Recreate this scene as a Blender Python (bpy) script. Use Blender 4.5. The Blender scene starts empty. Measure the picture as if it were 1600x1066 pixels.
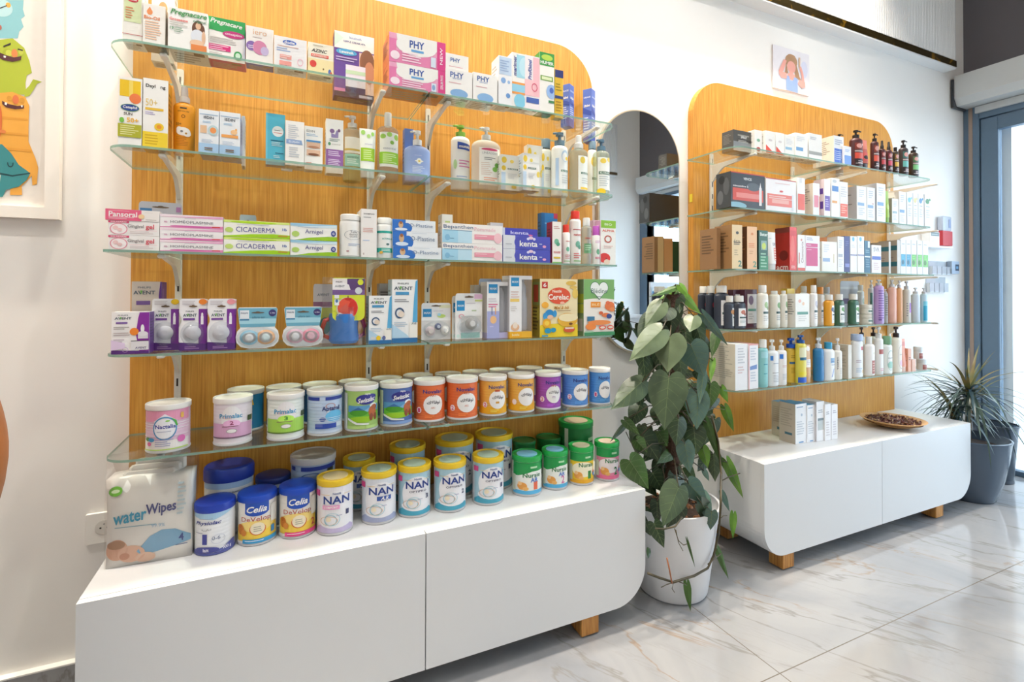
import bpy, math, random
from mathutils import Matrix, Vector
random.seed(7)
sc = bpy.context.scene
COL = sc.collection
PI = math.pi

# ------------------------------------------------------------------ camera, world, lights
CAMP = Vector((0.0, -1.75, 1.01185))
FPX, YAW, PITCH, ROLL, DCY = 784.48, 0.43276, 0.010207, 0.002687, -83.97
cy_, sy_, cp_, sp_ = math.cos(YAW), math.sin(YAW), math.cos(PITCH), math.sin(PITCH)
FWD = Vector((sy_*cp_, cy_*cp_, sp_)); R0 = Vector((cy_, -sy_, 0)); U0 = R0.cross(FWD)
RGT = R0*math.cos(ROLL) + U0*math.sin(ROLL); UPV = U0*math.cos(ROLL) - R0*math.sin(ROLL)
cam = bpy.data.cameras.new('camera'); camo = bpy.data.objects.new('camera', cam); COL.objects.link(camo)
camo.matrix_world = Matrix(((RGT.x, UPV.x, -FWD.x, CAMP.x), (RGT.y, UPV.y, -FWD.y, CAMP.y), (RGT.z, UPV.z, -FWD.z, CAMP.z), (0, 0, 0, 1)))
cam.sensor_width = 36; cam.lens = FPX/1600*36; cam.shift_y = DCY/1600; cam.clip_start = 0.02
sc.camera = camo
w = bpy.data.worlds.new('world'); sc.world = w; w.use_nodes = True
w.node_tree.nodes['Background'].inputs[0].default_value = (0.70, 0.84, 1.0, 1)
w.node_tree.nodes['Background'].inputs[1].default_value = 4.9
sc.view_settings.view_transform = 'Standard'; sc.view_settings.look = 'None'
sc.view_settings.exposure = 0.43; sc.view_settings.gamma = 1.0
sc.view_settings.use_curve_mapping = False
ZF = -0.1012    # finished floor level
KS = 1.10
XW = 4.093      # shopfront wall
YB = -3.34      # wall behind the camera
ZC = 3.35       # ceiling
def lamp(kind, name, loc, rot, energy, color, **kw):
    l = bpy.data.lights.new(name, kind); l.energy = energy; l.color = color
    for k, v in kw.items(): setattr(l, k, v)
    o = bpy.data.objects.new(name, l); COL.objects.link(o); o.location = loc; o.rotation_euler = rot
    return o
WARM = (1.0, 0.89, 0.74); NEUT = (1.0, 0.95, 0.88)
for i, (lx, le) in enumerate(((-1.1, 88), (-0.1, 74), (0.75, 84), (1.75, 84), (2.6, 66))):
    lamp('SPOT', 'ceiling_downlight', (lx, -0.24, ZC-0.06), (0.0, 0, 0), le*1.62, WARM, spot_size=math.radians(95), spot_blend=0.9, shadow_soft_size=0.035)
for lx, le in ((-0.75, 46), (0.35, 50), (1.45, 46), (2.5, 30)):
    lamp('SPOT', 'added_wall_spot', (lx, -1.05, ZC-0.12), (math.radians(27), 0, 0), le, NEUT, spot_size=math.radians(72), spot_blend=0.9, shadow_soft_size=0.02)  # unseen second row, added to throw light pools onto panels and product fronts
for lx, le in ((-1.5, 12), (0.4, 7), (2.4, 6.5)):
    lamp('AREA', 'ceiling_fill', (lx, -1.9, ZC-0.05), (0, 0, 0), le, NEUT, shape='RECTANGLE', size=1.1, size_y=1.1)  # general fill from overhead, added to lift the room; no fixture exists
pt = lamp('AREA', 'door_portal', (XW+0.03, -1.75, 1.15), (0, math.radians(90), 0), 1, (1, 1, 1), shape='RECTANGLE', size=2.1, size_y=3.1)
pt.data.cycles.is_portal = True

# ------------------------------------------------------------------ projection helpers (pixel of the photograph -> metres)
def ray(px, py): return RGT*((px-800)/FPX) + UPV*(-(py-533-DCY)/FPX) + FWD
def at_y(px, py, Y): v = ray(px, py); return CAMP + v*((Y-CAMP.y)/v.y)
def at_z(px, py, Z): v = ray(px, py); return CAMP + v*((Z-CAMP.z)/v.z)
def at_x(px, py, X): v = ray(px, py); return CAMP + v*((X-CAMP.x)/v.x)
def proj(p):
    d = Vector(p)-CAMP; w_ = d.dot(FWD)
    return 800+FPX*d.dot(RGT)/w_, 533+DCY-FPX*d.dot(UPV)/w_
def solveX(px, z, Y):
    a, b = -3.0, 6.0
    for _ in range(40):
        m = (a+b)/2
        if proj((m, Y, z))[0] < px: a = m
        else: b = m
    return (a+b)/2
def solveZ(py, x, Y):
    a, b = -0.5, 4.0
    for _ in range(40):
        m = (a+b)/2
        if proj((x, Y, m))[1] > py: a = m
        else: b = m
    return (a+b)/2

# ------------------------------------------------------------------ materials
def lin(h):
    h = h.lstrip('#'); o = []
    for i in (0, 2, 4):
        c = int(h[i:i+2], 16)/255.0
        o.append(c/12.92 if c <= 0.04045 else ((c+0.055)/1.055)**2.4)
    return (o[0], o[1], o[2], 1)
_M = {}
def new_mat(name):
    m = bpy.data.materials.new(name); m.use_nodes = True
    return m, m.node_tree.nodes, m.node_tree.links, m.node_tree.nodes['Principled BSDF']
def ink(h, rough=0.38):
    """printed card or moulded plastic of one colour, with a faint procedural mottling"""
    k = (h, rough)
    if k in _M: return _M[k]
    m, n, l, b = new_mat('print_'+h)
    c = lin(h)
    tex = n.new('ShaderNodeTexNoise'); tex.inputs['Scale'].default_value = 40
    tc = n.new('ShaderNodeTexCoord'); l.new(tc.outputs['Object'], tex.inputs['Vector'])
    mx = n.new('ShaderNodeMixRGB'); mx.inputs[1].default_value = c
    mx.inputs[2].default_value = (c[0]*0.94, c[1]*0.94, c[2]*0.94, 1)
    l.new(tex.outputs['Fac'], mx.inputs[0]); l.new(mx.outputs[0], b.inputs['Base Color'])
    b.inputs['Roughness'].default_value = rough
    _M[k] = m; return m
def clear(h, name='clear_plastic', k=0.85, rough=0.03):
    """thin clear sheet: see-through with tint plus surface gloss"""
    key = ('clear', h, k, rough)
    if key in _M: return _M[key]
    m, n, l, b = new_mat(name); out = n['Material Output']
    tr = n.new('ShaderNodeBsdfTransparent'); tr.inputs[0].default_value = lin(h)
    gl = n.new('ShaderNodeBsdfGlossy'); gl.inputs['Roughness'].default_value = rough
    fr = n.new('ShaderNodeFresnel'); ge = n.new('ShaderNodeNewGeometry'); io = n.new('ShaderNodeMix')
    io.inputs[2].default_value = 1.45; io.inputs[3].default_value = 1/1.45   # same reflectance on both sides of the thin sheet
    l.new(ge.outputs['Backfacing'], io.inputs[0]); l.new(io.outputs[0], fr.inputs[0])
    df = n.new('ShaderNodeBsdfDiffuse'); df.inputs[0].default_value = lin(h)
    m1 = n.new('ShaderNodeMixShader'); m1.inputs[0].default_value = k
    l.new(df.outputs[0], m1.inputs[1]); l.new(tr.outputs[0], m1.inputs[2])
    m2 = n.new('ShaderNodeMixShader'); l.new(fr.outputs[0], m2.inputs[0]); l.new(m1.outputs[0], m2.inputs[1]); l.new(gl.outputs[0], m2.inputs[2])
    l.new(m2.outputs[0], out.inputs[0]); n.remove(b)
    _M[key] = m; return m
def simple(name, h, rough=0.5, metal=0.0, noise=0.0, bump=0.0, scale=30, **kw):
    if name in _M: return _M[name]
    m, n, l, b = new_mat(name); c = lin(h)
    b.inputs['Base Color'].default_value = c; b.inputs['Roughness'].default_value = rough; b.inputs['Metallic'].default_value = metal
    if noise or bump:
        tc = n.new('ShaderNodeTexCoord'); tex = n.new('ShaderNodeTexNoise'); tex.inputs['Scale'].default_value = scale; tex.inputs['Detail'].default_value = 4
        l.new(tc.outputs['Object'], tex.inputs['Vector'])
        if noise:
            mx = n.new('ShaderNodeMixRGB'); mx.inputs[1].default_value = tuple(v*(1-noise) for v in c[:3])+(1,); mx.inputs[2].default_value = tuple(min(1, v*(1+noise)) for v in c[:3])+(1,)
            l.new(tex.outputs['Fac'], mx.inputs[0]); l.new(mx.outputs[0], b.inputs['Base Color'])
        if bump:
            bp = n.new('ShaderNodeBump'); bp.inputs['Strength'].default_value = bump; bp.inputs['Distance'].default_value = 0.01
            l.new(tex.outputs['Fac'], bp.inputs['Height']); l.new(bp.outputs[0], b.inputs['Normal'])
    for k2, v in kw.items(): b.inputs[k2].default_value = v
    _M[name] = m; return m
def oak(name, c1, c2, c3):
    m, n, l, b = new_mat(name)
    tc = n.new('ShaderNodeTexCoord'); mp = n.new('ShaderNodeMapping'); mp.inputs['Scale'].default_value = (9, 9, 0.7)
    l.new(tc.outputs['Object'], mp.inputs['Vector'])
    n1 = n.new('ShaderNodeTexNoise'); n1.inputs['Scale'].default_value = 3.0; n1.inputs['Detail'].default_value = 3; n1.inputs['Distortion'].default_value = 0.6
    l.new(mp.outputs[0], n1.inputs['Vector'])
    wv = n.new('ShaderNodeMath'); wv.operation = 'MULTIPLY'; wv.inputs[1].default_value = 14.0; l.new(n1.outputs['Fac'], wv.inputs[0])
    fr = n.new('ShaderNodeMath'); fr.operation = 'PINGPONG'; fr.inputs[1].default_value = 1.0; l.new(wv.outputs[0], fr.inputs[0])
    mp2 = n.new('ShaderNodeMapping'); mp2.inputs['Scale'].default_value = (260, 260, 5); l.new(tc.outputs['Object'], mp2.inputs['Vector'])
    n2 = n.new('ShaderNodeTexNoise'); n2.inputs['Scale'].default_value = 1.0; n2.inputs['Detail'].default_value = 2; l.new(mp2.outputs[0], n2.inputs['Vector'])
    r1 = n.new('ShaderNodeValToRGB'); r1.color_ramp.elements[0].color = lin(c1); r1.color_ramp.elements[1].color = lin(c2); l.new(fr.outputs[0], r1.inputs[0])
    r2 = n.new('ShaderNodeValToRGB'); r2.color_ramp.elements[0].position = 0.35; r2.color_ramp.elements[0].color = lin(c3); r2.color_ramp.elements[1].position = 0.62; r2.color_ramp.elements[1].color = (1, 1, 1, 1)
    l.new(n2.outputs['Fac'], r2.inputs[0])
    mx = n.new('ShaderNodeMixRGB'); mx.blend_type = 'MULTIPLY'; mx.inputs[0].default_value = 0.6
    l.new(r1.outputs[0], mx.inputs[1]); l.new(r2.outputs[0], mx.inputs[2]); l.new(mx.outputs[0], b.inputs['Base Color'])
    b.inputs['Roughness'].default_value = 0.5
    _M[name] = m; return m
M_OAK = oak('oak_laminate', 'D2963A', 'DBA145', 'D8BC8E')
M_LEG = oak('oak_leg', 'BC8440', 'CF9850', 'A87838')
M_WALL = simple('wall_paint', 'F1EEEA', 0.75, noise=0.01, bump=0.04, scale=14)
M_WHITE = simple('white_lacquer', 'E0E1E2', 0.32, noise=0.006, scale=5)
M_CEIL = simple('ceiling_paint', 'F2F0EC', 0.9, noise=0.01)
M_DARK = simple('anthracite_metal', '5C748A', 0.4, noise=0.05)
M_FASC = simple('charcoal_paint', '656267', 0.75, noise=0.06, scale=3)
M_ALU = simple('roller_box_grey', 'C7CBCC', 0.4, noise=0.02)
M_STEEL = simple('white_steel', 'DCD8D0', 0.4, noise=0.02)
M_GLASS = clear('F8FCFA', 'shelf_glass', 0.99, 0.02)
M_PANE = clear('FAFDFD', 'window_glass', 0.985, 0.02)
def edge_glass():
    m, n, l, b = new_mat('glass_edge'); out = n['Material Output']
    b.inputs['Base Color'].default_value = lin('A8CCBE'); b.inputs['Roughness'].default_value = 0.12
    tr = n.new('ShaderNodeBsdfTransparent'); tr.inputs[0].default_value = lin('9CC4B4')
    mx = n.new('ShaderNodeMixShader'); mx.inputs[0].default_value = 0.5
    l.new(b.outputs[0], mx.inputs[1]); l.new(tr.outputs[0], mx.inputs[2]); l.new(mx.outputs[0], out.inputs[0])
    return m
M_EDGE = edge_glass()
def marble():
    m, n, l, b = new_mat('marble_tiles')
    tc = n.new('ShaderNodeTexCoord'); P = tc.outputs['Object']
    def noise(scale, detail, dist, vec=P, rough=0.55):
        t = n.new('ShaderNodeTexNoise'); t.inputs['Scale'].default_value = scale; t.inputs['Detail'].default_value = detail
        t.inputs['Distortion'].default_value = dist; t.inputs['Roughness'].default_value = rough; l.new(vec, t.inputs['Vector']); return t.outputs['Fac']
    def math_(op, a, bb=None, c=None):
        t = n.new('ShaderNodeMath'); t.operation = op
        for i, v in enumerate((a, bb, c)):
            if v is None: continue
            if isinstance(v, (int, float)): t.inputs[i].default_value = v
            else: l.new(v, t.inputs[i])
        return t.outputs[0]
    mr = n.new('ShaderNodeMapping'); mr.inputs['Rotation'].default_value = (0, 0, math.radians(60)); l.new(P, mr.inputs['Vector'])
    mp = n.new('ShaderNodeMapping'); mp.inputs['Location'].default_value = (0.6, 0.25, 0); mp.inputs['Scale'].default_value = (0.42, 1.9, 1); l.new(mr.outputs[0], mp.inputs['Vector'])
    mp2 = n.new('ShaderNodeMapping'); mp2.inputs['Location'].default_value = (4.3, 1.7, 0); mp2.inputs['Rotation'].default_value = (0, 0, math.radians(8)); mp2.inputs['Scale'].default_value = (0.6, 1.9, 1); l.new(mr.outputs[0], mp2.inputs['Vector'])
    def vein(vec, scale, width, dist, seed=0.5):
        f = noise(scale, 6, dist, vec, 0.56)
        d = math_('ABSOLUTE', math_('SUBTRACT', f, seed))
        return math_('SUBTRACT', 1.0, math_('MINIMUM', math_('DIVIDE', d, width), 1.0))
    v1 = vein(mp.outputs[0], 1.5, 0.010, 0.35)
    v2 = vein(mp2.outputs[0], 2.0, 0.011, 0.6, 0.52)
    v3 = vein(mp.outputs[0], 4.5, 0.016, 0.5, 0.47)
    gate = math_('MULTIPLY', math_('MAXIMUM', math_('SUBTRACT', noise(1.3, 2, 0.2), 0.44), 0.0), 8.0)
    gate = math_('MINIMUM', gate, 1.0)
    gate2 = math_('MINIMUM', math_('MULTIPLY', math_('MAXIMUM', math_('SUBTRACT', noise(1.7, 2, 0.2, mp2.outputs[0]), 0.50), 0.0), 9.0), 1.0)
    base = n.new('ShaderNodeValToRGB'); base.color_ramp.elements[0].position = 0.3; base.color_ramp.elements[0].color = lin('82858B'); base.color_ramp.elements[1].position = 0.6; base.color_ramp.elements[1].color = lin('9E9E9F')
    l.new(noise(1.6, 5, 0.8), base.inputs[0])
    def mixc(fac, a, hexc):
        x = n.new('ShaderNodeMixRGB'); l.new(fac, x.inputs[0]); l.new(a, x.inputs[1]); x.inputs[2].default_value = lin(hexc); return x.outputs[0]
    c = mixc(math_('MULTIPLY', math_('MULTIPLY', v3, gate), 0.5), base.outputs[0], '8C8A8A')
    c = mixc(math_('MULTIPLY', v1, 0.62), c, '75706C')
    c = mixc(math_('MULTIPLY', math_('MULTIPLY', v2, gate2), 0.6), c, '8C6C48')
    # grout lines: one along the wall, one across
    sx = n.new('ShaderNodeSeparateXYZ'); l.new(P, sx.inputs[0])
    def line(o, off, per):
        t = math_('PINGPONG', math_('SUBTRACT', o, off), per/2)
        return math_('LESS_THAN', t, 0.0016)
    g = math_('MAXIMUM', line(sx.outputs[0], 1.335, 2.4), line(sx.outputs[1], -0.736, 1.2))
    c = mixc(g, c, '6E675E')
    l.new(c, b.inputs['Base Color']); b.inputs['Roughness'].default_value = 0.09
    b.inputs['Specular IOR Level'].default_value = 0.5
    bp = n.new('ShaderNodeBump'); bp.inputs['Strength'].default_value = 0.25; bp.inputs['Distance'].default_value = 0.001; bp.invert = True
    l.new(g, bp.inputs['Height']); l.new(bp.outputs[0], b.inputs['Normal'])
    return m
M_MARBLE = marble()

# ------------------------------------------------------------------ mesh collector
_TXT = {}
def text_tris(s, bold=False, italic=False):
    """flat triangles of a line of lettering, centred, with its width and height"""
    k = (s, bold, italic)
    if k in _TXT: return _TXT[k]
    cu = bpy.data.curves.new('lettering', 'FONT'); cu.body = s; cu.resolution_u = 2; cu.align_x = 'LEFT'
    cu.offset = 0.022 if bold else 0.0; cu.shear = 0.3 if italic else 0.0
    ob = bpy.data.objects.new('lettering', cu)
    me = ob.to_mesh(); me.calc_loop_triangles()
    vs = [(v.co.x, v.co.y) for v in me.vertices]; tr = [tuple(t.vertices) for t in me.loop_triangles]
    ob.to_mesh_clear(); bpy.data.objects.remove(ob); bpy.data.curves.remove(cu)
    if not vs: r = ([], [], 1, 1)
    else:
        x0 = min(v[0] for v in vs); x1 = max(v[0] for v in vs); y0 = min(v[1] for v in vs); y1 = max(v[1] for v in vs)
        cx, cy = (x0+x1)/2, (y0+y1)/2
        tri2 = []
        for t in tr:
            a, b, c = (vs[i] for i in t)
            if (b[0]-a[0])*(c[1]-a[1])-(b[1]-a[1])*(c[0]-a[0]) < 0: t = (t[0], t[2], t[1])
            tri2.append(t)
        r = ([(v[0]-cx, v[1]-cy) for v in vs], tri2, max(x1-x0, 1e-3), max(y1-y0, 1e-3))
    _TXT[k] = r; return r
def clip(poly, k, keep_ge):
    out = []; nP = len(poly)
    for i in range(nP):
        a, b = poly[i], poly[(i+1) % nP]
        ia = (a[0] >= k) if keep_ge else (a[0] <= k); ib = (b[0] >= k) if keep_ge else (b[0] <= k)
        if ia: out.append(a)
        if ia != ib:
            t = (k-a[0])/(b[0]-a[0]); out.append((k, a[1]+(b[1]-a[1])*t))
    return out
class G:
    def __init__(s): s.v = []; s.f = []; s.mi = []; s.sm = []; s.mats = []
    def m(s, mat):
        if isinstance(mat, str): mat = ink(mat)
        if mat not in s.mats: s.mats.append(mat)
        return s.mats.index(mat)
    def add(s, vs, fs, mat, smooth=False):
        o = len(s.v); i = s.m(mat); s.v += [tuple(v) for v in vs]
        for f in fs: s.f.append(tuple(a+o for a in f)); s.mi.append(i); s.sm.append(smooth)
    def box(s, x0, x1, y0, y1, z0, z1, mat, c=0.0):
        if c <= 0:
            vs = [(x0, y0, z0), (x1, y0, z0), (x1, y1, z0), (x0, y1, z0), (x0, y0, z1), (x1, y0, z1), (x1, y1, z1), (x0, y1, z1)]
            s.add(vs, [(0, 3, 2, 1), (4, 5, 6, 7), (0, 1, 5, 4), (1, 2, 6, 5), (2, 3, 7, 6), (3, 0, 4, 7)], mat); return
        pr = [(x0+c, y0), (x1-c, y0), (x1, y0+c), (x1, y1-c), (x1-c, y1), (x0+c, y1), (x0, y1-c), (x0, y0+c)]
        s.prism(pr, z0, z1, mat, c)
    def prism(s, pr, z0, z1, mat, c=0.0, capmat=None):
        """vertical prism over a counter-clockwise outline, optional small chamfer top and bottom"""
        n = len(pr)
        if c > 0:
            cx = sum(p[0] for p in pr)/n; cy = sum(p[1] for p in pr)/n
            def sh(p):
                dx, dy = p[0]-cx, p[1]-cy; L = max(1e-6, math.hypot(dx, dy)); return (p[0]-dx/L*c, p[1]-dy/L*c)
            rings = [[sh(p)+(z0,) for p in pr], [p+(z0+c,) for p in pr], [p+(z1-c,) for p in pr], [sh(p)+(z1,) for p in pr]]
        else: rings = [[tuple(p)+(z0,) for p in pr], [tuple(p)+(z1,) for p in pr]]
        vs = [v for r in rings for v in r]; fs = []
        for k in range(len(rings)-1):
            for i in range(n):
                j = (i+1) % n; fs.append((k*n+i, k*n+j, (k+1)*n+j, (k+1)*n+i))
        s.add(vs, fs, mat)
        k = (len(rings)-1)*n
        s.add(rings[0], [tuple(reversed(range(n)))], capmat or mat); s.add(rings[-1], [tuple(range(n))], capmat or mat)
    def lathe(s, prof, mat, seg=28, sx=1.0, sy=1.0, cx=0, cy=0, closed=True, smooth=True):
        vs = []; fs = []; P2 = []; cut = set()
        for i, (r, z) in enumerate(prof):
            P2.append((r, z))
            if 0 < i < len(prof)-1:
                a0 = math.atan2(z-prof[i-1][1], r-prof[i-1][0]); a1 = math.atan2(prof[i+1][1]-z, prof[i+1][0]-r)
                if abs((a1-a0+PI) % (2*PI)-PI) > 0.6: cut.add(len(P2)-1); P2.append((r, z))
        prof = P2
        for r, z in prof:
            for k in range(seg):
                a = 2*PI*k/seg; vs.append((cx+r*sx*math.cos(a), cy+r*sy*math.sin(a), z))
        for j in range(len(prof)-1):
            if j in cut: continue
            for k in range(seg):
                q = (k+1) % seg; fs.append((j*seg+k, j*seg+q, (j+1)*seg+q, (j+1)*seg+k))
        s.add(vs, fs, mat, smooth)
        if closed:
            s.add(vs[:seg], [tuple(reversed(range(seg)))], mat); s.add(vs[-seg:], [tuple(range(seg))], mat)
    def tube(s, pts, r, mat, seg=8, taper=None):
        pts = [Vector(p) for p in pts]; rings = []
        for i, p in enumerate(pts):
            d = (pts[min(i+1, len(pts)-1)]-pts[max(i-1, 0)]).normalized()
            a = d.cross(Vector((0, 0, 1)));
            if a.length < 1e-3: a = Vector((1, 0, 0))
            a.normalize(); b = d.cross(a)
            rr = r if taper is None else r*(1+(taper-1)*i/(len(pts)-1))
            rings.append([p+a*math.cos(2*PI*k/seg)*rr+b*math.sin(2*PI*k/seg)*rr for k in range(seg)])
        vs = [v for q in rings for v in q]; fs = []
        for j in range(len(rings)-1):
            for k in range(seg):
                q = (k+1) % seg; fs.append((j*seg+k, (j+1)*seg+k, (j+1)*seg+q, j*seg+q))
        fs += [tuple(range(seg)), tuple((len(rings)-1)*seg+k for k in reversed(range(seg)))]
        s.add(vs, fs, mat, True)
    def art(s, items, W, H, fmap, strip=None, lift=0.0004):
        for li, it in enumerate(items):
            lf = lift+0.00012*li; k = it[0]; polys = []
            if k == 'r': _, u0, v0, u1, v1, col = it; polys = [[(u0*W, v0*H), (u1*W, v0*H), (u1*W, v1*H), (u0*W, v1*H)]]
            elif k == 'e':
                _, cu, cv, ru, rv, col = it; nn = 20
                polys = [[(cu*W+ru*W*math.cos(2*PI*a/nn), cv*H+rv*H*math.sin(2*PI*a/nn)) for a in range(nn)]]
            elif k == 'o':   # ring
                _, cu, cv, ru, rv, th, col = it; nn = 24
                for a in range(nn):
                    a0, a1 = 2*PI*a/nn, 2*PI*(a+1)/nn; q = 1-th
                    polys.append([(cu*W+ru*W*math.cos(a0), cv*H+rv*H*math.sin(a0)), (cu*W+ru*W*math.cos(a1), cv*H+rv*H*math.sin(a1)), (cu*W+q*ru*W*math.cos(a1), cv*H+q*rv*H*math.sin(a1)), (cu*W+q*ru*W*math.cos(a0), cv*H+q*rv*H*math.sin(a0))])
            elif k == 'p': _, pts, col = it; polys = [[(u*W, v*H) for u, v in pts]]
            elif k == 'l':   # small print: u0, u1, vtop, number of lines, pitch
                _, u0, u1, vt, nl, pit, col = it; rr = random.Random(nl*7+int(vt*100))
                for a in range(nl):
                    vv = vt-a*pit; ue = u0+(u1-u0)*rr.uniform(0.6, 1)
                    polys.append([(u0*W, (vv-pit*0.22)*H), (ue*W, (vv-pit*0.22)*H), (ue*W, (vv+pit*0.22)*H), (u0*W, (vv+pit*0.22)*H)])
            elif k == 't':
                _, cu, cv, wd, tx, col = it[:6]; kw = it[6] if len(it) > 6 else {}
                vs, tr, tw, th = text_tris(tx, kw.get('b', True), kw.get('i', False))
                sx = wd*W/tw; sy = sx
                if kw.get('rot'): sx = wd*H/tw; sy = sx
                if 'h' in kw: sy = kw['h']*(W if kw.get('rot') else H)/th
                def tf(p):
                    x, y = p[0]*sx, p[1]*sy
                    if kw.get('rot'): x, y = -y, x
                    if 'sl' in kw: y += x*kw['sl']
                    return (cu*W+x, cv*H+y)
                polys = [[tf(vs[a]) for a in t] for t in tr]
            cl = []
            for p in polys:
                if min(q[0] for q in p) < 0 or max(q[0] for q in p) > W: p = clip(p, 0.0, True); p = clip(p, W, False) if len(p) > 2 else p
                if len(p) > 2 and (min(q[1] for q in p) < 0 or max(q[1] for q in p) > H):
                    p = [(b, a) for a, b in p]; p = clip(p, 0.0, True); p = clip(p, H, False) if len(p) > 2 else p; p = [(b, a) for a, b in p]
                if len(p) > 2: cl.append(p)
            polys = cl
            if strip:
                np_ = []
                for p in polys:
                    a = min(q[0] for q in p); b = max(q[0] for q in p); i0 = math.floor(a/strip); i1 = math.floor(b/strip)
                    if i0 == i1: np_.append(p); continue
                    for i in range(i0, i1+1):
                        q = clip(p, i*strip, True)
                        if len(q) > 2: q = clip(q, (i+1)*strip, False)
                        if len(q) > 2: np_.append(q)
                polys = np_
            V = []; F = []
            for p in polys:
                o = len(V); V += [fmap(q[0], q[1], lf) for q in p]; F.append(tuple(range(o, o+len(p))))
            s.add(V, F, col)
    def build(s, name, parent=None, loc=(0, 0, 0), rz=0.0):
        me = bpy.data.meshes.new(name); me.from_pydata(s.v, [], s.f)
        for m in s.mats: me.materials.append(m)
        for p, i, q in zip(me.polygons, s.mi, s.sm): p.material_index = i; p.use_smooth = q
        me.update()
        o = bpy.data.objects.new(name, me); COL.objects.link(o); o.location = loc; o.rotation_euler = (0, 0, rz)
        if parent: o.parent = parent
        return o
def tag(o, label=None, cat=None, group=None, kind=None):
    if label: o['label'] = label
    if cat: o['category'] = cat
    if group: o['group'] = group
    if kind: o['kind'] = kind
    return o
def empty(name, loc, rz=0.0):
    o = bpy.data.objects.new(name, None); COL.objects.link(o); o.location = loc; o.rotation_euler = (0, 0, rz); o.empty_display_size = 0.05
    return o
def struct(o): o['kind'] = 'structure'; return o
def rrect(x0, x1, y0, y1, radii, n=8):
    """counter-clockwise outline, radii for (x0y0, x1y0, x1y1, x0y1)"""
    P = []
    for (cx, cy, sx, sy, a0), r in zip(((x0, y0, 1, 1, PI), (x1, y0, -1, 1, 1.5*PI), (x1, y1, -1, -1, 0), (x0, y1, 1, -1, 0.5*PI)), radii):
        if r <= 0: P.append((cx, cy)); continue
        ox, oy = cx+sx*r, cy+sy*r
        for k in range(n+1): a = a0+0.5*PI*k/n; P.append((ox+r*math.cos(a), oy+r*math.sin(a)))
    return P
def slab_xz(g, outline, y0, y1, mat):
    """outline in (x, z) extruded from y0 (front) to y1 (back)"""
    n = len(outline)
    vs = [(x, y0, z) for x, z in outline]+[(x, y1, z) for x, z in outline]
    fs = [tuple(range(n)), tuple(reversed(range(n, 2*n)))]
    for i in range(n):
        j = (i+1) % n; fs.append((i, n+i, n+j, j))
    g.add(vs, fs, mat)

# ------------------------------------------------------------------ room shell
g = G(); g.box(-3.2, XW+0.12, YB-0.15, 0.15, ZF-0.1, ZF, M_MARBLE); struct(g.build('floor'))
g = G(); g.box(-3.2, XW+0.12, YB-0.15, 0.15, ZC, ZC+0.1, M_CEIL); struct(g.build('ceiling'))
g = G(); g.box(-3.2, XW+0.12, 0, 0.15, ZF, ZC, M_WALL); struct(g.build('wall_back'))
g = G(); g.box(-3.2, XW+0.12, YB-0.15, YB, ZF, ZC, M_WALL); struct(g.build('wall_front'))
g = G(); g.box(-3.3, -3.2, YB-0.15, 0.15, ZF, ZC, M_WALL); struct(g.build('wall_left'))
g = G(); g.box(XW, XW+0.12, YB, 0.0, 2.26, ZC, M_FASC); struct(g.build('wall_right'))
g = G(); g.box(-3.2, XW, -0.020, 0.0, ZF, 0.008, M_MARBLE); g.box(-3.2, XW, -0.021, 0.0, 0.008, 0.012, M_WALL); struct(g.build('baseboard_back'))  # white top strip paints in the lit top edge of the marble skirting
# shopfront: aluminium frame posts, door leaf and panes
g = G(); g.box(XW-0.01, XW+0.10, -0.082, 0, ZF, 2.26, M_DARK, 0.004); g.box(XW-0.014, XW-0.01, -0.05, -0.03, ZF, 2.26, 'A08D80')
g.box(XW-0.01, XW+0.10, YB, -0.082, 2.14, 2.26, M_DARK); struct(g.build('window_1'))
g = G(); g.box(XW+0.0, XW+0.05, -0.173, -0.085, ZF, 2.135, M_DARK, 0.004); g.box(XW, XW+0.05, -1.02, -0.173, 2.05, 2.135, M_DARK); g.box(XW, XW+0.05, -1.10, -1.02, ZF, 2.135, M_DARK)
g.box(XW+0.0, XW+0.05, -1.02, -0.173, ZF, ZF+0.03, M_DARK)
g.box(XW+0.022, XW+0.028, -1.02, -0.173, ZF+0.03, 2.05, M_PANE); struct(g.build('door_1'))
g = G()
for a, b in ((-2.15, -1.10), (-3.20, -2.15)):
    g.box(XW+0.0, XW+0.06, a, a+0.06, ZF, 2.14, M_DARK); g.box(XW+0.0, XW+0.06, a+0.06, b, ZF, ZF+0.06, M_DARK); g.box(XW+0.022, XW+0.028, a+0.06, b, ZF+0.06, 2.14, M_PANE)
g.box(XW+0.0, XW+0.06, YB, -3.14, ZF, 2.14, M_DARK)
struct(g.build('window_2'))
# roller shutter box above the door
root = empty('shutter_box', (XW, -0.02, 2.22)); tag(root, 'long pale grey roller shutter box mounted above the glass door', 'shutter')
g = G(); prof = [(-0.16, 0.19), (-0.16, 0.045), (-0.13, 0.0), (0.0, 0.0), (0.0, 0.19)]
vs = []; fs = []
L = 3.2
for y in (0.0, -L):
    vs += [(x, y, z) for x, z in prof]
n = len(prof)
fs = [tuple(range(n)), tuple(reversed(range(n, 2*n)))]+[(i, (i+1) % n, n+(i+1) % n, n+i) for i in range(n)]
g.add(vs, fs, M_ALU); g.build('casing', root)
g = G(); g.box(-0.172, -0.02, 0.0, 0.012, -0.012, 0.17, '33363C'); g.build('end_cap', root)
g = G(); g.box(-0.03, -0.005, -L, -0.05, -0.045, -0.004, M_ALU); g.build('bottom_rail', root)
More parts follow.
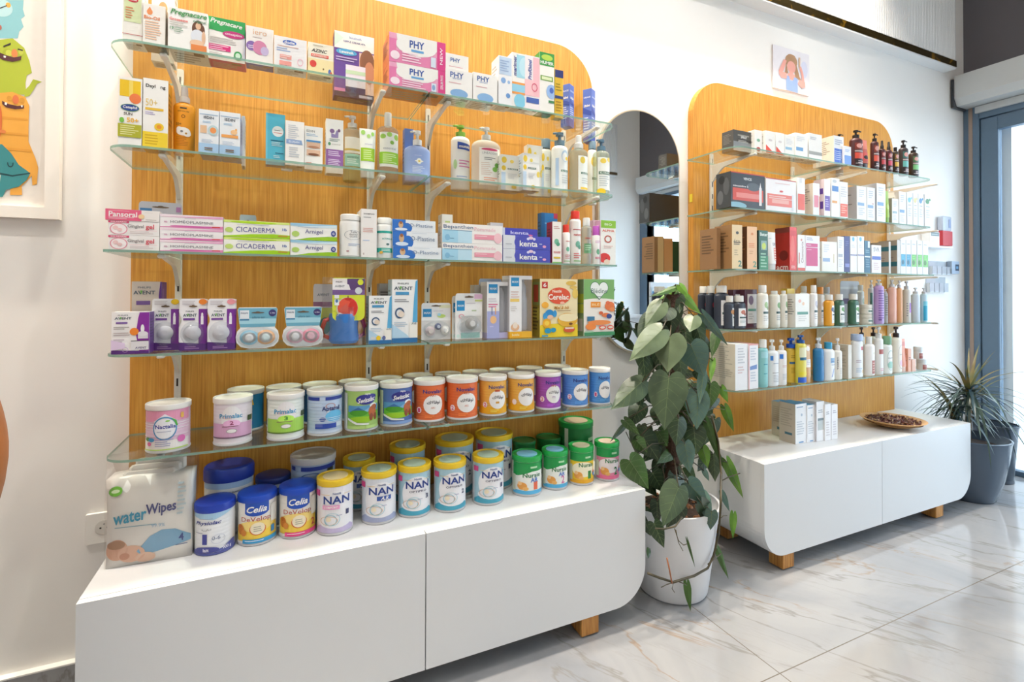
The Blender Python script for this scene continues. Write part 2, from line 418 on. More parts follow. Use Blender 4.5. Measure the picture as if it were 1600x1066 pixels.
# soffits with ribbed fronts and a dark brass strip, over both long walls
def soffit(yw, sgn, name, x0, x1):
    zb = 2.425
    g = G(); d = 0.066
    ya, yb = sorted((yw, yw-sgn*d))
    g.box(x0, x1, ya, yb, zb, ZC-0.3, M_WHITE)
    return g, yw-sgn*d, zb
g, yf, zb = soffit(0, 1, '', -3.0, 3.85)
g.box(-3.0, 3.852, yf-0.003, yf, zb, zb+0.008, M_WHITE)
for i in range(150):
    x = 3.84-i*0.0165
    if x < 1.0: break
    g.lathe([(0.0085, zb+0.05), (0.0085, ZC-0.3)], M_WHITE, seg=8, cx=x-0.009, cy=yf+0.002, closed=False)
struct(g.build('trim_1'))
def brass():
    m, n, l, b = new_mat('dark_brass_mirror'); b.inputs['Metallic'].default_value = 0.85; b.inputs['Roughness'].default_value = 0.22
    tc = n.new('ShaderNodeTexCoord'); wv = n.new('ShaderNodeTexNoise'); wv.inputs['Scale'].default_value = 4.5; wv.inputs['Detail'].default_value = 1.5; wv.inputs['Distortion'].default_value = 2.5
    l.new(tc.outputs['Object'], wv.inputs['Vector'])
    r = n.new('ShaderNodeValToRGB'); r.color_ramp.elements[0].position = 0.60; r.color_ramp.elements[0].color = lin('5A4A22'); r.color_ramp.elements[1].position = 0.66; r.color_ramp.elements[1].color = lin('E0A832')
    l.new(wv.outputs['Fac'], r.inputs[0]); l.new(r.outputs[0], b.inputs['Base Color']); return m
g = G(); g.box(-3.0, 3.85, yf-0.004, yf, zb+0.010, zb+0.048, brass()); struct(g.build('trim_2'))
g, yf2, zb = soffit(YB, -1, '', -3.0, 3.7)
for i in range(90):
    x = 3.69-i*0.0165*2
    g.box(x-0.02, x, yf2-0.001, yf2+0.006, zb+0.05, ZC-0.3, M_WHITE)
g.box(-3.0, 3.7, yf2, yf2+0.004, zb+0.01, zb+0.04, '5A4A32')
struct(g.build('trim_3'))

# ------------------------------------------------------------------ outside the door
g = G(); g.box(XW+0.12, 16, -9, 9, -0.26, -0.16, simple('pavement', 'D8D8D6', 0.8, noise=0.08, bump=0.1, scale=3)); tag(g.build('pavement'), kind='structure')
g = G(); g.box(XW+0.10, XW+0.9, -0.20, 0.6, -0.16, 2.9, simple('stone_pilaster', 'E4E6E8', 0.8, noise=0.06, scale=8)); o = g.build('wall_outside'); struct(o)
g = G(); Mst = simple('stone_step', 'E2E4E6', 0.8, noise=0.05)
g.box(XW+1.0, XW+1.6, -0.9, 2.0, -0.16, 0.06, Mst); tag(g.build('stone_planter_wall'), 'low pale stone kerb wall outside the glass door', 'wall')
root = empty('far_building', (15, 6, -0.1)); tag(root, 'pale low building with red brick panels across the street', 'building')
g = G(); g.box(0, 3, -14, 10, -0.06, 6.0, simple('pale_render', 'ECEAE6', 0.8, noise=0.03)); g.build('facade', root)
for k in range(7):
    g = G(); g.box(-0.04, 0, -12+k*2.6, -10.6+k*2.6, 0.8, 2.0, simple('red_brick', '8A5650', 0.8, noise=0.1)); g.build('brick_panel', root)
def car(loc, hexc, lab):
    root = empty('parked_car', loc); tag(root, lab, 'car')
    g = G(); P = [(-2.0, 0.25), (-2.0, 0.75), (-1.6, 0.9), (-0.9, 1.35), (0.6, 1.38), (1.3, 0.95), (2.0, 0.8), (2.05, 0.3)]
    vs = [(-0.85, y, z) for y, z in P]+[(0.85, y, z) for y, z in P]; n = len(P)
    g.add(vs, [tuple(range(n)), tuple(reversed(range(n, 2*n)))]+[(i, n+i, n+(i+1) % n, (i+1) % n) for i in range(n)], simple('car_paint_'+hexc, hexc, 0.25)); g.build('car_body', root)
    g = G(); g.add([(-0.86, -1.3, 0.9), (-0.86, -0.85, 1.28), (-0.86, 0.55, 1.3), (-0.86, 1.0, 0.95)], [(0, 3, 2, 1)], simple('car_glass', '6F7C88', 0.1)); g.build('side_window', root)
    for y in (-1.25, 1.3):
        g = G(); vs = [];
        for x in (-0.9, -0.7): vs += [(x, y+0.32*math.cos(2*PI*k/20), 0.27+0.32*math.sin(2*PI*k/20)) for k in range(20)]
        g.add(vs, [tuple(range(20)), tuple(reversed(range(20, 40)))]+[(k, 20+k, 20+(k+1) % 20, (k+1) % 20) for k in range(20)], '2B2D30'); g.build('wheel', root)
    g = G(); g.box(-0.87, -0.8, 1.75, 2.03, 0.62, 0.78, 'C8202A'); g.build('tail_light', root)
car((9.6, 2.7, -0.45), '66727E', 'silver car parked in the street outside the glass door')

# ------------------------------------------------------------------ shelving units
SX = {1: (-0.372, 1.075, 0.395), 2: (1.642, 3.075, 2.352)}
ZS = {1: 1.601, 2: 1.353, 3: 1.106, 4: 0.861, 5: 0.616}
ORD = {1: 'topmost', 2: 'second', 3: 'middle', 4: 'fourth', 5: 'lowest'}
YS = -0.31; TH = 0.006; YP = -0.036
RAILS = {1: (279, 577, 668, 881), 2: (1113, 1240, 1280, 1390)}
def panel(x0, x1, r, lab):
    g = G(); slab_xz(g, rrect(x0, x1, 0.3415, 1.993, (0, 0, r, r), 12), -0.034, -0.0005, M_OAK)
    return tag(g.build('oak_back_panel'), lab, 'panel', 'oak back panels')
panel(-0.378, 1.152, 0.17, 'large oak panel with rounded top corner behind the baby product shelves')
p2 = panel(1.697, 3.235, 0.17, 'large oak panel with rounded top corners behind the cosmetics shelves near the door')
g = G(); g.box(1.695, 1.697, -0.028, -0.012, 1.425, 1.462, 'E8D23C'); tag(g.build('yellow_tag'), 'tiny yellow sticker on the left side edge of the far oak panel', 'sticker')
def cabinet(x0, x1, lab, legs, rad):
    z0, z1 = -0.0385, 0.3407; root = empty('wall_cabinet', ((x0+x1)/2, -0.25, 0)); tag(root, lab, 'cabinet', 'low white cabinets')
    ox, oy = (x0+x1)/2, -0.25
    g = G(); slab_xz(g, [(x-ox, z) for x, z in rrect(x0, x1, z0, z1, (rad[0], rad[1], 0, 0), 12)], -0.3562-oy, -0.002-oy, M_WHITE); g.build('carcass', root)
    xm = (x0+x1)/2
    for a, b, rr in ((x0, xm-0.0015, (rad[0], 0, 0, 0)), (xm+0.0015, x1, (0, rad[1], 0, 0))):
        g = G(); slab_xz(g, [(x-ox, z) for x, z in rrect(a, b, z0+0.001, z1-0.001, rr, 12)], -0.375-oy, -0.3565-oy, M_WHITE); g.build('cabinet_door', root)
    for lx in legs:
        for ly in (-0.373, -0.100):
            g = G(); g.box(lx-ox, lx+0.066-ox, ly-oy, ly+0.066-oy, ZF+0.006, z0+0.006, M_LEG, 0.002); lg = g.build('leg', root)
            g = G(); g.lathe([(0.016, ZF), (0.018, ZF+0.007)], '2A2725', 14, cx=lx+0.033-ox, cy=ly+0.033-oy); g.build('foot_pad', lg)
cabinet(-0.393, 1.140, 'low white two-door cabinet under the baby formula cans', (-0.33, 0.886), (0.0, 0.12))
cabinet(1.725, 3.262, 'low white two-door cabinet near the door with a bowl on top', (1.834, 2.939), (0.12, 0.12))
RX = {}
for u in (1, 2):
    RX[u] = []
    for i, px in enumerate(RAILS[u]):
        x = solveX(px, 1.1, YP-0.01); RX[u].append(x)
        root = empty('shelf_rail', (x, YP, 0.55))
        tag(root, '%s slotted white shelf rail from the left on the %s oak panel' % (('first', 'second', 'third', 'fourth')[i], ('near', 'far')[u-1]), 'shelf rail', 'slotted shelf rails on the %s panel' % ('near', 'far')[u-1])
        g = G(); g.box(-0.008, 0.008, -0.012, 0.0, 0, 1.10, M_STEEL, 0.001)
        for k in range(20):
            g.box(-0.0022, 0.0022, -0.0126, -0.0119, 0.03+k*0.054, 0.052+k*0.054, '2A211C')
        g.build('rail_channel', root)
        for sidx in range(1, 6):
            zt = ZS[sidx]-TH/2-0.55-0.0005; g = G()
            P = [(-0.012, zt-0.075), (-0.018, zt-0.075)]
            for k in range(1, 9):
                t = k/8.0; P.append((-0.018-0.075*t, zt-0.075+0.055*math.sin(t*PI/2)))
            P += [(-0.235, zt-0.006), (-0.24, zt), (-0.012, zt)]
            vs = [(-0.005, y, z) for y, z in P]+[(0.005, y, z) for y, z in P]; n = len(P)
            g.add(vs, [tuple(reversed(range(n))), tuple(range(n, 2*n))]+[(i2, (i2+1) % n, n+(i2+1) % n, n+i2) for i2 in range(n)], M_STEEL)
            g.box(-0.008, 0.008, -0.246, -0.215, zt-0.009, zt, M_STEEL, 0.003)
            g.build('bracket', root)
for u in (1, 2):
    a, b, m_ = SX[u]
    for s_ in range(1, 6):
        for side in (0, 1):
            x0, x1 = (a, m_-0.003) if side == 0 else (m_+0.003, b)
            g = G(); z = ZS[s_]
            rr = (0.06, 0.004, 0, 0) if side == 0 else (0.004, 0.05, 0, 0)
            if s_ == 3: rr = (0.01, 0.004, 0, 0) if side == 0 else (0.004, 0.01, 0, 0)
            pr = rrect(x0, x1, YS, -0.052, rr, 10); n = len(pr)
            lo = [p+(z-TH/2,) for p in pr]; hi = [p+(z+TH/2,) for p in pr]
            g.add(lo, [tuple(reversed(range(n)))], M_GLASS); g.add(hi, [tuple(range(n))], M_GLASS)
            g.add(lo+hi, [(i, (i+1) % n, n+(i+1) % n, n+i) for i in range(n)], M_EDGE)
            tag(g.build('glass_shelf'), '%s glass shelf pane on the %s half of the %s shelving unit' % (ORD[s_], ('left', 'right')[side], ('near', 'far')[u-1]), 'shelf', 'glass shelf panes')

# ------------------------------------------------------------------ product placement and builders
LINES = {(1, 1): [(211, 77.7), (259, 83.9), (300, 90), (478, 115.6), (680, 146), (960, 194)],
 (1, 2): [(220, 238), (480, 259), (720, 278.4), (960, 304)], (1, 3): [(172, 397), (470, 401), (740, 408), (962, 415.6)],
 (1, 4): [(185, 557), (480, 545), (760, 535), (962, 525)], (1, 5): [(200, 719), (480, 690), (700, 668), (955, 639)],
 (1, 6): [(127.8, 934.3), (420, 882), (659, 836), (1008, 767)],
 (2, 1): [(1155, 225), (1260, 245.8), (1456, 282.7)], (2, 2): [(1155, 330), (1320, 343), (1455, 358)], (2, 3): [(1150, 420.5), (1320, 426.3), (1455, 430.5)],
 (2, 4): [(1150, 516), (1320, 511), (1457, 504)], (2, 5): [(1150, 614), (1320, 592.3), (1454, 577.5)], (2, 6): [(1197, 728), (1379, 689), (1516, 659)]}
ZS[6] = 0.3407-TH/2
def dpy(u, s, px):
    L = LINES[(u, s)]; Y = YS if s < 6 else -0.375; z = ZS[s] if s < 6 else 0.3407
    i = 0
    while i < len(L)-2 and px > L[i+1][0]: i += 1
    (xa, ya), (xb, yb) = L[i], L[i+1]
    ph = ya+(yb-ya)*(max(min(px, L[-1][0]), L[0][0])-xa)/(xb-xa); pq = max(min(px, L[-1][0]), L[0][0])
    return ph-proj((solveX(pq, z, Y), Y, z))[1]
def place(u, s, xl, xr, yt, yb=None, Y=None, zb=None, back=-0.06):
    """outline of an item in the photograph -> x0, x1, front depth, base height, height"""
    z = (ZS[s]+TH/2+0.0006) if zb is None else zb
    d = dpy(u, s, (xl+xr)/2)
    if Y is None:
        if yb is not None and s != 3: Y = at_z((xl+xr)/2, yb-d, z).y
        else: Y = YS+0.012
    Y = max(YS+0.006 if s < 6 else -0.37, min(back, Y))
    x0 = solveX(xl, z, Y); x1 = solveX(xr, z, Y)
    h = solveZ(yt-d, x0 if u == 1 and s < 6 else (x0+x1)/2, Y)-z
    return x0, x1, Y, z, max(h, 0.01)
SIDE = {1: 'near', 2: 'far'}
SHN = {1: 'top shelf', 2: 'second shelf', 3: 'third shelf', 4: 'fourth shelf', 5: 'lowest shelf', 6: 'cabinet top'}
def grp(u, s, what): return '%s on the %s of the %s unit' % (what, SHN[s], SIDE[u])
def shade(h, k):
    h = h.lstrip('#'); return ''.join('%02X' % max(0, min(255, int(int(h[i:i+2], 16)*k))) for i in (0, 2, 4))
def round_fit(xl, xr, z, Yf, sy):
    """centre and radius of an upright (oval) cylinder whose outline spans two pixel columns"""
    r = 0.03; Yc = Yf
    for _ in range(4):
        Yc = Yf+r*sy; a, b = solveX(xl, z, Yc), solveX(xr, z, Yc); xc = (a+b)/2; ph = math.atan2(xc-CAMP.x, Yc-CAMP.y)
        r = (b-a)/2*math.cos(ph)/math.sqrt(math.cos(ph)**2+(sy*math.sin(ph))**2)
    return xc, Yc, r
def carton(u, s, xl, xr, yt, lab, col, art=(), yb=None, Y=None, zb=None, d=0.05, side=None, top=None, rz=0, sart=None, name='carton', ht=None, back=-0.06):
    x0, x1, Yf, z, h = place(u, s, xl, xr, yt, yb, Y, zb, back)
    if ht: h = ht
    W = x1-x0; g = G(); c = 0.0007
    if Yf+d > -0.04: d = max(0.012, -0.04-Yf)
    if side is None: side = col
    # carton walls: front, sides, back, with tuck flaps on top
    pr = [(-W/2+c, 0), (W/2-c, 0), (W/2, c), (W/2, d-c), (W/2-c, d), (-W/2+c, d), (-W/2, d-c), (-W/2, c)]
    n = 8; lo = [p+(0,) for p in pr]; hi = [p+(h,) for p in pr]
    for i in range(n):
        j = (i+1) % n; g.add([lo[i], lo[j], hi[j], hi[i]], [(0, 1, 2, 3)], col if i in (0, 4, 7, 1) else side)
    g.add(lo, [tuple(reversed(range(n)))], side); g.add(hi, [tuple(range(n))], top or col)
    g.box(-W/2+0.002, W/2-0.002, 0.0012, 0.002, h, h+0.0004, shade(top or col, 0.8))
    g.art(art, W, h, lambda a, b, lf: (a-W/2, -lf, b))
    sa = sart if sart is not None else [('l', 0.12, 0.85, 0.82, 7, 0.07, shade(side, 0.72) if sum(lin(side)[:3]) > 0.4 else shade(side, 1.5))]
    g.art(sa, d, h, lambda a, b, lf: (-W/2-lf, d-a, b))
    g.art(sa, d, h, lambda a, b, lf: (W/2+lf, a, b))
    if s <= 2: g.art([('l', 0.1, 0.8, 0.8, 4, 0.16, 'A8A49C'), ('r', 0.62, 0.15, 0.9, 0.35, '6A665F')], W, d, lambda a, b, lf: (a-W/2, b, -lf))
    o = g.build(name, None, ((x0+x1)/2, Yf, z), rz)
    tag(o, lab, 'box', grp(u, s, 'product cartons')); o['zt'] = z+h
    return o
def cyl(R, sx=1.0, sy=1.0, zoff=0.0, arc=2.5):
    """front half of a cylinder facing -y as a print surface of width arc*R"""
    W = arc*R
    def f(a, b, lf):
        t = (a-W/2)/R-PI/2; return ((R+lf)*sx*math.cos(t), (R+lf)*sy*math.sin(t), b+zoff)
    return W, f
def can(u, s, xl, xr, yt, lab, col, art=(), yb=None, Y=None, lid='F4F2EE', lidin=None, lh=0.012, sy=1.0, name='formula_can', sil='C9C9CC', rz=0.0, dome=False, ribs=True, back=-0.05):
    z = ZS[s]+TH/2+0.0006; d = dpy(u, s, (xl+xr)/2)
    if Y is None:
        Yf = at_z((xl+xr)/2, yb-d, z).y if yb else YS+0.02
        Yf = max(YS+0.004 if s < 6 else -0.37, Yf); xc, Yc, r = round_fit(xl, xr, z, Yf, sy)
    else: xc, Yc, r = round_fit(xl, xr, z, Y-.05, sy)
    if Yc+r*sy > back: Yc = back-r*sy
    xc = (solveX(xl, z, Yc)+solveX(xr, z, Yc))/2
    h = solveZ(yt-d, xc, Yc)-z
    root = empty(name, (xc, Yc, z), rz)
    g = G(); hb = h-lh
    prof = [(r*0.95, 0), (r*0.985, 0.002), (r*0.985, 0.005), (r*0.96, 0.007)]
    g.lathe(prof, sil, 36, 1, sy)
    pb = [(r*0.96, 0.007)]
    if ribs:
        nr = 11
        for k in range(nr):
            zz = 0.010+(hb-0.016)*k/(nr-1); pb += [(r*0.96, zz-0.0015), (r*0.953, zz), (r*0.96, zz+0.0015)]
    pb.append((r*0.96, hb))
    g.lathe(pb, col, 36, 1, sy, closed=False)
    g.lathe([(r*0.96, hb-0.001), (r*0.975, hb), (r*0.975, hb+0.003)], sil, 36, 1, sy, closed=True)
    W, f = cyl(r*0.962, 1, sy, 0.008); g.art(art, W, hb-0.010, f, strip=r*0.12)
    g.build('can_body', root)
    g = G()
    if dome: P = [(r*0.99, hb-0.002), (r*1.0, hb), (r*1.0, hb+lh*0.7), (r*0.97, hb+lh*0.9), (r*0.9, h), (r*0.5, h+0.001)]
    else: P = [(r*0.99, hb-0.001), (r*1.0, hb), (r*1.0, h-0.001), (r*0.985, h), (r*0.93, h), (r*0.91, h-0.003), (r*0.5, h-0.003)]
    g.lathe(P, lid, 36, 1, sy)
    if lidin: g.lathe([(r*0.68, h-0.0035), (r*0.68, h-0.0008), (r*0.3, h-0.0008)], lidin, 30, 1, sy)
    g.build('can_lid', root)
    tag(root, lab, 'can', grp(u, s, 'powder milk cans'))
    return root
def bottle(u, s, xl, xr, yt, yshould, lab, col, cap, kind='cap', art=(), yb=None, Y=None, sy=0.62, name=None, neck=0.32, capw=0.42, taper=1.0, nz=-1, clearmat=None, liquid=None, capmat=None, zb=None, flat=False, back=-0.06, group='bottles'):
    if u == 2: xl -= 0.8; xr += 0.4
    x0, x1, Yf, z, h = place(u, s, xl, xr, yt, yb, Y, zb, back)
    xc, Yc, r = round_fit(xl, xr, z, Yf, sy); x0, x1 = xc-r, xc+r; hs = place(u, s, xl, xr, yshould, yb, Y, zb, back)[4]; hs = min(hs, h*0.97)
    Yc = Yf+r*sy
    if Yc+r*sy > -0.042: sy = max(0.25, (-0.042-Yf)/2/r); Yc = Yf+r*sy
    root = empty(name or {'cap': 'capped_bottle', 'pump': 'pump_bottle', 'spray': 'spray_bottle'}[kind], ((x0+x1)/2, Yc, z))
    body = clearmat or col; sh = max(0.006, r*0.5)
    g = G(); nk = neck*r
    P = [(r*0.9*taper, 0), (r*taper, 0.004)]
    for k in range(1, 5): P.append((r*(taper+(1-taper)*k/4), 0.004+(hs-sh-0.004)*k/4))
    for k in range(1, 6): t = k/5*PI/2; P.append((nk+(r-nk)*math.cos(t), hs-sh+sh*math.sin(t)))
    P.append((nk, hs+0.004))
    g.lathe(P, body, 28, 1, sy)
    if liquid: g.lathe([(r*0.93*taper, 0.002)]+[(a*0.95, b) for a, b in P[1:4]], liquid, 24, 1, sy)
    if art: W, f = cyl(r*1.004, 1, sy, 0.004); g.art(art, W, hs-sh-0.004, f, strip=r*0.14)
    g.build('bottle_body', root)
    g = G(); cr = capw*r; cm = capmat or cap
    if kind == 'cap': g.lathe([(cr, hs+0.001), (cr, h-0.003), (cr*0.92, h), (cr*0.5, h)], cm, 22, 1, 1 if not flat else sy)
    elif kind == 'spray':
        g.lathe([(cr, hs+0.001), (cr, hs+(h-hs)*0.35), (cr*0.7, hs+(h-hs)*0.45), (cr*0.62, h-0.002), (cr*0.5, h)], cm, 20)
    else:
        hp = h-hs
        g.lathe([(cr, hs+0.001), (cr, hs+hp*0.38), (cr*0.5, hs+hp*0.42), (cr*0.32, hs+hp*0.45), (cr*0.32, h-hp*0.26), (cr*0.75, h-hp*0.24), (cr*0.75, h-0.001), (cr*0.4, h)], cm, 18)
        dx = nz*max(0.5, 0.85); L = max(cr*1.5, 0.012); yy = -0.35
        q = Vector((dx, yy, 0)).normalized()
        g.tube([Vector((0, 0, h-hp*0.13)), q*L*0.7+Vector((0, 0, h-hp*0.11)), q*L*1.2+Vector((0, 0, h-hp*0.2))], max(cr*0.22, 0.0022), cm, 8)
    g.build({'cap': 'bottle_cap', 'pump': 'pump_head', 'spray': 'spray_head'}[kind], root)
    tag(root, lab, 'bottle', grp(u, s, group))
    return root
def tube_item(u, s, xl, xr, yt, lab, col, cap, art=(), yb=None, Y=None, cf=0.16, name='cream_tube'):
    x0, x1, Yf, z, h = place(u, s, xl, xr, yt, yb, Y)
    W = x1-x0; D = W*0.55; hc = h*cf; root = empty(name, ((x0+x1)/2, Yf+D/2, z))
    if Yf+D > -0.042: root.location.y = -0.042-D/2
    g = G(); seg = 24; rings = []
    for k in range(7):
        t = k/6; sx = W/2*(0.86+0.14*t); syy = D/2*(1-t)**0.7+0.0015
        rings.append([(sx*math.cos(2*PI*a/seg), syy*math.sin(2*PI*a/seg), hc+(h-hc)*t) for a in range(seg)])
    vs = [v for q in rings for v in q]
    fs = [(j*seg+k, j*seg+(k+1) % seg, (j+1)*seg+(k+1) % seg, (j+1)*seg+k) for j in range(6) for k in range(seg)]
    g.add(vs, fs, col, True); g.add(rings[-1], [tuple(range(seg))], col); g.add(rings[0], [tuple(reversed(range(seg)))], col)
    def f(a, b, lf):
        t = b/(h-hc); sx = W/2*(0.86+0.14*t); syy = D/2*(1-t)**0.7+0.0015; xx = (a-W/2)*0.93
        q = max(0.0, 1-(xx/sx)**2); return (xx, -syy*math.sqrt(q)-lf-0.0003, hc+b)
    g.art(art, W, h-hc, f, strip=W*0.08); g.build('tube_body', root)
    g = G(); g.lathe([(W/2*0.8, 0), (W/2*0.84, 0.002), (W/2*0.86, hc+0.001)], cap, 24, 1, 0.56); g.build('tube_cap', root)
    tag(root, lab, 'tube', grp(u, s, 'tubes')); return root
def aero(u, s, xl, xr, yt, lab, col, cap, art=(), yb=None, Y=None, cf=0.24, name='aerosol_can', capr=0.8):
    x0, x1, Yf, z, h = place(u, s, xl, xr, yt, yb, Y)
    xc, Yc, r = round_fit(xl, xr, z, Yf, 1.0); root = empty(name, (xc, min(Yc, -0.045-r), z)); hb = h*(1-cf)
    g = G(); g.lathe([(r*0.95, 0), (r, 0.002), (r, hb-r*0.3), (r*0.9, hb-r*0.08), (r*0.7, hb)], col, 24)
    W, f = cyl(r*1.004, zoff=0.003); g.art(art, W, hb-r*0.35, f, strip=r*0.15); g.build('can_body', root)
    g = G(); g.lathe([(r*capr, hb-0.001), (r*capr, h-0.003), (r*capr*0.9, h), (r*0.3, h)], cap, 22); g.build('cap', root)
    tag(root, lab, 'bottle', grp(u, s, 'bottles')); return root
CARDHOLE = '8A6A3A'
CLR = clear('F4F6F8', 'blister_plastic', 0.92, 0.08)

# ================================================================== NEAR UNIT, TOP SHELF
GR, RD, BL, WH = '2E8B4A', 'D8312B', '2B4FA8', 'F6F4F0'
carton(1, 1, 191, 223, -34, 'tall white carton with pale green bottle picture and red cap, leftmost on top shelf', 'F3F0E8',
 [('r', .08, .28, .92, .68, 'D9E4B4'), ('r', .12, .70, .88, .95, 'EFE6D8'), ('r', .22, .70, .8, .93, 'E5573C'), ('e', .5, .60, .27, .035, 'C8283A'), ('t', .5, .60, .4, 'mustela', WH), ('l', .15, .6, .48, 5, .035, 'D88A5C'), ('r', 0, .10, 1, .108, 'B83A48')], yb=79, d=.05)
carton(1, 1, 236, 272, -42, 'white carton with orange drop emblem, tallest at the back beside the green bottle carton', 'F6F1EA',
 [('e', .5, .57, .19, .07, 'F0A46E'), ('t', .5, .46, .7, 'Bio-Oil', 'E8935A')], Y=-.20, d=.045)
carton(1, 1, 223, 258, 16, 'shorter white carton with orange drop emblem at the front of top shelf', 'F5F1EB',
 [('e', .3, .80, .13, .075, 'F0985E'), ('p', [(.2, .84), (.3, .93), (.4, .84)], 'F0985E'), ('t', .4, .66, .7, 'Bio-Oil', 'E88A50'), ('l', .1, .85, .56, 8, .06, 'F2C6A6')], yb=82, d=.05, side='9A8F80')  # shade on the right side is put into the side colour
def woman(u0, v0, s, extra=()):   # printed figure of an expectant mother
    return [('e', u0, v0+.36*s, .11*s, .13*s, '6B4430'), ('e', u0-.06*s, v0+.27*s, .10*s, .16*s, '6B4430'), ('e', u0+.09*s, v0+.24*s, .08*s, .15*s, '6B4430'), ('e', u0, v0+.34*s, .07*s, .09*s, 'E8BE9C'),
            ('e', u0-.02*s, v0+.08*s, .17*s, .17*s, 'E4E8F0'), ('e', u0+.14*s, v0+.06*s, .05*s, .17*s, 'E8BE9C'), ('e', u0-.03*s, v0-.10*s, .18*s, .09*s, 'EFC8A8'), ('r', u0-.18*s, v0-.30*s, min(.99, u0+.22*s), v0-.14*s, 'E88A4A')]+list(extra)
carton(1, 1, 262, 324, 20, 'white carton showing an expectant mother under green script lettering', 'F7F6F2',
 woman(.76, .30, 1.0)+[('t', .52, .88, .92, 'Pregnacare', '4E9A5A', {'i': True}), ('t', .8, .745, .34, 'original', '5A8A6A', {'i': True}), ('t', .27, .71, .46, 'Grossesse', 'DC5A50'), ('l', .05, .5, .62, 2, .05, 'C9C6BE'), ('t', .1, .48, .09, '19', '4E8A5A'), ('l', .16, .42, .5, 3, .045, '8AA890')], yb=87, d=.09, side='EDEBE4')
carton(1, 1, 325, 383, 33, 'white carton with wavy green top and magenta oval', 'F4F0EC',
 [('r', 0, .80, 1, 1, '35A55A'), ('p', [(0, .70), (.5, .66), (1, .62), (1, .81), (0, .81)], '35A55A'), ('t', .48, .88, .86, 'Pregnacare', WH, {'i': True, 'sl': -.08}), ('e', .68, .645, .30, .085, 'C83A80'), ('t', .68, .645, .46, 'conception', 'F8E4EC'),
  ('l', .05, .9, .52, 3, .05, 'CFC8C4'), ('r', .0, .22, .6, .36, 'D8327C'), ('l', .04, .56, .33, 3, .045, 'F6C8DC'), ('e', .8, .16, .11, .11, '45A85E'), ('e', .8, .16, .07, .07, 'D4EED8'), ('l', .05, .5, .15, 3, .04, 'CFC8C4')], yb=104, d=.055, side='C8407C')
carton(1, 1, 384, 427, 46, 'white carton with overlapping violet and pink circles and blue side', 'F3EEEA',
 [('t', .5, .86, .5, 'iero', 'E6B48C', {'b': False}), ('l', .25, .75, .72, 1, .05, 'D8C8C8'), ('e', .2, .47, .19, .13, '8A6AB0'), ('e', .5, .45, .26, .19, 'D88AAE'), ('e', .68, .38, .15, .12, 'C8B8DC'), ('l', .08, .32, .47, 2, .05, 'E8DCF0')], yb=108, d=.04, side='3F62B8')
carton(1, 1, 428, 479, 60, 'white carton with blue pill logo and salmon text bars', 'F4F2F2',
 [('e', .47, .84, .21, .075, '3F68C0'), ('t', .47, .84, .32, 'dodie', WH), ('l', .08, .5, .62, 2, .07, '9AB0DC'), ('l', .1, .8, .70, 1, .05, 'E4B8B0'), ('r', .18, .28, .53, .42, 'EFA29A'), ('r', .16, .08, .53, .22, 'EFA29A'), ('l', .2, .5, .38, 2, .07, 'F8DAD4'), ('o', .8, .25, .09, .12, .2, 'F0B8C8')], yb=113, d=.05)
carton(1, 1, 481, 521, 69, 'cream carton with bold dark lettering over red line and butterflies', 'F8F2DE',
 [('r', 0, 0, 1, .5, 'F8E7B0'), ('t', .44, .76, .62, 'AZINC', '3A3A3C', {'i': True}), ('r', .12, .56, .8, .65, 'E8584E'), ('t', .46, .605, .6, 'GROSSESSE+', 'F8E8D8'), ('e', .2, .33, .13, .11, 'E24A44'), ('e', .6, .2, .03, .03, '8A6A30'), ('e', .85, .14, .06, .09, '5A7AC0'), ('e', .9, .08, .05, .07, 'D8604A'), ('l', .2, .7, .92, 1, .05, 'B8B0A0')], yb=122, d=.045)
carton(1, 1, 522, 584, 50, 'tall violet and white carton with nursing photo, set back behind a shelf bracket', '6A4AA0',
 [('r', 0, .74, 1, 1, 'F4F2EC'), ('p', [(0, .99), (.22, .91), (0, .76)], 'D2E8D8'), ('t', .52, .93, .3, 'lansinoh', '8A9AC0'), ('t', .5, .86, .55, 'NIPPLE CREAM HPA', '5A5A8A', {'h': .03}), ('r', .62, 0, 1, .72, 'E8C6B4'), ('e', .82, .58, .19, .20, '8A5A3E'), ('e', .88, .42, .13, .18, 'C88A68'),
  ('e', .3, .69, .26, .05, '52A8D8'), ('t', .3, .69, .34, 'Lansinoh', WH), ('l', .04, .6, .60, 2, .04, 'C8B8E4'), ('r', .28, .15, .78, .50, 'EAE6F4'), ('r', .28, .36, .78, .42, 'C4E2C0'), ('r', .28, .0, .78, .16, '2E2A5A'), ('r', 0, 0, .27, .12, 'E08AC0'), ('r', 0, 0, 1, .07, '2A2448'), ('r', .62, .01, .96, .05, 'B8B4C0')], yb=156, d=.05, side='4A2E7A', back=-.09)
def phy_pink(zb, yt, yb, lab):
    return carton(1, 1, 608, 696, yt, lab, 'EFA8C8', [('p', [(.12, 1), (.14, .75), (.24, .58), (.42, .50), (.62, .50), (.86, .62), (.86, 1)], WH), ('r', 0, 0, .84, .42, 'E889B4'), ('e', .47, .65, .36, .33, WH), ('r', 0, 0, .12, .8, 'E87FB0'),
      ('r', .865, 0, 1, 1, 'E0488E'), ('t', .48, .72, .26, 'PHY', '2F56A4', {'h': .26}), ('r', .38, .46, .6, .54, '6AA8DC'), ('e', .1, .24, .08, .15, 'FBE6EF'), ('l', .22, .65, .36, 4, .09, 'FBE0EC'), ('r', .74, .05, .83, .40, 'DCE6F4'), ('e', .78, .22, .03, .12, '88A8D4'), ('t', .93, .5, .6, 'SERUM PHYS', 'FBE0EC', {'rot': 1, 'h': .05})], yb=yb, zb=zb, d=.10, side='E88A54')  # orange side colour paints in a reflection on the pink carton
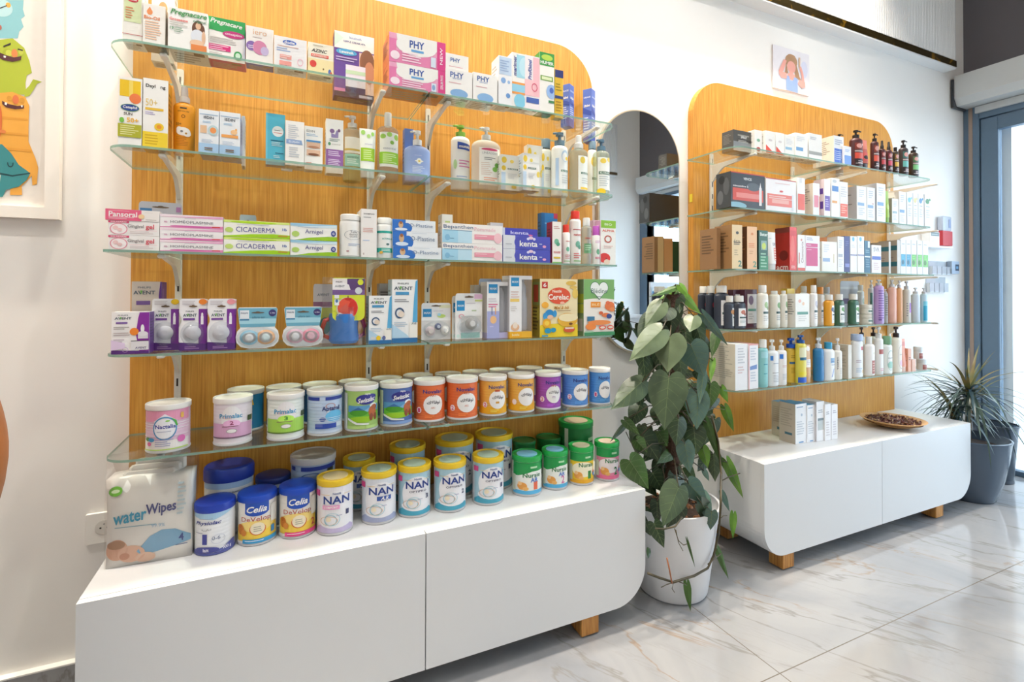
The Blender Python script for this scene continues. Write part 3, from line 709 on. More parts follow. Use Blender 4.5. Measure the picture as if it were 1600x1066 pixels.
a = phy_pink(None, 96, 142, 'lower of two pink and white saline cartons stacked on top shelf')
zt = a['zt']; Yk = a.location.y
b = carton(1, 1, 608, 696, 50, 'upper of two pink and white saline cartons stacked on top shelf', 'EFA8C8', [('r', 0, 0, .84, .42, 'E889B4'), ('p', [(.12, 1), (.14, .75), (.24, .58), (.42, .50), (.62, .50), (.84, .62), (.84, 1)], WH), ('e', .47, .65, .36, .33, WH), ('r', 0, 0, .12, .8, 'E87FB0'),
      ('r', .845, 0, 1, 1, 'E0488E'), ('t', .48, .72, .26, 'PHY', '2F56A4', {'h': .26}), ('r', .38, .46, .6, .54, '6AA8DC'), ('e', .1, .24, .08, .15, 'FBE6EF'), ('l', .22, .65, .38, 4, .09, 'FBE0EC'), ('r', .73, .05, .82, .40, 'DCE6F4'), ('t', .92, .5, .6, 'NEW', 'FBE0EC', {'rot': 1, 'h': .05})], Y=Yk, zb=zt+.0005, d=.10, side='E88A54')  # same painted orange reflection on the side as the lower carton
PHYW = [('t', .42, .80, .5, 'PHY', '4A68A8'), ('t', .42, .67, .32, 'serum', '8AA0CC', {'b': False}), ('l', .12, .85, .50, 1, .05, 'E8A8B4'), ('e', .5, .12, .33, .17, '8AB4E0')]
a = carton(1, 1, 696, 738, 106, 'white saline carton with blue dome print, at the front right of the pink pair', WH, PHYW, yb=149, d=.08)
carton(1, 1, 696, 732, 82, 'white saline carton stacked on another behind the pink pair', WH, [('t', .42, .62, .42, 'PHY', '4A68A8'), ('l', .15, .85, .2, 1, .08, 'E8A8B4')], Y=a.location.y+.004, zb=a['zt']+.0005, d=.07)
carton(1, 1, 739, 777, 112, 'white saline carton with blue dome print, second of the loose pair', WH, PHYW, yb=158, d=.08)
carton(1, 1, 779, 800, 86, 'narrow tall white carton with pale blue top and small blue dots', 'F3F4F6', [('r', .05, .62, .95, .98, 'C9DCF2'), ('e', .35, .5, .18, .06, '8AB0E0'), ('e', .75, .48, .1, .035, '9ABCE4'), ('e', .7, .2, .16, .05, '6A9AD4'), ('l', .1, .8, .9, 5, .05, '9FB8DC')], yb=161, d=.06)
carton(1, 1, 800, 820, 81, 'white and sky blue carton with vertical lettering and orange bands', WH, [('r', .35, .55, 1, .97, 'A8DCEC'), ('e', .95, .76, .4, .18, 'C4E8F4'), ('t', .22, .76, .36, 'marimer', '3A4A9A', {'rot': 1, 'h': .24}), ('r', 0, .42, 1, .46, 'F0A050'), ('r', 0, .28, 1, .42, '9AD4EC'), ('r', 0, .24, 1, .28, 'F0A050'), ('e', .6, .12, .45, .13, '8AD0EA')], yb=165, d=.05)
carton(1, 1, 820, 843, 85, 'white and pink carton with vertical blue script beside the sky blue one', 'F8EEF0', [('r', .55, .25, 1, .98, 'F6C0C8'), ('r', 0, .25, .6, .55, 'F8C8CC'), ('t', .34, .74, .38, 'ProRhinel', '4A66B0', {'rot': 1, 'i': True, 'h': .24}), ('r', .1, .12, .95, .22, '4A68B4'), ('o', .65, .42, .2, .08, .25, 'E0607C')], yb=169, d=.05)
carton(1, 1, 843, 866, 80, 'tall white carton with green top and blue nozzle picture', 'F6F3EC', [('r', 0, .78, 1, 1, '3FA04A'), ('e', .5, .92, .38, .05, 'B8D850'), ('t', .5, .83, .88, 'HUMER', WH), ('r', .06, .53, .9, .61, '7AA84A'), ('r', .14, .545, .82, .595, 'E4ECC0'), ('e', .8, .36, .35, .12, '9CBCE8'), ('e', .8, .38, .14, .05, '4A6CC0'), ('r', .6, .17, .98, .21, '4A8A5A')], yb=176, d=.05, side='3F8A3E')
carton(1, 1, 867, 880, 108, 'narrow golden yellow carton with dark blue top', 'E8B93A', [('r', 0, .84, 1, 1, '2A3478'), ('l', .1, .9, .70, 3, .06, 'A88A20'), ('r', 0, .40, 1, .46, '3A4A80'), ('l', .1, .9, .33, 4, .06, 'B88A28')], yb=184, d=.03)
for px, yt, yb, wd, lab in ((891, 129, 197, .035, 'blue carton turned corner-on, left of two near the right end of top shelf'), (922, 138, 222, .036, 'blue carton turned corner-on, last at the right end of top shelf')):
    x0, x1, Yf, z, h = place(1, 1, px-10, px+10, yt, yb)
    g = G(); pr = [(-wd/2, -wd/2), (wd/2, -wd/2), (wd/2, wd/2), (-wd/2, wd/2)]; g.prism(pr, 0, h, '5B74C4', .0006)
    A = [('r', .0, .0, 1, .25, '3E58AC'), ('p', [(0, .55), (1, .48), (1, .56), (0, .66)], '3A52A8'), ('l', .1, .9, .45, 6, .05, 'C8D2F0'), ('t', .5, .84, .8, 'URIAGE', 'DCE4F8'), ('t', .5, .68, .7, 'Bébé', WH, {'i': True})]
    g.art(A, wd, h, lambda a, b, lf: (a-wd/2, -wd/2-lf, b)); g.art(A, wd, h, lambda a, b, lf: (-wd/2-lf, wd/2-a, b))
    tag(g.build('carton', None, ((x0+x1)/2, min(Yf+.02, -.08), z), math.radians(32)), lab, 'box', grp(1, 1, 'product cartons'))

# ================================================================== NEAR UNIT, SECOND SHELF
carton(1, 2, 184, 221, 127, 'white sun cream carton with yellow top, orange disc and olive band', WH, [('r', .06, .72, .95, .96, 'F2C722'), ('r', .45, .72, .62, .96, 'F8DC6A'), ('e', .72, .70, .25, .075, 'F08048'), ('e', .5, .56, .40, .055, '7AB04A'), ('e', .5, .56, .38, .048, '2A4A96'), ('t', .5, .56, .6, 'Cetaphil', WH),
  ('t', .42, .47, .36, 'SUN', '55504A'), ('t', .62, .38, .5, '50+', 'F0B62E', {'h': .07}), ('e', .16, .37, .10, .04, '7AC04A'), ('r', 0, .13, 1, .32, 'B4B42C'), ('l', .1, .9, .29, 5, .03, 'E2E0A0')], yb=237, d=.045, side='E8E6E0')
carton(1, 2, 222.5, 262, 129, 'white sun cream carton with yellow base and small sun emblem', WH, [('t', .5, .89, .78, 'Dayl   ng', '4A4844'), ('t', .34, .66, .46, '50+', 'F0D070', {'b': False, 'h': .10}), ('r', .1, .55, .82, .585, 'ECC040'), ('l', .1, .6, .52, 2, .025, 'C4B8E0'), ('e', .65, .32, .19, .055, 'F2CC30'), ('e', .65, .32, .10, .03, 'F09A28'), ('r', .0, 0, 1, .24, 'F5D436'), ('l', .1, .75, .19, 4, .04, 'D8B020')], yb=241, d=.05, side='E8A62E')
bottle(1, 2, 270, 305, 137, 164, 'orange sun spray bottle with clear nozzle cap and white flower print', 'F2A020', WH, 'spray',
 [('t', .5, .90, .42, 'ISDIN SUN CARE', '7A4A10', {'h': .025}), ('r', .38, .955, .62, .985, '4A4030'), ('o', .5, .79, .07, .035, .3, '7A4A10'), ('t', .33, .62, .22, '50+', '8A5A10'), ('e', .5, .46, .26, .09, WH), ('e', .36, .5, .12, .06, WH), ('e', .64, .42, .14, .07, WH), ('e', .45, .46, .05, .025, '8A8A8A'), ('e', .6, .42, .04, .02, 'B88A30'), ('l', .25, .72, .33, 6, .035, 'C87A10'), ('r', .35, .02, .62, .05, '5A4A30')], yb=248, sy=.7, capw=.5, neck=.45, taper=.97, capmat=clear('F0F0F0', 'cap_plastic', .5, .1))
ISD = lambda a: [('r', 0, 0, 1, .22, 'A9CBEA'), ('r', .05, .88, .95, .90, 'A8C0D8'), ('t', .5, .82, .5, 'ISDIN', '4A4E58'), ('l', .2, .8, .73, 2, .03, 'A8CCE8')]+a+[('l', .15, .85, .30, 3, .03, 'B8C8DC'), ('r', .3, .10, .7, .125, '8A6A5A'), ('r', .3, .06, .7, .08, '8A7A4A')]
carton(1, 2, 310, 341.5, 176, 'pale blue carton with orange target emblem, left of the matching pair', 'EDF1F5', ISD([('r', .08, .45, .4, .63, 'E8C09A'), ('e', .72, .53, .26, .12, 'BFD8DC'), ('e', .72, .53, .16, .07, 'F09A58')]), yb=244, d=.085, side='8FB4DC')
carton(1, 2, 342.5, 375, 179, 'pale blue carton with orange bar and starburst, right of the matching pair', 'EDF1F5', ISD([('r', .1, .40, .9, .47, 'F0A85C'), ('e', .7, .54, .16, .06, 'F4C690'), ('e', .8, .60, .05, .03, 'F0B060')]), yb=248, d=.085, side='8FB4DC')
carton(1, 2, 377, 382, 186, 'thin pale blue carton edge showing behind the orange bar carton', 'DCE8F4', [], Y=-.20, d=.05)
carton(1, 2, 415, 445, 180, 'turquoise carton with white round emblem', '57BBD4', [('e', .62, .66, .30, .105, 'F2F6F6'), ('t', .6, .68, .3, 'neutro', '5A5A5A'), ('l', .4, .85, .63, 1, .03, 'E0908A'), ('r', .25, .47, .9, .485, '2A6A8A'), ('l', .3, .9, .44, 3, .03, 'CDEAF0'), ('r', .5, .23, .92, .245, '2A6A8A'), ('l', .4, .9, .18, 2, .03, 'CDEAF0'), ('r', 0, 0, .1, 1, '6FCADF')], yb=262, d=.03, side='6A8AD0')
carton(1, 2, 445.5, 475, 191, 'slim white carton with slanted blue band beside the turquoise one', WH, [('l', .15, .75, .90, 8, .045, 'C8CCD4'), ('p', [(.05, .48), (.92, .48), (.86, .58), (.05, .58)], '8FA9D2'), ('t', .46, .53, .55, 'ELUSAN', 'E8EEF8'), ('l', .2, .8, .4, 5, .05, 'C8CCD4')], yb=262, d=.06, side='E0DED8')
carton(1, 2, 475.5, 504, 199, 'white carton with two skin photos below a blue bar', WH, [('t', .33, .89, .45, 'ISDIN', '5A5A5E', {'b': False}), ('l', .1, .75, .82, 2, .035, 'A8C4E0'), ('r', .1, .64, .88, .68, '4A94D0'), ('r', .12, .50, .86, .63, 'E8BFA4'), ('e', .5, .52, .3, .03, 'C08A6A'), ('r', .12, .32, .86, .46, 'EAC4A8'), ('e', .5, .35, .3, .03, '8A5A40'), ('r', .1, .10, .38, .16, 'C8685A')], yb=268, d=.04)
g = G(); g.box(-.014, .014, 0, .02, 0, .0015, 'E4E2DA'); x0, x1, Yf, z, h = place(1, 2, 442, 462, 265, None); tag(g.build('price_label', None, (x0+.01, -.24, ZS[2]-TH/2-.0022)), 'small paper price label under the second shelf glass', 'label')
carton(1, 2, 509, 536, 187, 'white and purple carton with goat drawing', WH, [('e', .35, .78, .14, .04, '8A6A9A'), ('p', [(.3, .66), (.7, .66), (.72, .80), (.6, .80), (.52, .72), (.3, .74)], '9A8ABA'), ('e', .75, .80, .08, .03, '7A5A7A'), ('l', .2, .85, .63, 2, .03, '8A9A9A'), ('e', .2, .54, .08, .03, '5A9A6A'), ('t', .58, .54, .5, 'essentiel', 'B0A8A0', {'b': False}), ('r', 0, .13, 1, .44, '9A66AC'), ('l', .12, .88, .40, 3, .035, 'E8D8F0'), ('l', .12, .88, .25, 4, .03, 'E8D8F0')], yb=273, d=.04)
bottle(1, 2, 535, 565, 177, 197, 'clear pump bottle of yellow liquid with white and mint label', 'DDE4DC', 'E9E9E7', 'pump', [('r', .12, .55, .9, .88, 'F0EFE8'), ('r', .12, .28, .9, .53, 'A9DCCB'), ('r', .12, .60, .9, .64, 'DAC060'), ('t', .5, .47, .5, 'essentiel', '7AA890'), ('l', .25, .75, .42, 3, .04, 'E8F8F0')], yb=284, sy=.8, clearmat=clear('EEF0E4', 'clear_bottle', .78), liquid=ink('E4C830'), capw=.5)
tube_item(1, 2, 562, 588, 199, 'white cream tube with bright green band, standing on its cap', 'F4F6F0', 'F0F0EC', [('e', .2, .90, .14, .06, 'A8D86A'), ('e', .55, .82, .12, .05, 'B4DC7A'), ('e', .82, .88, .10, .05, '9AD060'), ('t', .55, .62, .5, 'essentiel', 'A8A0C0', {'b': False}), ('r', .05, .20, .95, .52, 'A4D32A'), ('l', .2, .85, .46, 5, .05, 'DDF0A8')], yb=278)
bottle(1, 2, 589, 622, 170, 192, 'tall clear bottle with leafy white and lime green label', 'E2E0D8', 'D8D8D4', 'cap', [('r', .1, .24, .95, .95, 'F4F4EC'), ('e', .25, .86, .12, .05, '9CCB58'), ('e', .5, .9, .10, .05, 'A8D86A'), ('e', .8, .86, .12, .06, 'A0C858'), ('e', .6, .74, .08, .04, '8AB84A'), ('t', .52, .62, .5, 'essentiel', '9A9AA8', {'b': False}), ('r', .1, .30, .95, .54, '9ED33A'), ('l', .25, .8, .49, 5, .04, 'DCF0B0')], yb=281, sy=.85, clearmat=clear('E8E4DC', 'clear_bottle2', .82), capw=.34, neck=.3)
bottle(1, 2, 631, 672, 197, 222, 'periwinkle blue pump bottle with white daisy print', '9DB4E8', 'F2F0EC', 'pump', [('e', .5, .66, .075, .10, 'FBFBF0'), ('e', .5, .66, .13, .035, 'FBFBF0'), ('e', .5, .66, .035, .03, 'F0D050'), ('l', .3, .7, .48, 5, .05, 'DCE6FA'), ('l', .36, .64, .85, 1, .04, 'C8D4F4')], yb=283, sy=.6, capw=.34, neck=.3)
carton(1, 2, 632, 646, 200, 'blue carton hidden behind the periwinkle pump bottle', '6C8CD4', [], Y=-.17, d=.03)
bottle(1, 2, 704, 734, 188, 207, 'white pump bottle with lime green pump and deep blue badge', 'F5F4F2', '86B84A', 'pump', [('p', [(.28, .82), (.9, .80), (.9, .93), (.28, .97)], '2F4FA8'), ('t', .6, .88, .5, 'mustela', WH), ('l', .35, .88, .58, 3, .06, 'D486B0'), ('e', .18, .5, .09, .10, 'B8D8A0'), ('l', .25, .9, .25, 2, .05, 'A8B8DC')], yb=294, sy=.75, capw=.5, neck=.45)
bottle(1, 2, 736, 782, 189, 210, 'large clear-bodied pump bottle with white label and green leaves', 'F0EEE8', 'E4E6E6', 'pump', [('r', .22, .08, .84, .96, 'F8F6F0'), ('e', .52, .92, .24, .03, 'D84A78'), ('t', .52, .84, .42, 'LINÉADERM', '9A9A9A', {'b': False}), ('l', .36, .7, .72, 2, .04, '8A8A8A'), ('l', .28, .58, .60, 7, .045, 'E4CFC0'), ('e', .72, .56, .07, .06, '6FB04A'), ('e', .66, .46, .08, .06, '86C45A'), ('l', .35, .75, .25, 3, .05, 'F0A888')], yb=294, sy=.6, capw=.3, neck=.25, clearmat=clear('F2F0EA', 'clear_bottle3', .55))
KL = [('e', .14, .85, .12, .09, 'F4D24A'), ('e', .5, .82, .09, .05, 'F6DC6A'), ('e', .12, .62, .10, .07, 'F2CE40'), ('e', .92, .45, .10, .08, 'F6DC6A'), ('r', .30, .58, .78, .625, '3E5A50'), ('t', .54, .60, .4, 'KLORANE', 'E8F0E8'), ('l', .32, .76, .46, 4, .04, 'D8D8D8'), ('r', .0, 0, .2, .5, 'C8DCF0'), ('e', .6, .1, .12, .05, 'F0CC40')]
carton(1, 2, 783, 816, 239, 'short white carton with yellow flower print, left of the baby care pair', 'F6F4EC', KL, yb=296, d=.06, side='E4E4E0')
carton(1, 2, 817, 843, 237, 'short white carton with yellow flower print, narrower right of the baby care pair', 'F6F4F0', KL, yb=296, d=.06, side='DCE6EE')
carton(1, 2, 824, 848, 224, 'taller flower print carton standing behind the baby care pair', 'F2F0E8', KL, Y=-.16, d=.03)
bottle(1, 2, 844, 861, 213, 228, 'small yellow print bottle with slate blue cap behind the cartons', 'EDEFE6', '6F8A9C', 'cap', KL, Y=-.17, capw=.8, sy=.8)
bottle(1, 2, 861, 887, 200, 222, 'front white bottle with slate blue pump and yellow flower label', 'F2F3F2', '6F8A9C', 'pump', [('e', .6, .85, .20, .13, 'C4D8EE'), ('e', .6, .83, .16, .10, WH), ('e', .7, .8, .09, .04, 'F2D04A'), ('r', .38, .50, .95, .545, '3F6A58'), ('t', .66, .52, .48, 'KLORANE', 'E8F0E8'), ('l', .42, .9, .42, 4, .05, 'D4D8D8'), ('r', .42, .04, .85, .09, 'F2CC48'), ('r', .12, .2, .28, .8, 'B4CCEA')], yb=304, sy=.9, capw=.62, neck=.5)
bottle(1, 2, 889, 918, 204, 226, 'clear spray bottle with white nozzle and yellow flower label', 'DCE4DC', 'F2F0EE', 'spray', [('r', .3, .14, .95, .92, 'F4F6F2'), ('e', .5, .82, .12, .08, 'F2D458'), ('r', .42, .50, .95, .545, '3F6A58'), ('t', .68, .52, .4, 'KLORANE', 'E8F0E8'), ('l', .45, .9, .40, 3, .05, 'D0D4D4'), ('r', .4, .15, .8, .20, 'F0CC40')], yb=306, sy=.85, clearmat=clear('E4EBE2', 'clear_bottle4', .75), capw=.5)
bottle(1, 2, 918, 932, 217, 230, 'small bottle with slate blue pump behind the last two clear bottles', 'EEF0EC', '6F8A9C', 'cap', [('e', .5, .8, .3, .1, 'F0D050'), ('r', .3, .45, .9, .50, '3F6A58')], Y=-.11, sy=.9, capw=.8)
bottle(1, 2, 926, 952, 211, 230, 'clear bottle with slate blue pump, rightmost on second shelf', 'DDE6DC', '5F7F96', 'pump', [('r', .12, .18, .9, .92, 'F5F6F0'), ('e', .4, .84, .15, .06, 'F2D458'), ('e', .75, .88, .15, .05, 'F4DC70'), ('r', .18, .53, .86, .60, '3F6A58'), ('t', .52, .565, .56, 'KLORANE', 'E8F0E8'), ('l', .2, .8, .48, 5, .05, 'C8D0D4'), ('e', .3, .14, .22, .07, 'F0CE30')], yb=309, sy=.85, clearmat=clear('E6ECDE', 'clear_bottle5', .75), capw=.5)

# ================================================================== NEAR UNIT, THIRD SHELF
def stack(u, s, xl, xr, tops, labs, col, arts, d=.05, Y=None, jit=(0, 0, 0), side=None):
    """cartons lying on each other: pixel tops from the lowest upward"""
    zb = None; x0, x1, Yf, z, h = place(u, s, xl, xr, tops[0], None, Y)
    base = z; prev = base
    for k, t in enumerate(tops):
        dd = dpy(u, s, (xl+xr)/2); zt_ = solveZ(t-dd, (x0+x1)/2, Yf)
        a = arts[k] if isinstance(arts, list) and isinstance(arts[0], list) else arts
        c = col[k] if isinstance(col, (list, tuple)) else col
        o = carton(u, s, xl+jit[k % 3], xr+jit[k % 3], t, labs[k], c, a, Y=Yf+.001*k, zb=prev+(.0004 if k else 0), ht=zt_-prev-.0004, d=d, side=side)
        prev = zt_
GG = [('e', .2, .42, .17, .38, 'FBF0F0'), ('o', .2, .42, .17, .40, .12, 'E890A4'), ('r', .0, .84, .4, .98, 'D84A74'), ('t', .2, .91, .3, 'DELABARRE', 'FBE0E8', {'h': .08}), ('e', .14, .5, .05, .14, 'F0C8C8'), ('e', .22, .36, .05, .12, 'F0C8C8'), ('t', .53, .62, .32, 'Gingival', '9A9496'), ('t', .81, .60, .17, 'gel', 'D85A6A'), ('r', .40, .36, .95, .375, 'EDAAB4'), ('l', .42, .9, .26, 2, .1, 'D8C8C8')]
stack(1, 3, 169, 249, (373, 350.5), ('lower of two white and pink toothing gel cartons at the left end of third shelf', 'middle white and pink gel carton under the bright pink one'), 'F6F2F0', GG, d=.04)
stk = [o for o in COL.objects if o.get('zt')][-1]
carton(1, 3, 164.5, 249, 326, 'bright pink and white carton on top of the gel stack', 'F4EEEA', [('r', 0, 0, .66, 1, 'EA6488'), ('t', .32, .56, .52, 'Pansoral', WH), ('l', .06, .55, .85, 1, .06, 'F8C8D4'), ('l', .06, .6, .28, 2, .12, 'F8C8D4'), ('e', .66, .42, .06, .22, 'F4D0A0'), ('l', .74, .95, .16, 1, .1, 'B8B0A8'), ('l', .72, .95, .8, 1, .06, 'D8D0CC')], Y=YS+.012, zb=stk['zt']+.0004, ht=.026, d=.04)
def blistercard(u, s, xl, xr, yt, lab, col, art=(), bub=None, yb=None, Y=None, hole=(.5, .93, .14), bubcol=CLR, inner=(), outline=None, name='blister_pack', thick=.0012):
    x0, x1, Yf, z, h = place(u, s, xl, xr, yt, yb, Y)
    if Y is None: Yf += .02
    W = x1-x0; root = empty(name, ((x0+x1)/2, Yf, z))
    g = G(); ol = outline or rrect(0, 1, 0, 1, (0.02, 0.02, .08, .08), 5)
    slab_xz(g, [(a*W-W/2, b*h) for a, b in ol], 0, thick, col)
    A = list(art)
    if hole: A += [('e', hole[0], hole[1], hole[2], .018, '6E5A46'), ('e', hole[0], hole[1]+.012, hole[2]*.35, .018, '6E5A46')]
    g.art(A, W, h, lambda a, b, lf: (a-W/2, -lf, b)); g.build('backing_card', root)
    if bub:
        cu, cv, ru, rv, dp = bub; g = G(); seg = 28; P = []
        for k in range(6):
            t = k/5*PI/2; P.append((math.cos(t), math.sin(t)))
        vs = []
        for r_, q in P: vs += [((cu+ru*r_*math.cos(2*PI*a/seg))*W-W/2, -dp*q-.0008, (cv+rv*r_*math.sin(2*PI*a/seg))*h) for a in range(seg)]
        fs = [(j*seg+k, j*seg+(k+1) % seg, (j+1)*seg+(k+1) % seg, (j+1)*seg+k) for j in range(5) for k in range(seg)]
        g.add(vs, fs, bubcol, True); g.build('clear_bubble', root)
    for nm, fn in inner: g = G(); fn(g, W, h); g.build(nm, root)
    tag(root, lab, 'package', grp(u, s, 'blister packs')); return root
blistercard(1, 3, 216, 284, 318, 'pale blister pack with blue strip standing behind the pink gel carton', 'C9CCD6', [('r', .03, .80, .3, .87, '4A88C0'), ('r', .86, .82, .97, .92, 'C088C0')], Y=-.20, hole=(.5, .9, .2))
HO = [('r', 0, .80, 1, 1, 'E8A8CC'), ('p', [(0, .8), (1, .98), (1, 1.0), (0, 1.0)], 'F6E4EC'), ('p', [(0, .06), (.5, .16), (1, .24), (1, 0), (0, 0)], 'E890C0'), ('e', .5, .13, .35, .07, 'D868AC'), ('t', .50, .48, .68, 'HOMÉOPLASMINE', '5A5A6A', {'b': False, 'h': .26}), ('l', .38, .6, .74, 1, .06, 'B8B8C0'), ('t', .09, .42, .05, 'Hb', 'C880A8'), ('r', .82, .12, .95, .2, 'D8504A')]
stack(1, 3, 249.8, 348.5, (379.5, 360.5, 340), ('lowest of three white and magenta ointment cartons', 'middle one of three white and magenta ointment cartons', 'uppermost of three white and magenta ointment cartons'), 'F7F3F4', HO, d=.035)
CI = [('r', 0, .86, 1, 1, 'D8EC80'), ('e', .45, .90, .35, .07, 'B4DC28'), ('p', [(0, .0), (1, .0), (1, .22), (.75, .26), (.4, .2), (0, .06)], 'A8D820'), ('t', .48, .47, .6, 'CICADERMA', '4A4A9A', {'b': False, 'h': .30}), ('e', .08, .42, .06, .15, 'C8E078'), ('t', .92, .56, .07, 'Hb', '4A6AB0'), ('l', .2, .8, .76, 1, .06, 'B8B8C8'), ('r', .82, .12, .97, .2, 'C89A3A')]
stack(1, 3, 349.3, 452.5, (373.5, 347.5), ('lower of two white and lime green ointment cartons', 'upper of two white and lime green ointment cartons'), 'F7F6EE', CI, d=.035)
blistercard(1, 3, 374, 400, 337, 'small clear hanging tab showing behind the lime green cartons', 'AFC4CC', [], Y=-.16, hole=(.5, .85, .2))
AR = [('r', 0, .84, 1, 1, '9CCBE4'), ('p', [(0, .8), (1, .97), (1, .8), (.5, .78)], 'D8ECF4'), ('p', [(.1, 0), (1, 0), (1, .26), (.8, .26), (.4, .16)], '9CCB28'), ('e', .11, .36, .08, .17, 'B8D870'), ('t', .5, .50, .38, 'Arnigel', '3A3A8A', {'b': False}), ('e', .92, .46, .055, .18, '34489A'), ('t', .92, .46, .05, 'G', WH), ('l', .15, .8, .78, 1, .05, 'A8B8D0')]
stack(1, 3, 453.5, 526.5, (376.5, 350.5), ('lower of two white, sky blue and green gel cartons', 'upper of two white, sky blue and green gel cartons'), 'F7F7F2', AR, d=.035)
bottle(1, 3, 530, 563, 333, 343, 'wide white wipes tub with printed arc label', 'F5F4F1', 'F7F6F3', 'cap', [('t', .6, .78, .26, 'Tolle', '4A4A52', {'b': False}), ('t', .6, .70, .34, 'douceur', '4A4A52', {'b': False}), ('t', .6, .62, .3, 'OUATE', '4A4A52', {'b': False}), ('o', .6, .68, .36, .16, .06, 'AAB0B8'), ('l', .4, .9, .38, 2, .05, 'B8C4DC'), ('r', .33, .12, .42, .16, 'A86A74'), ('p', [(.85, .3), (1, .42), (1, .38), (.86, .27)], 'D0DCE8')], sy=.9, name='wipes_tub', capw=.93, neck=.88)
carton(1, 3, 564, 588.5, 326, 'tall slim white carton between two white bottles', 'F4F1EE', [('t', .5, .90, .7, 'SHAMPOO', '6A6A6A', {'h': .03}), ('l', .15, .85, .83, 1, .03, '8A8A8A'), ('l', .12, .9, .6, 3, .035, 'E0A8A0'), ('l', .12, .6, .35, 1, .03, 'B8C8E8'), ('r', .12, .05, .2, .09, 'C8B8B8')], d=.04)
carton(1, 3, 560, 575, 330, 'slim white carton mostly hidden behind the tall slim white one', 'EDEBE6', [], Y=-.2, d=.04)
bottle(1, 3, 587.5, 613, 338.5, 349, 'white pill bottle with two teal bands', 'F3F4F1', 'F2F2EE', 'cap', [('r', 0, .82, 1, .90, '2FAFA0'), ('r', 0, .30, 1, .14, '2FAFA0'), ('r', .05, .14, .95, .30, '2FAFA0'), ('t', .62, .62, .6, 'ACTIPOLLEN', '2A9A90', {'h': .06}), ('e', .6, .43, .08, .04, '5A7A78'), ('e', .28, .14, .09, .05, 'F0C050'), ('l', .3, .9, .25, 2, .05, 'D8F4F0')], sy=.95, name='pill_bottle', capw=.9, neck=.85)
OP = [('r', 0, 0, .30, 1, '2F74CC'), ('e', .33, .3, .12, .42, '2F74CC'), ('e', .2, .16, .14, .13, 'DCE8F8'), ('e', .19, .55, .055, .28, 'D8B48A'), ('e', .19, .72, .035, .12, 'A86A40'), ('t', .66, .55, .54, 'O-Plastine', '7088A8', {'b': False, 'h': .3}), ('l', .42, .9, .9, 1, .06, 'C8D4E0')]
stack(1, 3, 614, 690, (385.5,), ('lowest of three blue and white teething gel cartons with a baby picture',), 'EDF2F6', OP, d=.04)
z_ = [o for o in COL.objects if o.get('zt')][-1]['zt']
stack_ = ((613.5, 684, 364.5, 'middle of three blue and white teething gel cartons with a baby picture'), (613, 680.5, 347, 'uppermost of three blue and white teething gel cartons with a baby picture'))
for xl, xr, t, lb in stack_:
    zt_ = solveZ(t-dpy(1, 3, 650), .45, YS+.013); o = carton(1, 3, xl, xr, t, lb, 'EDF2F6', OP, Y=YS+.013, zb=z_+.0004, ht=zt_-z_-.0004, d=.04); z_ = zt_
carton(1, 3, 690, 707, 334, 'small white carton with green mark peeking above the blue and cream cartons', 'F1F0EA', [('r', .3, .80, .75, .86, 'C8D88A'), ('t', .5, .74, .5, 'hé', '5AA05A')], Y=-.20, d=.04)
BP = [('r', 0, .0, .48, .66, 'C3E4F4'), ('r', 0, .0, .25, .66, 'A9D9F0'), ('t', .26, .80, .48, 'Bepanthen', '2A5A8A', {'b': False, 'h': .24}), ('r', .03, .625, .48, .645, '2A5A8A'), ('t', .70, .76, .36, 'Pommade', 'F0C0CC', {'b': False, 'h': .2}), ('r', .52, .22, .88, .48, 'EE9CAE'), ('l', .54, .8, .4, 1, .08, 'F8D8DC'), ('e', .92, .32, .07, .28, 'F6C8D0'), ('e', .08, .26, .04, .16, '88C0E0'), ('l', .12, .2, .22, 1, .06, '5A8AB0')]
stack(1, 3, 691, 785, (380, 350), ('lower of two cream and blue ointment cartons with pink flash', 'upper of two cream and blue ointment cartons with pink flash'), 'F7F3EF', BP, d=.045)
KE = [('r', 0, 0, .25, 1, 'DCE0E6'), ('e', .40, .5, .17, .5, '4F54BC'), ('r', .38, .0, 1, 1, '4F54BC'), ('e', .58, .86, .05, .12, 'E8C8D8'), ('e', .52, .78, .03, .1, 'D8D8F0'), ('e', .65, .78, .03, .1, 'D8D8F0'), ('t', .53, .42, .38, 'kenta', WH, {'h': .44}), ('e', .87, .25, .04, .1, 'F0A8C8'), ('l', .05, .2, .35, 1, .08, '9AA0B0'), ('r', .76, .4, .82, .46, 'C8CCE8')]
stack(1, 3, 786, 859.5, (389.5, 368.5), ('lower of two violet blue nappy cream cartons with white lettering', 'middle violet blue cream carton, on the lower one'), '5A5FC4', KE, d=.045)
z_ = [o for o in COL.objects if o.get('zt')][-1]['zt']
carton(1, 3, 783, 840, 353, 'glossy violet blue carton lying on top of the violet pair, further back', '4A4CB4', [('r', 0, 0, .1, 1, 'D8DCE6'), ('t', .5, .45, .5, 'kenta', 'D8D8F0', {'h': .4}), ('e', .8, .2, .06, .1, 'E878A8')], Y=-.272, zb=z_+.0004, ht=.026, d=.045)
carton(1, 3, 766, 786, 347, 'flat white packet edge behind the glossy violet carton', 'E4E0E4', [], Y=-.18, d=.03)
carton(1, 3, 846, 871, 332, 'saturated blue carton at the back behind the red and white ones', '2F7FC0', [('l', .2, .7, .8, 1, .05, '7AB8E4'), ('r', 0, .0, .2, 1, '2468A4'), ('r', .75, .9, 1, 1, 'C03A5A')], Y=-.20, d=.03)
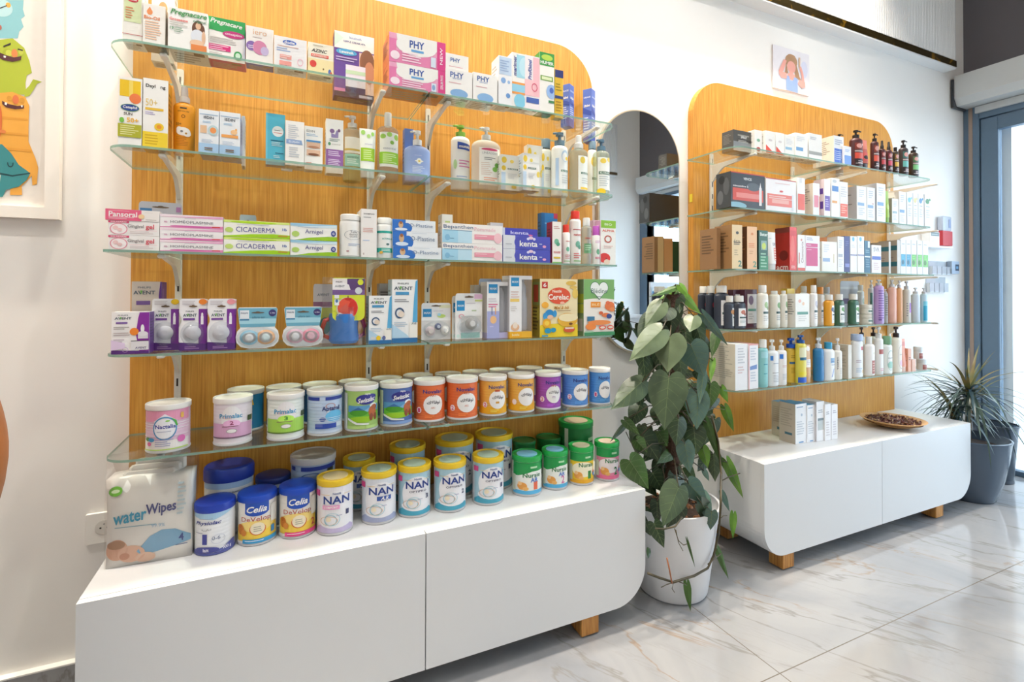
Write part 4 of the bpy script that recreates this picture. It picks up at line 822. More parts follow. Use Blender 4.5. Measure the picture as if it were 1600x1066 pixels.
ET = [('l', .15, .9, .88, 2, .04, 'C88A8A'), ('e', .45, .52, .25, .07, '7ABFA0'), ('e', .6, .46, .2, .05, '5AA888'), ('t', .5, .26, .7, 'ROUGE', 'D0485A', {'h': .05}), ('r', .15, .11, .85, .15, 'E8C840'), ('r', 0, 0, 1, .03, '7ABF60')]
carton(1, 3, 863, 877.5, 346, 'narrow white carton with crimson side and teal leaves', 'F8F3EC', ET, d=.04, side='B03A5C')
aero(1, 3, 877.5, 890.5, 350, 'small white spray with red cap', 'F4F3EF', 'E2402F', [('t', .55, .72, .5, 'natura', 'D05050'), ('e', .5, .45, .18, .08, '7AC0A0'), ('l', .25, .85, .25, 3, .05, 'D88080'), ('r', .1, .04, .9, .06, '7ABF60')], cf=.2, capr=.75)
bottle(1, 3, 889.5, 907.5, 328, 341, 'taller white bottle with big red cap', 'F4F2EF', 'E23A2C', 'cap', [('t', .5, .68, .6, 'natura', 'D05050'), ('r', .15, .80, .85, .82, 'C86A6A'), ('e', .5, .45, .18, .08, '7AB8A0'), ('e', .62, .38, .12, .05, '5A9A80'), ('l', .2, .8, .22, 3, .05, 'D88080'), ('r', .2, .03, .8, .05, '7ABF60')], sy=.95, capw=.75, neck=.65)
bottle(1, 3, 908, 924, 339, 352, 'clear bottle with green patch between the red and purple capped ones', 'E4EAE2', 'E2E4E2', 'cap', [('r', .1, .28, .9, .56, '6FA87A'), ('t', .5, .72, .6, 'natura', 'C05050'), ('l', .2, .8, .5, 3, .06, 'B8D8B8')], sy=.95, capw=.7, neck=.6, clearmat=clear('E8EEE8', 'clear_bottle6', .7))
aero(1, 3, 924.5, 937.5, 352, 'small white spray with magenta cap', 'F4F3F2', 'C860C8', [('l', .2, .9, .8, 2, .05, 'D8A8D0'), ('e', .5, .42, .18, .10, '6FB08A'), ('l', .2, .85, .22, 2, .05, 'D87080')], cf=.24, capr=.8)
carton(1, 3, 938.5, 962, 344, 'white carton with lime top band and red ladybird, last on third shelf', 'F7F6F0', [('r', .02, .83, 1, 1, '92C93C'), ('t', .5, .91, .5, 'BIO', 'E8F4D0', {'h': .05}), ('t', .5, .77, .8, 'ALPHA', 'E0604A', {'h': .05}), ('o', .48, .58, .24, .085, .3, 'C85A48'), ('l', .2, .8, .42, 2, .04, 'E8C8C0'), ('e', .25, .15, .38, .11, 'DC3A34'), ('e', .4, .06, .2, .06, 'F4DCC8'), ('e', .35, .14, .03, .015, '2A2A2A')], d=.04, side='E8C4D8')
carton(1, 3, 927, 938.5, 344, 'pale pink carton partly hidden behind the magenta capped spray', 'E8C0D4', [], Y=-.23, d=.04)

# ================================================================== NEAR UNIT, FOURTH SHELF
def av(s_=1.0, u=.36, v=.86, w_=.6, c2='7A5AA0'):
    return [('t', u, v+.055, w_*.6, 'PHILIPS', '6A7078', {'h': .028}), ('t', u, v-.02, w_, 'AVENT', '4A5A6A', {'h': .055}), ('p', [(u-.20*w_, v+.01), (u-.08*w_, v+.01), (u-.14*w_, v-.05)], '6AB84A')]
carton(1, 4, 204.5, 252, 440, 'large beige and purple bottle carton standing at the back left of fourth shelf', 'DCD0C4', av(1, .42, .86, .72)+[('p', [(.88, 0), (1, 0), (1, 1), (.95, 1), (.90, .8)], '6A3A94'), ('r', .16, .66, .62, .72, '7A5AA0'), ('l', .08, .7, .52, 4, .045, 'A89A94')], Y=-.215, d=.06, side='5C3086', sart=[('r', .1, .3, .4, .9, '7A54A4')])
carton(1, 4, 173.5, 233, 488, 'white and purple carton with baby bottle picture, leftmost on fourth shelf', 'F4F1F0', av(1, .30, .87, .44)+[('p', [(.64, .48), (.70, .85), (.74, .99), (1, .99), (1, 0), (.75, .0)], '8A2AA0'), ('p', [(.0, 0), (1, 0), (1, .05), (0, .10)], '5A2A80'), ('r', .12, .72, .42, .765, '7A5AA0'), ('l', .06, .5, .64, 2, .04, '9A948E'), ('l', .06, .55, .5, 2, .05, 'B8A8A8'), ('l', .06, .4, .34, 2, .05, 'C8B8C8'),
  ('e', .60, .53, .12, .09, 'F08A2A'), ('e', .82, .60, .05, .10, 'F4F4F6'), ('r', .70, .36, .97, .50, 'DCD8E0'), ('e', .83, .48, .13, .06, 'E8E4EC'), ('r', .52, .09, .99, .30, 'E4E2E6'), ('t', .78, .14, .3, 'AVENT', '5A4A7A'), ('r', .52, .30, .99, .315, '4A4450'), ('o', .37, .10, .08, .06, .15, 'C8A0D8'), ('p', [(0, .09), (.36, .14), (.36, .26), (0, .34)], 'E4D0EC')], yb=553, d=.05, side='6A3A90')
def teat(xl, xr, yt, lab, dot, Y=None, full=True):
    A = av(1, .38, .70, .5)+[('p', [(.70, 0), (.70, .80), (1.0, .80), (1.0, 0)], '7A2E98'), ('p', [(0, 0), (1, 0), (1, .12), (0, .16)], '5A2C80'), ('r', .14, .585, .56, .625, '7A4A9A'), ('l', .1, .6, .95, 3, .03, 'D0C8CC'), ('r', .78, .50, .88, .66, 'F4F0F8'), ('e', .83, .68, .04, .05, 'F4F0F8'), ('e', .85, .94, .15, .055, dot), ('l', .2, .8, .07, 2, .03, 'B088C0')]
    def teats(g, W, h):
        g.lathe([(W*.30, 0), (W*.30, .003), (W*.20, .007), (W*.10, .008)], 'D8D6DC', 22)
        g.v = [(x, -z-.001, y+.34*h) for x, y, z in g.v]
    blistercard(1, 4, xl, xr, yt, lab, 'F1EFF2', A, (.48, .32, .44, .245, .026), yb=549, Y=Y, hole=(.5, .85, .16), inner=(('teat', teats),),
      outline=[(.08, 0), (.92, 0), (.99, .1), (1, .42), (.94, .52), (.95, .60), (1, .68), (1, .99), (.9, 1), (.08, 1), (.02, .97), (0, .75), (.08, .62), (.08, .55), (0, .45), (0, .1)])
teat(279, 324, 467, 'purple and white teat pack half hidden behind the middle one, orange dot', 'F09040', Y=-.255)
teat(324, 369, 467, 'purple and white teat pack half hidden behind the right one, pink dot', 'E89AA8', Y=-.255)
teat(233.5, 277, 467, 'purple and white teat pack with yellow dot, left of the three in front', 'F2C818')
teat(277.5, 321, 467, 'purple and white teat pack with orange dot, middle of the three in front', 'F08A30')
teat(322, 366, 467, 'purple and white teat pack with pink dot, right of the three in front', 'EC9AA4')
def soother(xl, xr, yt, yc, lab, c1, c2, c3):
    ol = [(.0, .28), (.02, .15), (.12, .04), (.3, 0), (.7, 0), (.88, .04), (.98, .15), (1, .28), (.97, .42), (.9, .5), (.93, .7), (.96, .95), (.92, 1), (.08, 1), (.04, .95), (.07, .7), (.1, .5), (.03, .42)]
    A = [('p', [(.10, .52), (.90, .52), (.93, .7), (.95, .98), (.05, .98), (.07, .7)], '6FB0C8'), ('p', [(.08, .6), (.92, .6), (.93, .72), (.07, .74)], 'A8D8E8'), ('r', .09, .72, .30, .93, 'E8EEF4'), ('r', .09, .68, .30, .72, '4A88B0'), ('t', .195, .86, .16, 'PHILIPS', '5A6A8A'), ('t', .52, .76, .3, 'ultra air', '4A7A94', {'b': False}), ('e', .84, .86, .09, .085, '3F3A74'), ('t', .84, .86, .12, '6-18m', 'E0E0F0')]
    def mk(cx, col, knob):
        def fn(g, W, h):
            n = 24; r1 = .19*W
            for k in range(n):
                a0, a1 = 2*PI*k/n, 2*PI*(k+1)/n
                g.add([(cx*W-W/2+r*math.cos(a)*1.15, y, .27*h+r*math.sin(a)) for a in (a0, a1) for r, y in ((r1, -.003), (r1*.72, -.008))], [(0, 1, 3, 2)], col, True)
            g.lathe([(r1*.5, 0), (r1*.5, .006), (r1*.3, .008)], knob, 18); o = len(g.v)-18*3-0
            k0 = n*4
            g.v = g.v[:k0]+[(x+cx*W-W/2, -z-.005, y+.27*h) for x, y, z in g.v[k0:]]
        return fn
    blistercard(1, 4, xl, xr, yt, lab, 'F0F2F2', A, (.5, .27, .49, .26, .022), yb=547, hole=(.5, .87, .15), outline=ol, inner=(('soother', mk(.31, c1, 'F0F0F0')), ('soother', mk(.69, c2, c3))), name='soother_pack')
soother(367, 436, 481, 0, 'teal-topped pack with one blue and one orange soother', '8AC4DC', 'F0B070', 'D8ECEC')
soother(441, 506, 480, 0, 'teal-topped pack with two pink soothers', 'E8B8C8', 'F08AA0', 'F4C0CC')
# bag with spout cup and apple card
x0, x1, Yf, z, h = place(1, 4, 505, 572, 433, 540)
W = x1-x0; root = empty('spout_cup_pack', ((x0+x1)/2, Yf+.03, z)); tag(root, 'bagged blue spout cup with yellow card and big red apple picture', 'package', grp(1, 4, 'bagged cups'))
g = G(); g.lathe([(W*.30, .004), (W*.36, .012), (W*.33, h*.26), (W*.36, h*.40), (W*.34, h*.46)], '2F78C4', 26); g.build('cup', root)
for sg in (-1, 1):
    g = G(); g.tube([Vector((sg*W*.34, 0, h*.10)), Vector((sg*W*.48, 0, h*.14)), Vector((sg*W*.50, 0, h*.26)), Vector((sg*W*.44, 0, h*.36)), Vector((sg*W*.34, 0, h*.38))], .006, 'D84A3A' if sg < 0 else 'B03060'); g.build('handle', root)
g = G(); ol = rrect(-.30*W, .46*W, h*.36, h*.99, (W*.14, W*.14, W*.06, W*.06), 6); slab_xz(g, ol, -.032, -.031, 'D6E03A')
def fcard(a, b, lf): return (a-.30*W, -.032-lf, b+h*.36)
CW, CH = .76*W, .63*h
g.art([('r', .0, .62, 1, .98, 'E8E4E4'), ('r', .45, .70, 1, .98, '5E4478'), ('r', .0, .60, 1, .72, '7A5A94'), ('p', [(0, .72), (.55, .72), (.5, .84), (.3, .9), (0, .9)], 'EFECEE'), ('t', .22, .80, .3, 'AVENT', '5A6A7A'), ('t', .2, .9, .2, 'PHILIPS', '7A7A8A'), ('e', .86, .90, .09, .07, 'D8E03A'), ('e', .80, .70, .11, .08, 'D4D8DC'), ('e', .45, .30, .34, .25, 'D8D0A8'), ('e', .47, .30, .31, .24, 'E04030'), ('e', .38, .33, .2, .17, 'E85A40'), ('e', .62, .28, .14, .18, 'D83428'), ('r', .46, .5, .49, .58, '6A4A2A'), ('e', .48, .50, .10, .03, 'C82E24'), ('p', [(.15, .12), (.45, .02), (.5, .08), (.22, .2)], 'F0D8D0'), ('r', .06, .36, .2, .5, 'E8ECF0'), ('e', .13, .46, .04, .04, '4A7AB0'), ('r', .06, .52, .2, .6, 'E8ECF0')], CW, CH, fcard)
g.build('apple_card', root)
g = G(); NX, NZ = 10, 12; rb = random.Random(3); vs = []; fs = []
for sgn in (-1, 1):
    o_ = len(vs)
    for j in range(NZ+1):
        for i in range(NX+1):
            t = i/NX; q = j/NZ; yy = sgn*(.036*math.sin(PI*t)**.5*(1-q**3)+.002)+rb.uniform(-.003, .003); vs.append(((t-.5)*W*1.02, yy-.004, h*q+(0 if j else 0)))
    for j in range(NZ):
        for i in range(NX): fs.append((o_+j*(NX+1)+i, o_+j*(NX+1)+i+1, o_+(j+1)*(NX+1)+i+1, o_+(j+1)*(NX+1)+i))
g.add(vs, fs, clear('F6F6F8', 'crinkled_bag', .97, .12)); g.build('clear_bag', root)
blistercard(1, 4, 489, 520, 444, 'second bagged cup card tilted behind the apple card pack', 'E4DEE0', [('t', .5, .82, .6, 'AVENT', '5A6A7A'), ('r', 0, .62, 1, .70, 'A07090'), ('r', 0, .2, 1, .6, 'D8E24A'), ('e', .6, .3, .3, .14, '5A9A9A')], Y=-.225, hole=None)
def af(u): return av(1, .44, .88, .72)+[('p', [(.86, .0), (.80, .3), (.86, .7), (.92, .97), (1, 1), (1, 0)], '5AAEDC'), ('r', .14, .755, .66, .805, '4A98C8'), ('l', .1, .8, .68, 2, .03, '8A8A90'), ('o', .30, .47, .18, .085, .3, '3A5A80'), ('e', .36, .45, .12, .05, 'E8D8C8'), ('l', .08, .62, .32, 3, .03, 'B8C8D8'), ('p', [(0, .06), (0, .30), (.6, .12), (.7, .06)], 'B8D8EE'), ('e', .86, .14, .18, .14, 'F4F2EA'), ('r', .68, .1, 1, .32, 'F4F2EA'), ('t', .86, .3, .2, 'AVE', '5A6A7A'), ('r', 0, 0, 1, .075, '2A6FA8')]
carton(1, 4, 576, 611.5, 463, 'shorter white and blue baby bottle carton, left of the pair', 'F4F5F5', af(0)+[('e', .42, .12, .1, .05, 'F0C818'), ('e', .66, .12, .08, .045, '5A6AA0'), ('r', .08, .09, .28, .15, 'D8DCE0')], yb=538, d=.055, side='7AB8DC')
carton(1, 4, 612, 652, 437.5, 'taller white and blue baby bottle carton, right of the pair', 'F5F6F6', af(1), yb=536.5, d=.06, side='B8D4E4')
carton(1, 4, 592, 612, 444, 'grey carton standing in shade behind the blue bottle cartons', 'A8A8AC', [('l', .1, .9, .85, 3, .05, '5A5A60'), ('r', 0, .4, 1, .44, '5A88A8')], Y=-.20, d=.04)
def mam(xl, xr, yt, yb, lab, kind, Y=None, nm='soother_pack'):
    A = [('r', .05, .62, .34, .84, '2A92CC'), ('t', .195, .73, .22, 'MAM', 'E8F4FC'), ('l', .4, .9, .78, 1, .04, 'D8D4DC')]
    if kind == 0: A += [('r', 0, 0, 1, .52, 'E2DEDC'), ('e', .68, .64, .14, .05, 'C8E078'), ('e', .6, .68, .06, .04, 'A8D8E8'), ('r', .6, .86, .98, .94, 'F0EEC8')]
    elif kind == 1: A += [('r', .7, .88, 1, .98, 'E8C0DC'), ('r', .72, .82, 1, .86, 'D8E08A'), ('l', .60, .8, .62, 1, .06, 'B8C8A0'), ('o', .22, .5, .10, .05, .3, 'F0A8B8'), ('r', .22, .17, .95, .50, 'CFCCC8'), ('r', .2, .02, .9, .14, '9AC8C0'), ('e', .1, .07, .06, .04, 'D8EEE8')]
    def s1(cx, cz, col, c2, r0=.13):
        def fn(g, W, h):
            g.lathe([(r0*W, 0), (r0*W, .004), (r0*W*.6, .009)], col, 20); g.lathe([(r0*W*.5, .009), (r0*W*.45, .014), (r0*.2*W, .014)], c2, 16)
            g.v = [(x+cx*W-W/2, -z-.002, y+cz*h) for x, y, z in g.v]
        return fn
    inn = (('soother', s1(.28, .24, 'E4CCCC', 'F0E0D8', .16)), ('soother', s1(.55, .36, '3A4A80', 'C8D0E0', .11)), ('soother', s1(.80, .25, 'EEE8E0', 'F4F0EA', .15))) if kind == 0 else (('soother', s1(.58, .34, 'A8A49E', 'F0EEEA', .22)),)
    blistercard(1, 4, xl, xr, yt, lab, 'F5F4F3', A, (.52, .27, .46, .25, .02), yb=yb, Y=Y, hole=(.5, .92, .17), inner=inn, name=nm)
mam(661, 707, 475, 533, 'small white soother card with three round soothers in a clear tray', 0)
mam(706, 745, 464, 532, 'white soother card standing directly behind the grey soother card', 1, Y=-.235)
mam(714.5, 757, 460, 532, 'white soother card with one grey patterned soother and teal strip', 1)
def windowbox(xl, xm, xr, yt, yb, lab, base, art, Y=None):
    """carton whose right part is a clear window"""
    x0, x1, Yf, z, h = place(1, 4, xl, xr, yt, yb, Y); W = x1-x0; D = .06; root = empty('bottle_carton', ((x0+x1)/2, Yf, z)); tag(root, lab, 'box', grp(1, 4, 'window cartons'))
    xq = solveX(xm, z, Yf)-(x0+x1)/2; D = min(D, -.04-Yf)
    g = G(); g.box(-W/2, xq, 0, .0012, 0, h, 'F4F3F4'); g.box(-W/2, -W/2+.0012, .0012, D, 0, h, 'D8D4D8'); g.box(-W/2, W/2, D-.0012, D, 0, h, 'C8C0C8'); g.box(-W/2-.0003, W/2+.0003, -.0003, D+.0003, h-.012, h+.0003, 'F0EEF0'); g.box(-W/2-.0003, W/2+.0003, -.0003, D+.0003, 0, h*.10, base)
    g.art(art, xq+W/2, h, lambda a, b, lf: (a-W/2, -lf, b)); g.build('carton_shell', root)
    g = G(); g.box(xq, W/2-.0005, .001, .0016, h*.10, h-.012, CLR); g.box(W/2-.001, W/2-.0002, .001, D-.002, h*.10, h-.012, CLR); g.build('clear_window', root)
    g = G(); r = min((W/2-xq)*.42, .018); cx = xq+(W/2-xq)*.45
    g.lathe([(r*.9, h*.11), (r, h*.15), (r, h*.62), (r*.8, h*.68), (r*.8, h*.82), (r*.3, h*.9)], 'E2DDE2', 18, cx=cx, cy=D*.5); g.build('baby_bottle', root)
windowbox(796, 815, 831, 432, 529, 'tallest white window carton with orange base and blue square logo', 'F0B830', [('r', .12, .83, .78, .97, '2A92CC'), ('t', .45, .90, .5, 'MAM', 'E8F4FC'), ('l', .12, .8, .74, 3, .04, 'E4C8C0'), ('r', .05, .58, .8, .63, 'F0D070'), ('l', .1, .7, .5, 3, .03, 'D8D4D0'), ('e', .45, .17, .35, .06, 'E8B890'), ('e', .45, .2, .2, .05, 'F0E0D0'), ('r', .02, 0, 1, .10, 'F0B020'), ('t', .5, .05, .6, 'bottle', 'F8E8B0')])
windowbox(761, 780, 797, 442, 530, 'white window carton with lilac base and blue square logo', 'B8B4DC', [('r', .12, .80, .85, .96, '2A92CC'), ('t', .48, .88, .55, 'MAM', 'E8F4FC'), ('l', .1, .8, .7, 2, .04, 'D8D0D8'), ('l', .1, .9, .60, 2, .04, 'E0709A'), ('r', 0, 0, 1, .48, 'A9AEDC'), ('r', .35, .42, .42, .56, '5A6A90'), ('r', .65, .42, .72, .54, 'F0A850'), ('e', .5, .33, .26, .07, 'F0C08A'), ('r', .2, .2, .5, .22, 'C8C8EC')])
carton(1, 4, 741, 762, 447, 'greyish carton standing behind the lilac window carton', 'CFCBC4', [('r', 0, .72, .9, .80, 'B8BC5A'), ('l', .1, .9, .6, 3, .05, 'A8A4A0')], Y=-.20, d=.04)
blistercard(1, 4, 748, 784, 437, 'pale blue clear hanging tray behind the lilac window carton', 'B4C4E4', [], Y=-.15, hole=(.5, .9, .25))
carton(1, 4, 843.5, 902.5, 436.5, 'yellow cereal carton with red oval badge, blue character and bowl of porridge', 'F3E3B4', [('r', 0, 0, 1, .20, 'F2D224'), ('e', .5, .20, .5, .03, 'F2D224'), ('r', .05, .84, .2, .95, 'C8382C'), ('t', .125, .895, .08, '6', WH, {'h': .07}), ('e', .82, .93, .14, .04, 'E0B850'), ('e', .88, .86, .1, .03, 'E4C060'), ('e', .93, .75, .08, .09, 'ECCB62'), ('e', .5, .71, .30, .145, 'E2532F'), ('t', .44, .79, .24, 'Nestlé', 'F8ECD8'), ('t', .48, .69, .54, 'Cerelac', 'F8F2E4'), ('e', .58, .585, .06, .025, 'F4B8A0'), ('e', .13, .55, .09, .055, 'F0AE38'), ('t', .56, .505, .4, 'Miel & blé', 'C88A28', {'i': True}), ('l', .45, .8, .45, 1, .03, 'B89A6A'),
  ('e', .72, .29, .27, .12, 'E8B234'), ('e', .74, .33, .26, .07, 'F6E8BC'), ('e', .24, .39, .12, .085, '2A8AC8'), ('e', .13, .36, .06, .06, '3A9AD4'), ('e', .38, .40, .05, .06, '3A9AD4'), ('e', .26, .34, .08, .04, 'E8C0A0'), ('e', .17, .24, .11, .08, 'F0B020'), ('e', .17, .24, .06, .04, 'F8D048'), ('e', .2, .11, .09, .045, '2A9AC0'), ('e', .34, .12, .07, .04, '2A9AC0'), ('e', .76, .12, .15, .05, 'D8582C'), ('r', .65, .13, .88, .16, 'F0D8C0'), ('e', .80, .22, .05, .02, '7A4A1A'), ('r', .04, .01, .2, .04, '4A9AC0')], yb=527, d=.055, side='8A7A2A', sart=[('r', 0, .55, 1, .95, '7A8A4A'), ('r', .1, .3, .9, .5, 'A89A3A'), ('r', .2, .6, .8, .9, 'A83A2A'), ('l', .1, .9, .5, 7, .06, '4A3A14')])
carton(1, 4, 912, 959.5, 436.5, 'green and white cereal carton with heart emblem and orange fruit, last on fourth shelf', 'F3ECE2', [('r', 0, .62, 1, 1, '7FB46A'), ('e', .5, .58, .75, .08, 'F3ECE2'), ('e', .36, .85, .16, .11, '2F6A50'), ('e', .64, .85, .16, .11, '2F6A50'), ('p', [(.20, .84), (.80, .84), (.5, .63)], '2F6A50'), ('e', .36, .85, .145, .10, 'F0F4F0'), ('e', .64, .85, .145, .10, 'F0F4F0'), ('p', [(.22, .83), (.5, .65), (.78, .83), (.5, .88)], 'F0F4F0'), ('t', .5, .795, .52, 'Blédine', '2A5A44', {'b': False, 'h': .085}), ('l', .4, .62, .69, 1, .02, '4A6A5A'),
  ('r', .22, .50, .54, .60, 'F0962E'), ('t', .38, .555, .24, 'BLÉ', 'F8D8A0', {'h': .05}), ('e', .85, .52, .17, .08, 'E8783A'), ('e', .78, .58, .07, .035, 'E06A3A'), ('e', .92, .46, .09, .04, 'E88A4A'), ('e', .72, .36, .14, .04, 'E87838'), ('e', .55, .40, .07, .03, 'D8683A'), ('e', .82, .34, .09, .045, '2F4A90'), ('r', .10, .26, .34, .34, '3A7AA0'), ('e', .5, .23, .38, .045, 'F09048'), ('e', .22, .16, .17, .06, 'F08A3A'), ('e', .6, .14, .12, .04, 'E0502E'), ('e', .86, .14, .11, .04, 'E0502E'), ('e', .6, .14, .08, .02, 'F0E0D0'), ('e', .86, .14, .08, .02, 'F0E0D0'), ('r', 0, 0, 1, .065, '3F8E5C'), ('r', .02, .06, .3, .08, 'A8D8B0')], yb=526, d=.055, side='7A9A6A', sart=[('r', 0, .58, 1, .74, 'A8B83A'), ('r', 0, .40, 1, .56, 'B8C040'), ('r', .1, .08, .9, .3, 'C8C0B0')])

# ================================================================== NEAR UNIT, LOWEST SHELF: two rows of tins
for i, (xl, xr, yt) in enumerate(((354, 413, 606), (415, 471, 603), (472, 526, 599.5), (528, 578, 596), (580, 628, 592), (629, 676, 588), (679, 720, 586), (722, 763, 583), (764, 804, 580), (806, 847, 577), (850, 891, 574.5))):
    col = ('2A86B8', '2A3560', '3A6A9A', '8FA8C0', '6A8AB0', 'D86A38', 'D86A38', 'E0A838', 'E0A838', '9A52B0', '5A8AD0')[i]
    art = [('o', .40, .52, .16, .26, .1, '6AB84A'), ('e', .40, .52, .14, .22, 'E8F0F0'), ('t', .42, .54, .22, 'Nactalia', '2A3A9A'), ('p', [(.60, .70), (.70, .70), (.65, .95)], 'F0C020'), ('e', .60, .16, .08, .10, '2A6AC0')] if i == 0 else [('e', .5, .5, .3, .3, 'F0F0F0')]
    can(1, 5, xl, xr, yt, ('bright blue', 'navy', 'steel blue', 'pale blue', 'grey-blue', 'orange', 'orange', 'amber', 'amber', 'violet', 'mid blue')[i]+' milk tin in the back row, %s from the left' % ('first', 'second', 'third', 'fourth', 'fifth', 'sixth', 'seventh', 'eighth', 'ninth', 'tenth', 'eleventh')[i], col, art, Y=-.115, lid='D9D5CE', ribs=False)
can(1, 5, 226, 299, 626, 'pink striped milk tin with green and blue ring, alone at the left end', 'E8C8DC', [('r', 0, .72, 1, 1, 'E49AB8'), ('r', 0, .0, 1, .24, 'F0ECEA'), ('p', [(.28, .72), (.5, .92), (.74, .72)], 'E8E4EC'), ('r', 0, .52, 1, .535, 'F4F0F4'), ('r', 0, .60, 1, .615, 'F4F0F4'), ('r', 0, .66, 1, .675, 'F4F0F4'), ('r', 0, .35, 1, .362, 'F8F0F4'), ('o', .50, .55, .215, .30, .10, '4A98C8'), ('p', [(.60, .82), (.70, .74), (.73, .6), (.70, .6), (.66, .72)], '58B040'), ('e', .50, .55, .19, .26, 'EDEEF4'), ('t', .51, .60, .36, 'Nactalia', '28349A'), ('l', .36, .62, .47, 1, .05, 'B8BCD0'), ('e', .55, .74, .04, .02, '8AC84A'), ('e', .16, .28, .07, .05, '5A9A4A'), ('e', .25, .27, .07, .05, '4A98C8'), ('e', .2, .16, .05, .05, 'E878A8'), ('e', .80, .24, .08, .09, 'E070B8'), ('l', .33, .66, .26, 4, .05, 'A8A8C8'), ('r', .78, .78, .84, .92, 'E8B84A'), ('r', .05, .0, .95, .03, 'B8D868')], yb=707)
def prim(c, n):
    return [('e', .5, .62, .22, .34, 'EEECEE'), ('r', 0, .12, 1, .5, c), ('e', .5, .50, .18, .1, shade(c, 1.12)), ('e', .42, .67, .12, .05, 'E8C8C0'), ('t', .48, .70, .48, 'Primalac', '3F9AC8'), ('t', .5, .52, .08, n, '9A3A6A' if n == '2' else '3A8A3A', {'h': .10}), ('l', .3, .72, .43, 1, .04, '8A5A6A'), ('e', .5, .31, .11, .055, 'F4F2F0'), ('o', .5, .31, .11, .055, .15, 'A8A8A8'), ('r', 0, .12, 1, .155, shade(c, .6)), ('r', .85, .52, 1, .66, '4A5A3A')]
can(1, 5, 332, 395, 618, 'white and mauve milk tin numbered two', 'E8E0E8', prim('D8A8CC', '2'), yb=697)
can(1, 5, 416, 476, 612.5, 'white and lime green milk tin numbered three', 'E8EEE8', prim('A8D858', '3'), yb=690)
can(1, 5, 478.5, 535.5, 607.5, 'pale blue milk tin with navy band and heart', 'BCD0EA', [('r', 0, .88, .35, .97, '2A3F9A'), ('r', .48, .88, 1, .97, '2A3F9A'), ('o', .60, .72, .12, .08, .25, 'B89AA0'), ('t', .62, .64, .44, 'Aptamil', '2A3A7A'), ('p', [(.5, .58), (.74, .58), (.62, .47)], 'F0F0F4'), ('e', .70, .44, .22, .16, '6ABCE8'), ('e', .42, .37, .07, .06, '3A5AA8'), ('r', .25, .12, .74, .25, '2A4AA8'), ('r', .25, .17, .42, .24, '5A6AB8'), ('r', .74, .15, .9, .26, 'D8E4F4'), ('r', 0, .0, 1, .06, 'D0DCF0')]+[('r', 0, .3+k*.05, 1, .31+k*.05, 'E4ECF8') for k in range(3)]+[('r', 0, .66+k*.06, .4, .67+k*.06, 'E4ECF8') for k in range(3)], yb=683)
def swi(c1, c2, n):
    return [('r', 0, .0, 1, 1, c1), ('r', .18, .3, 1, .62, '5A9AC8'), ('p', [(.18, .42), (.45, .58), (.7, .42)], '3A6AA8'), ('p', [(.5, .42), (.8, .62), (1, .42)], '88B8DC'), ('r', .18, .22, 1, .45, '6ABB3A'), ('e', .45, .42, .22, .08, '4A9A2A'), ('e', .55, .25, .35, .08, '9ACB2A'), ('e', .64, .78, .25, .14, '34348A'), ('e', .75, .84, .16, .08, '34348A'), ('t', .65, .77, .44, 'Swisslac', WH, {'i': True, 'h': .13, 'sl': .12}), ('t', .67, .92, .14, 'Alpha', WH), ('e', .82, .60, .1, .07, 'F0F4F4'), ('e', .80, .44, .11, .16, 'B8602E'), ('e', .84, .56, .08, .07, 'A85428'), ('e', .76, .3, .05, .1, '8A4420'), ('e', .88, .3, .05, .1, '8A4420'), ('r', 0, 0, .16, .95, 'E4E6DC'), ('p', [(.18, .24), (.4, .12), (.7, .10), (.7, .14), (.42, .17), (.18, .30)], 'E8ECE8'), ('r', .16, 0, 1, .08, c2)]
can(1, 5, 537.5, 591, 601.5, 'green milk tin with alpine meadow and brown bear picture', 'A8CC70', swi('A9CC72', 'B8D880', '1'), yb=677, rz=-.2)
can(1, 5, 592.5, 644.5, 598.5, 'blue milk tin with alpine meadow and brown bear picture', '4A6AB0', swi('5070B4', '88A8DC', '2'), yb=670, rz=-.22)
NSTR = '\uFED9\uFEFB\uFE8E\uFED3\uFEEE\uFEE7'
def nov(c, sub, num, bot=None, nc='D8487A'):
    r = [('r', 0, .08+k*.07, 1, .086+k*.07, shade(c, 1.25)) for k in range(5)]+[('r', 0, .55+k*.08, 1, .556+k*.08, shade(c, 1.25)) for k in range(4)]
    if bot: r.append(('r', 0, .0, 1, .22, bot))
    r += [('e', .62, .44, .26, .29, 'F3F1F0'), ('t', .60, .83, .50, 'Novalac', '2F3A84', {'h': .11}), ('t', .60, .715, .15, sub, 'C85A3A', {'h': .06}), ('t', .62, .50, .34, NSTR, '2A2A3A', {'h': .13}), ('t', .60, .35, .10, sub, shade(c, .9), {'b': False, 'h': .06}), ('e', .24, .28, .07, .09, 'F8E8F0'), ('t', .24, .28, .07, num, nc, {'h': .12}), ('l', .4, .66, .12, 2, .05, shade(c, 1.3))]
    return r
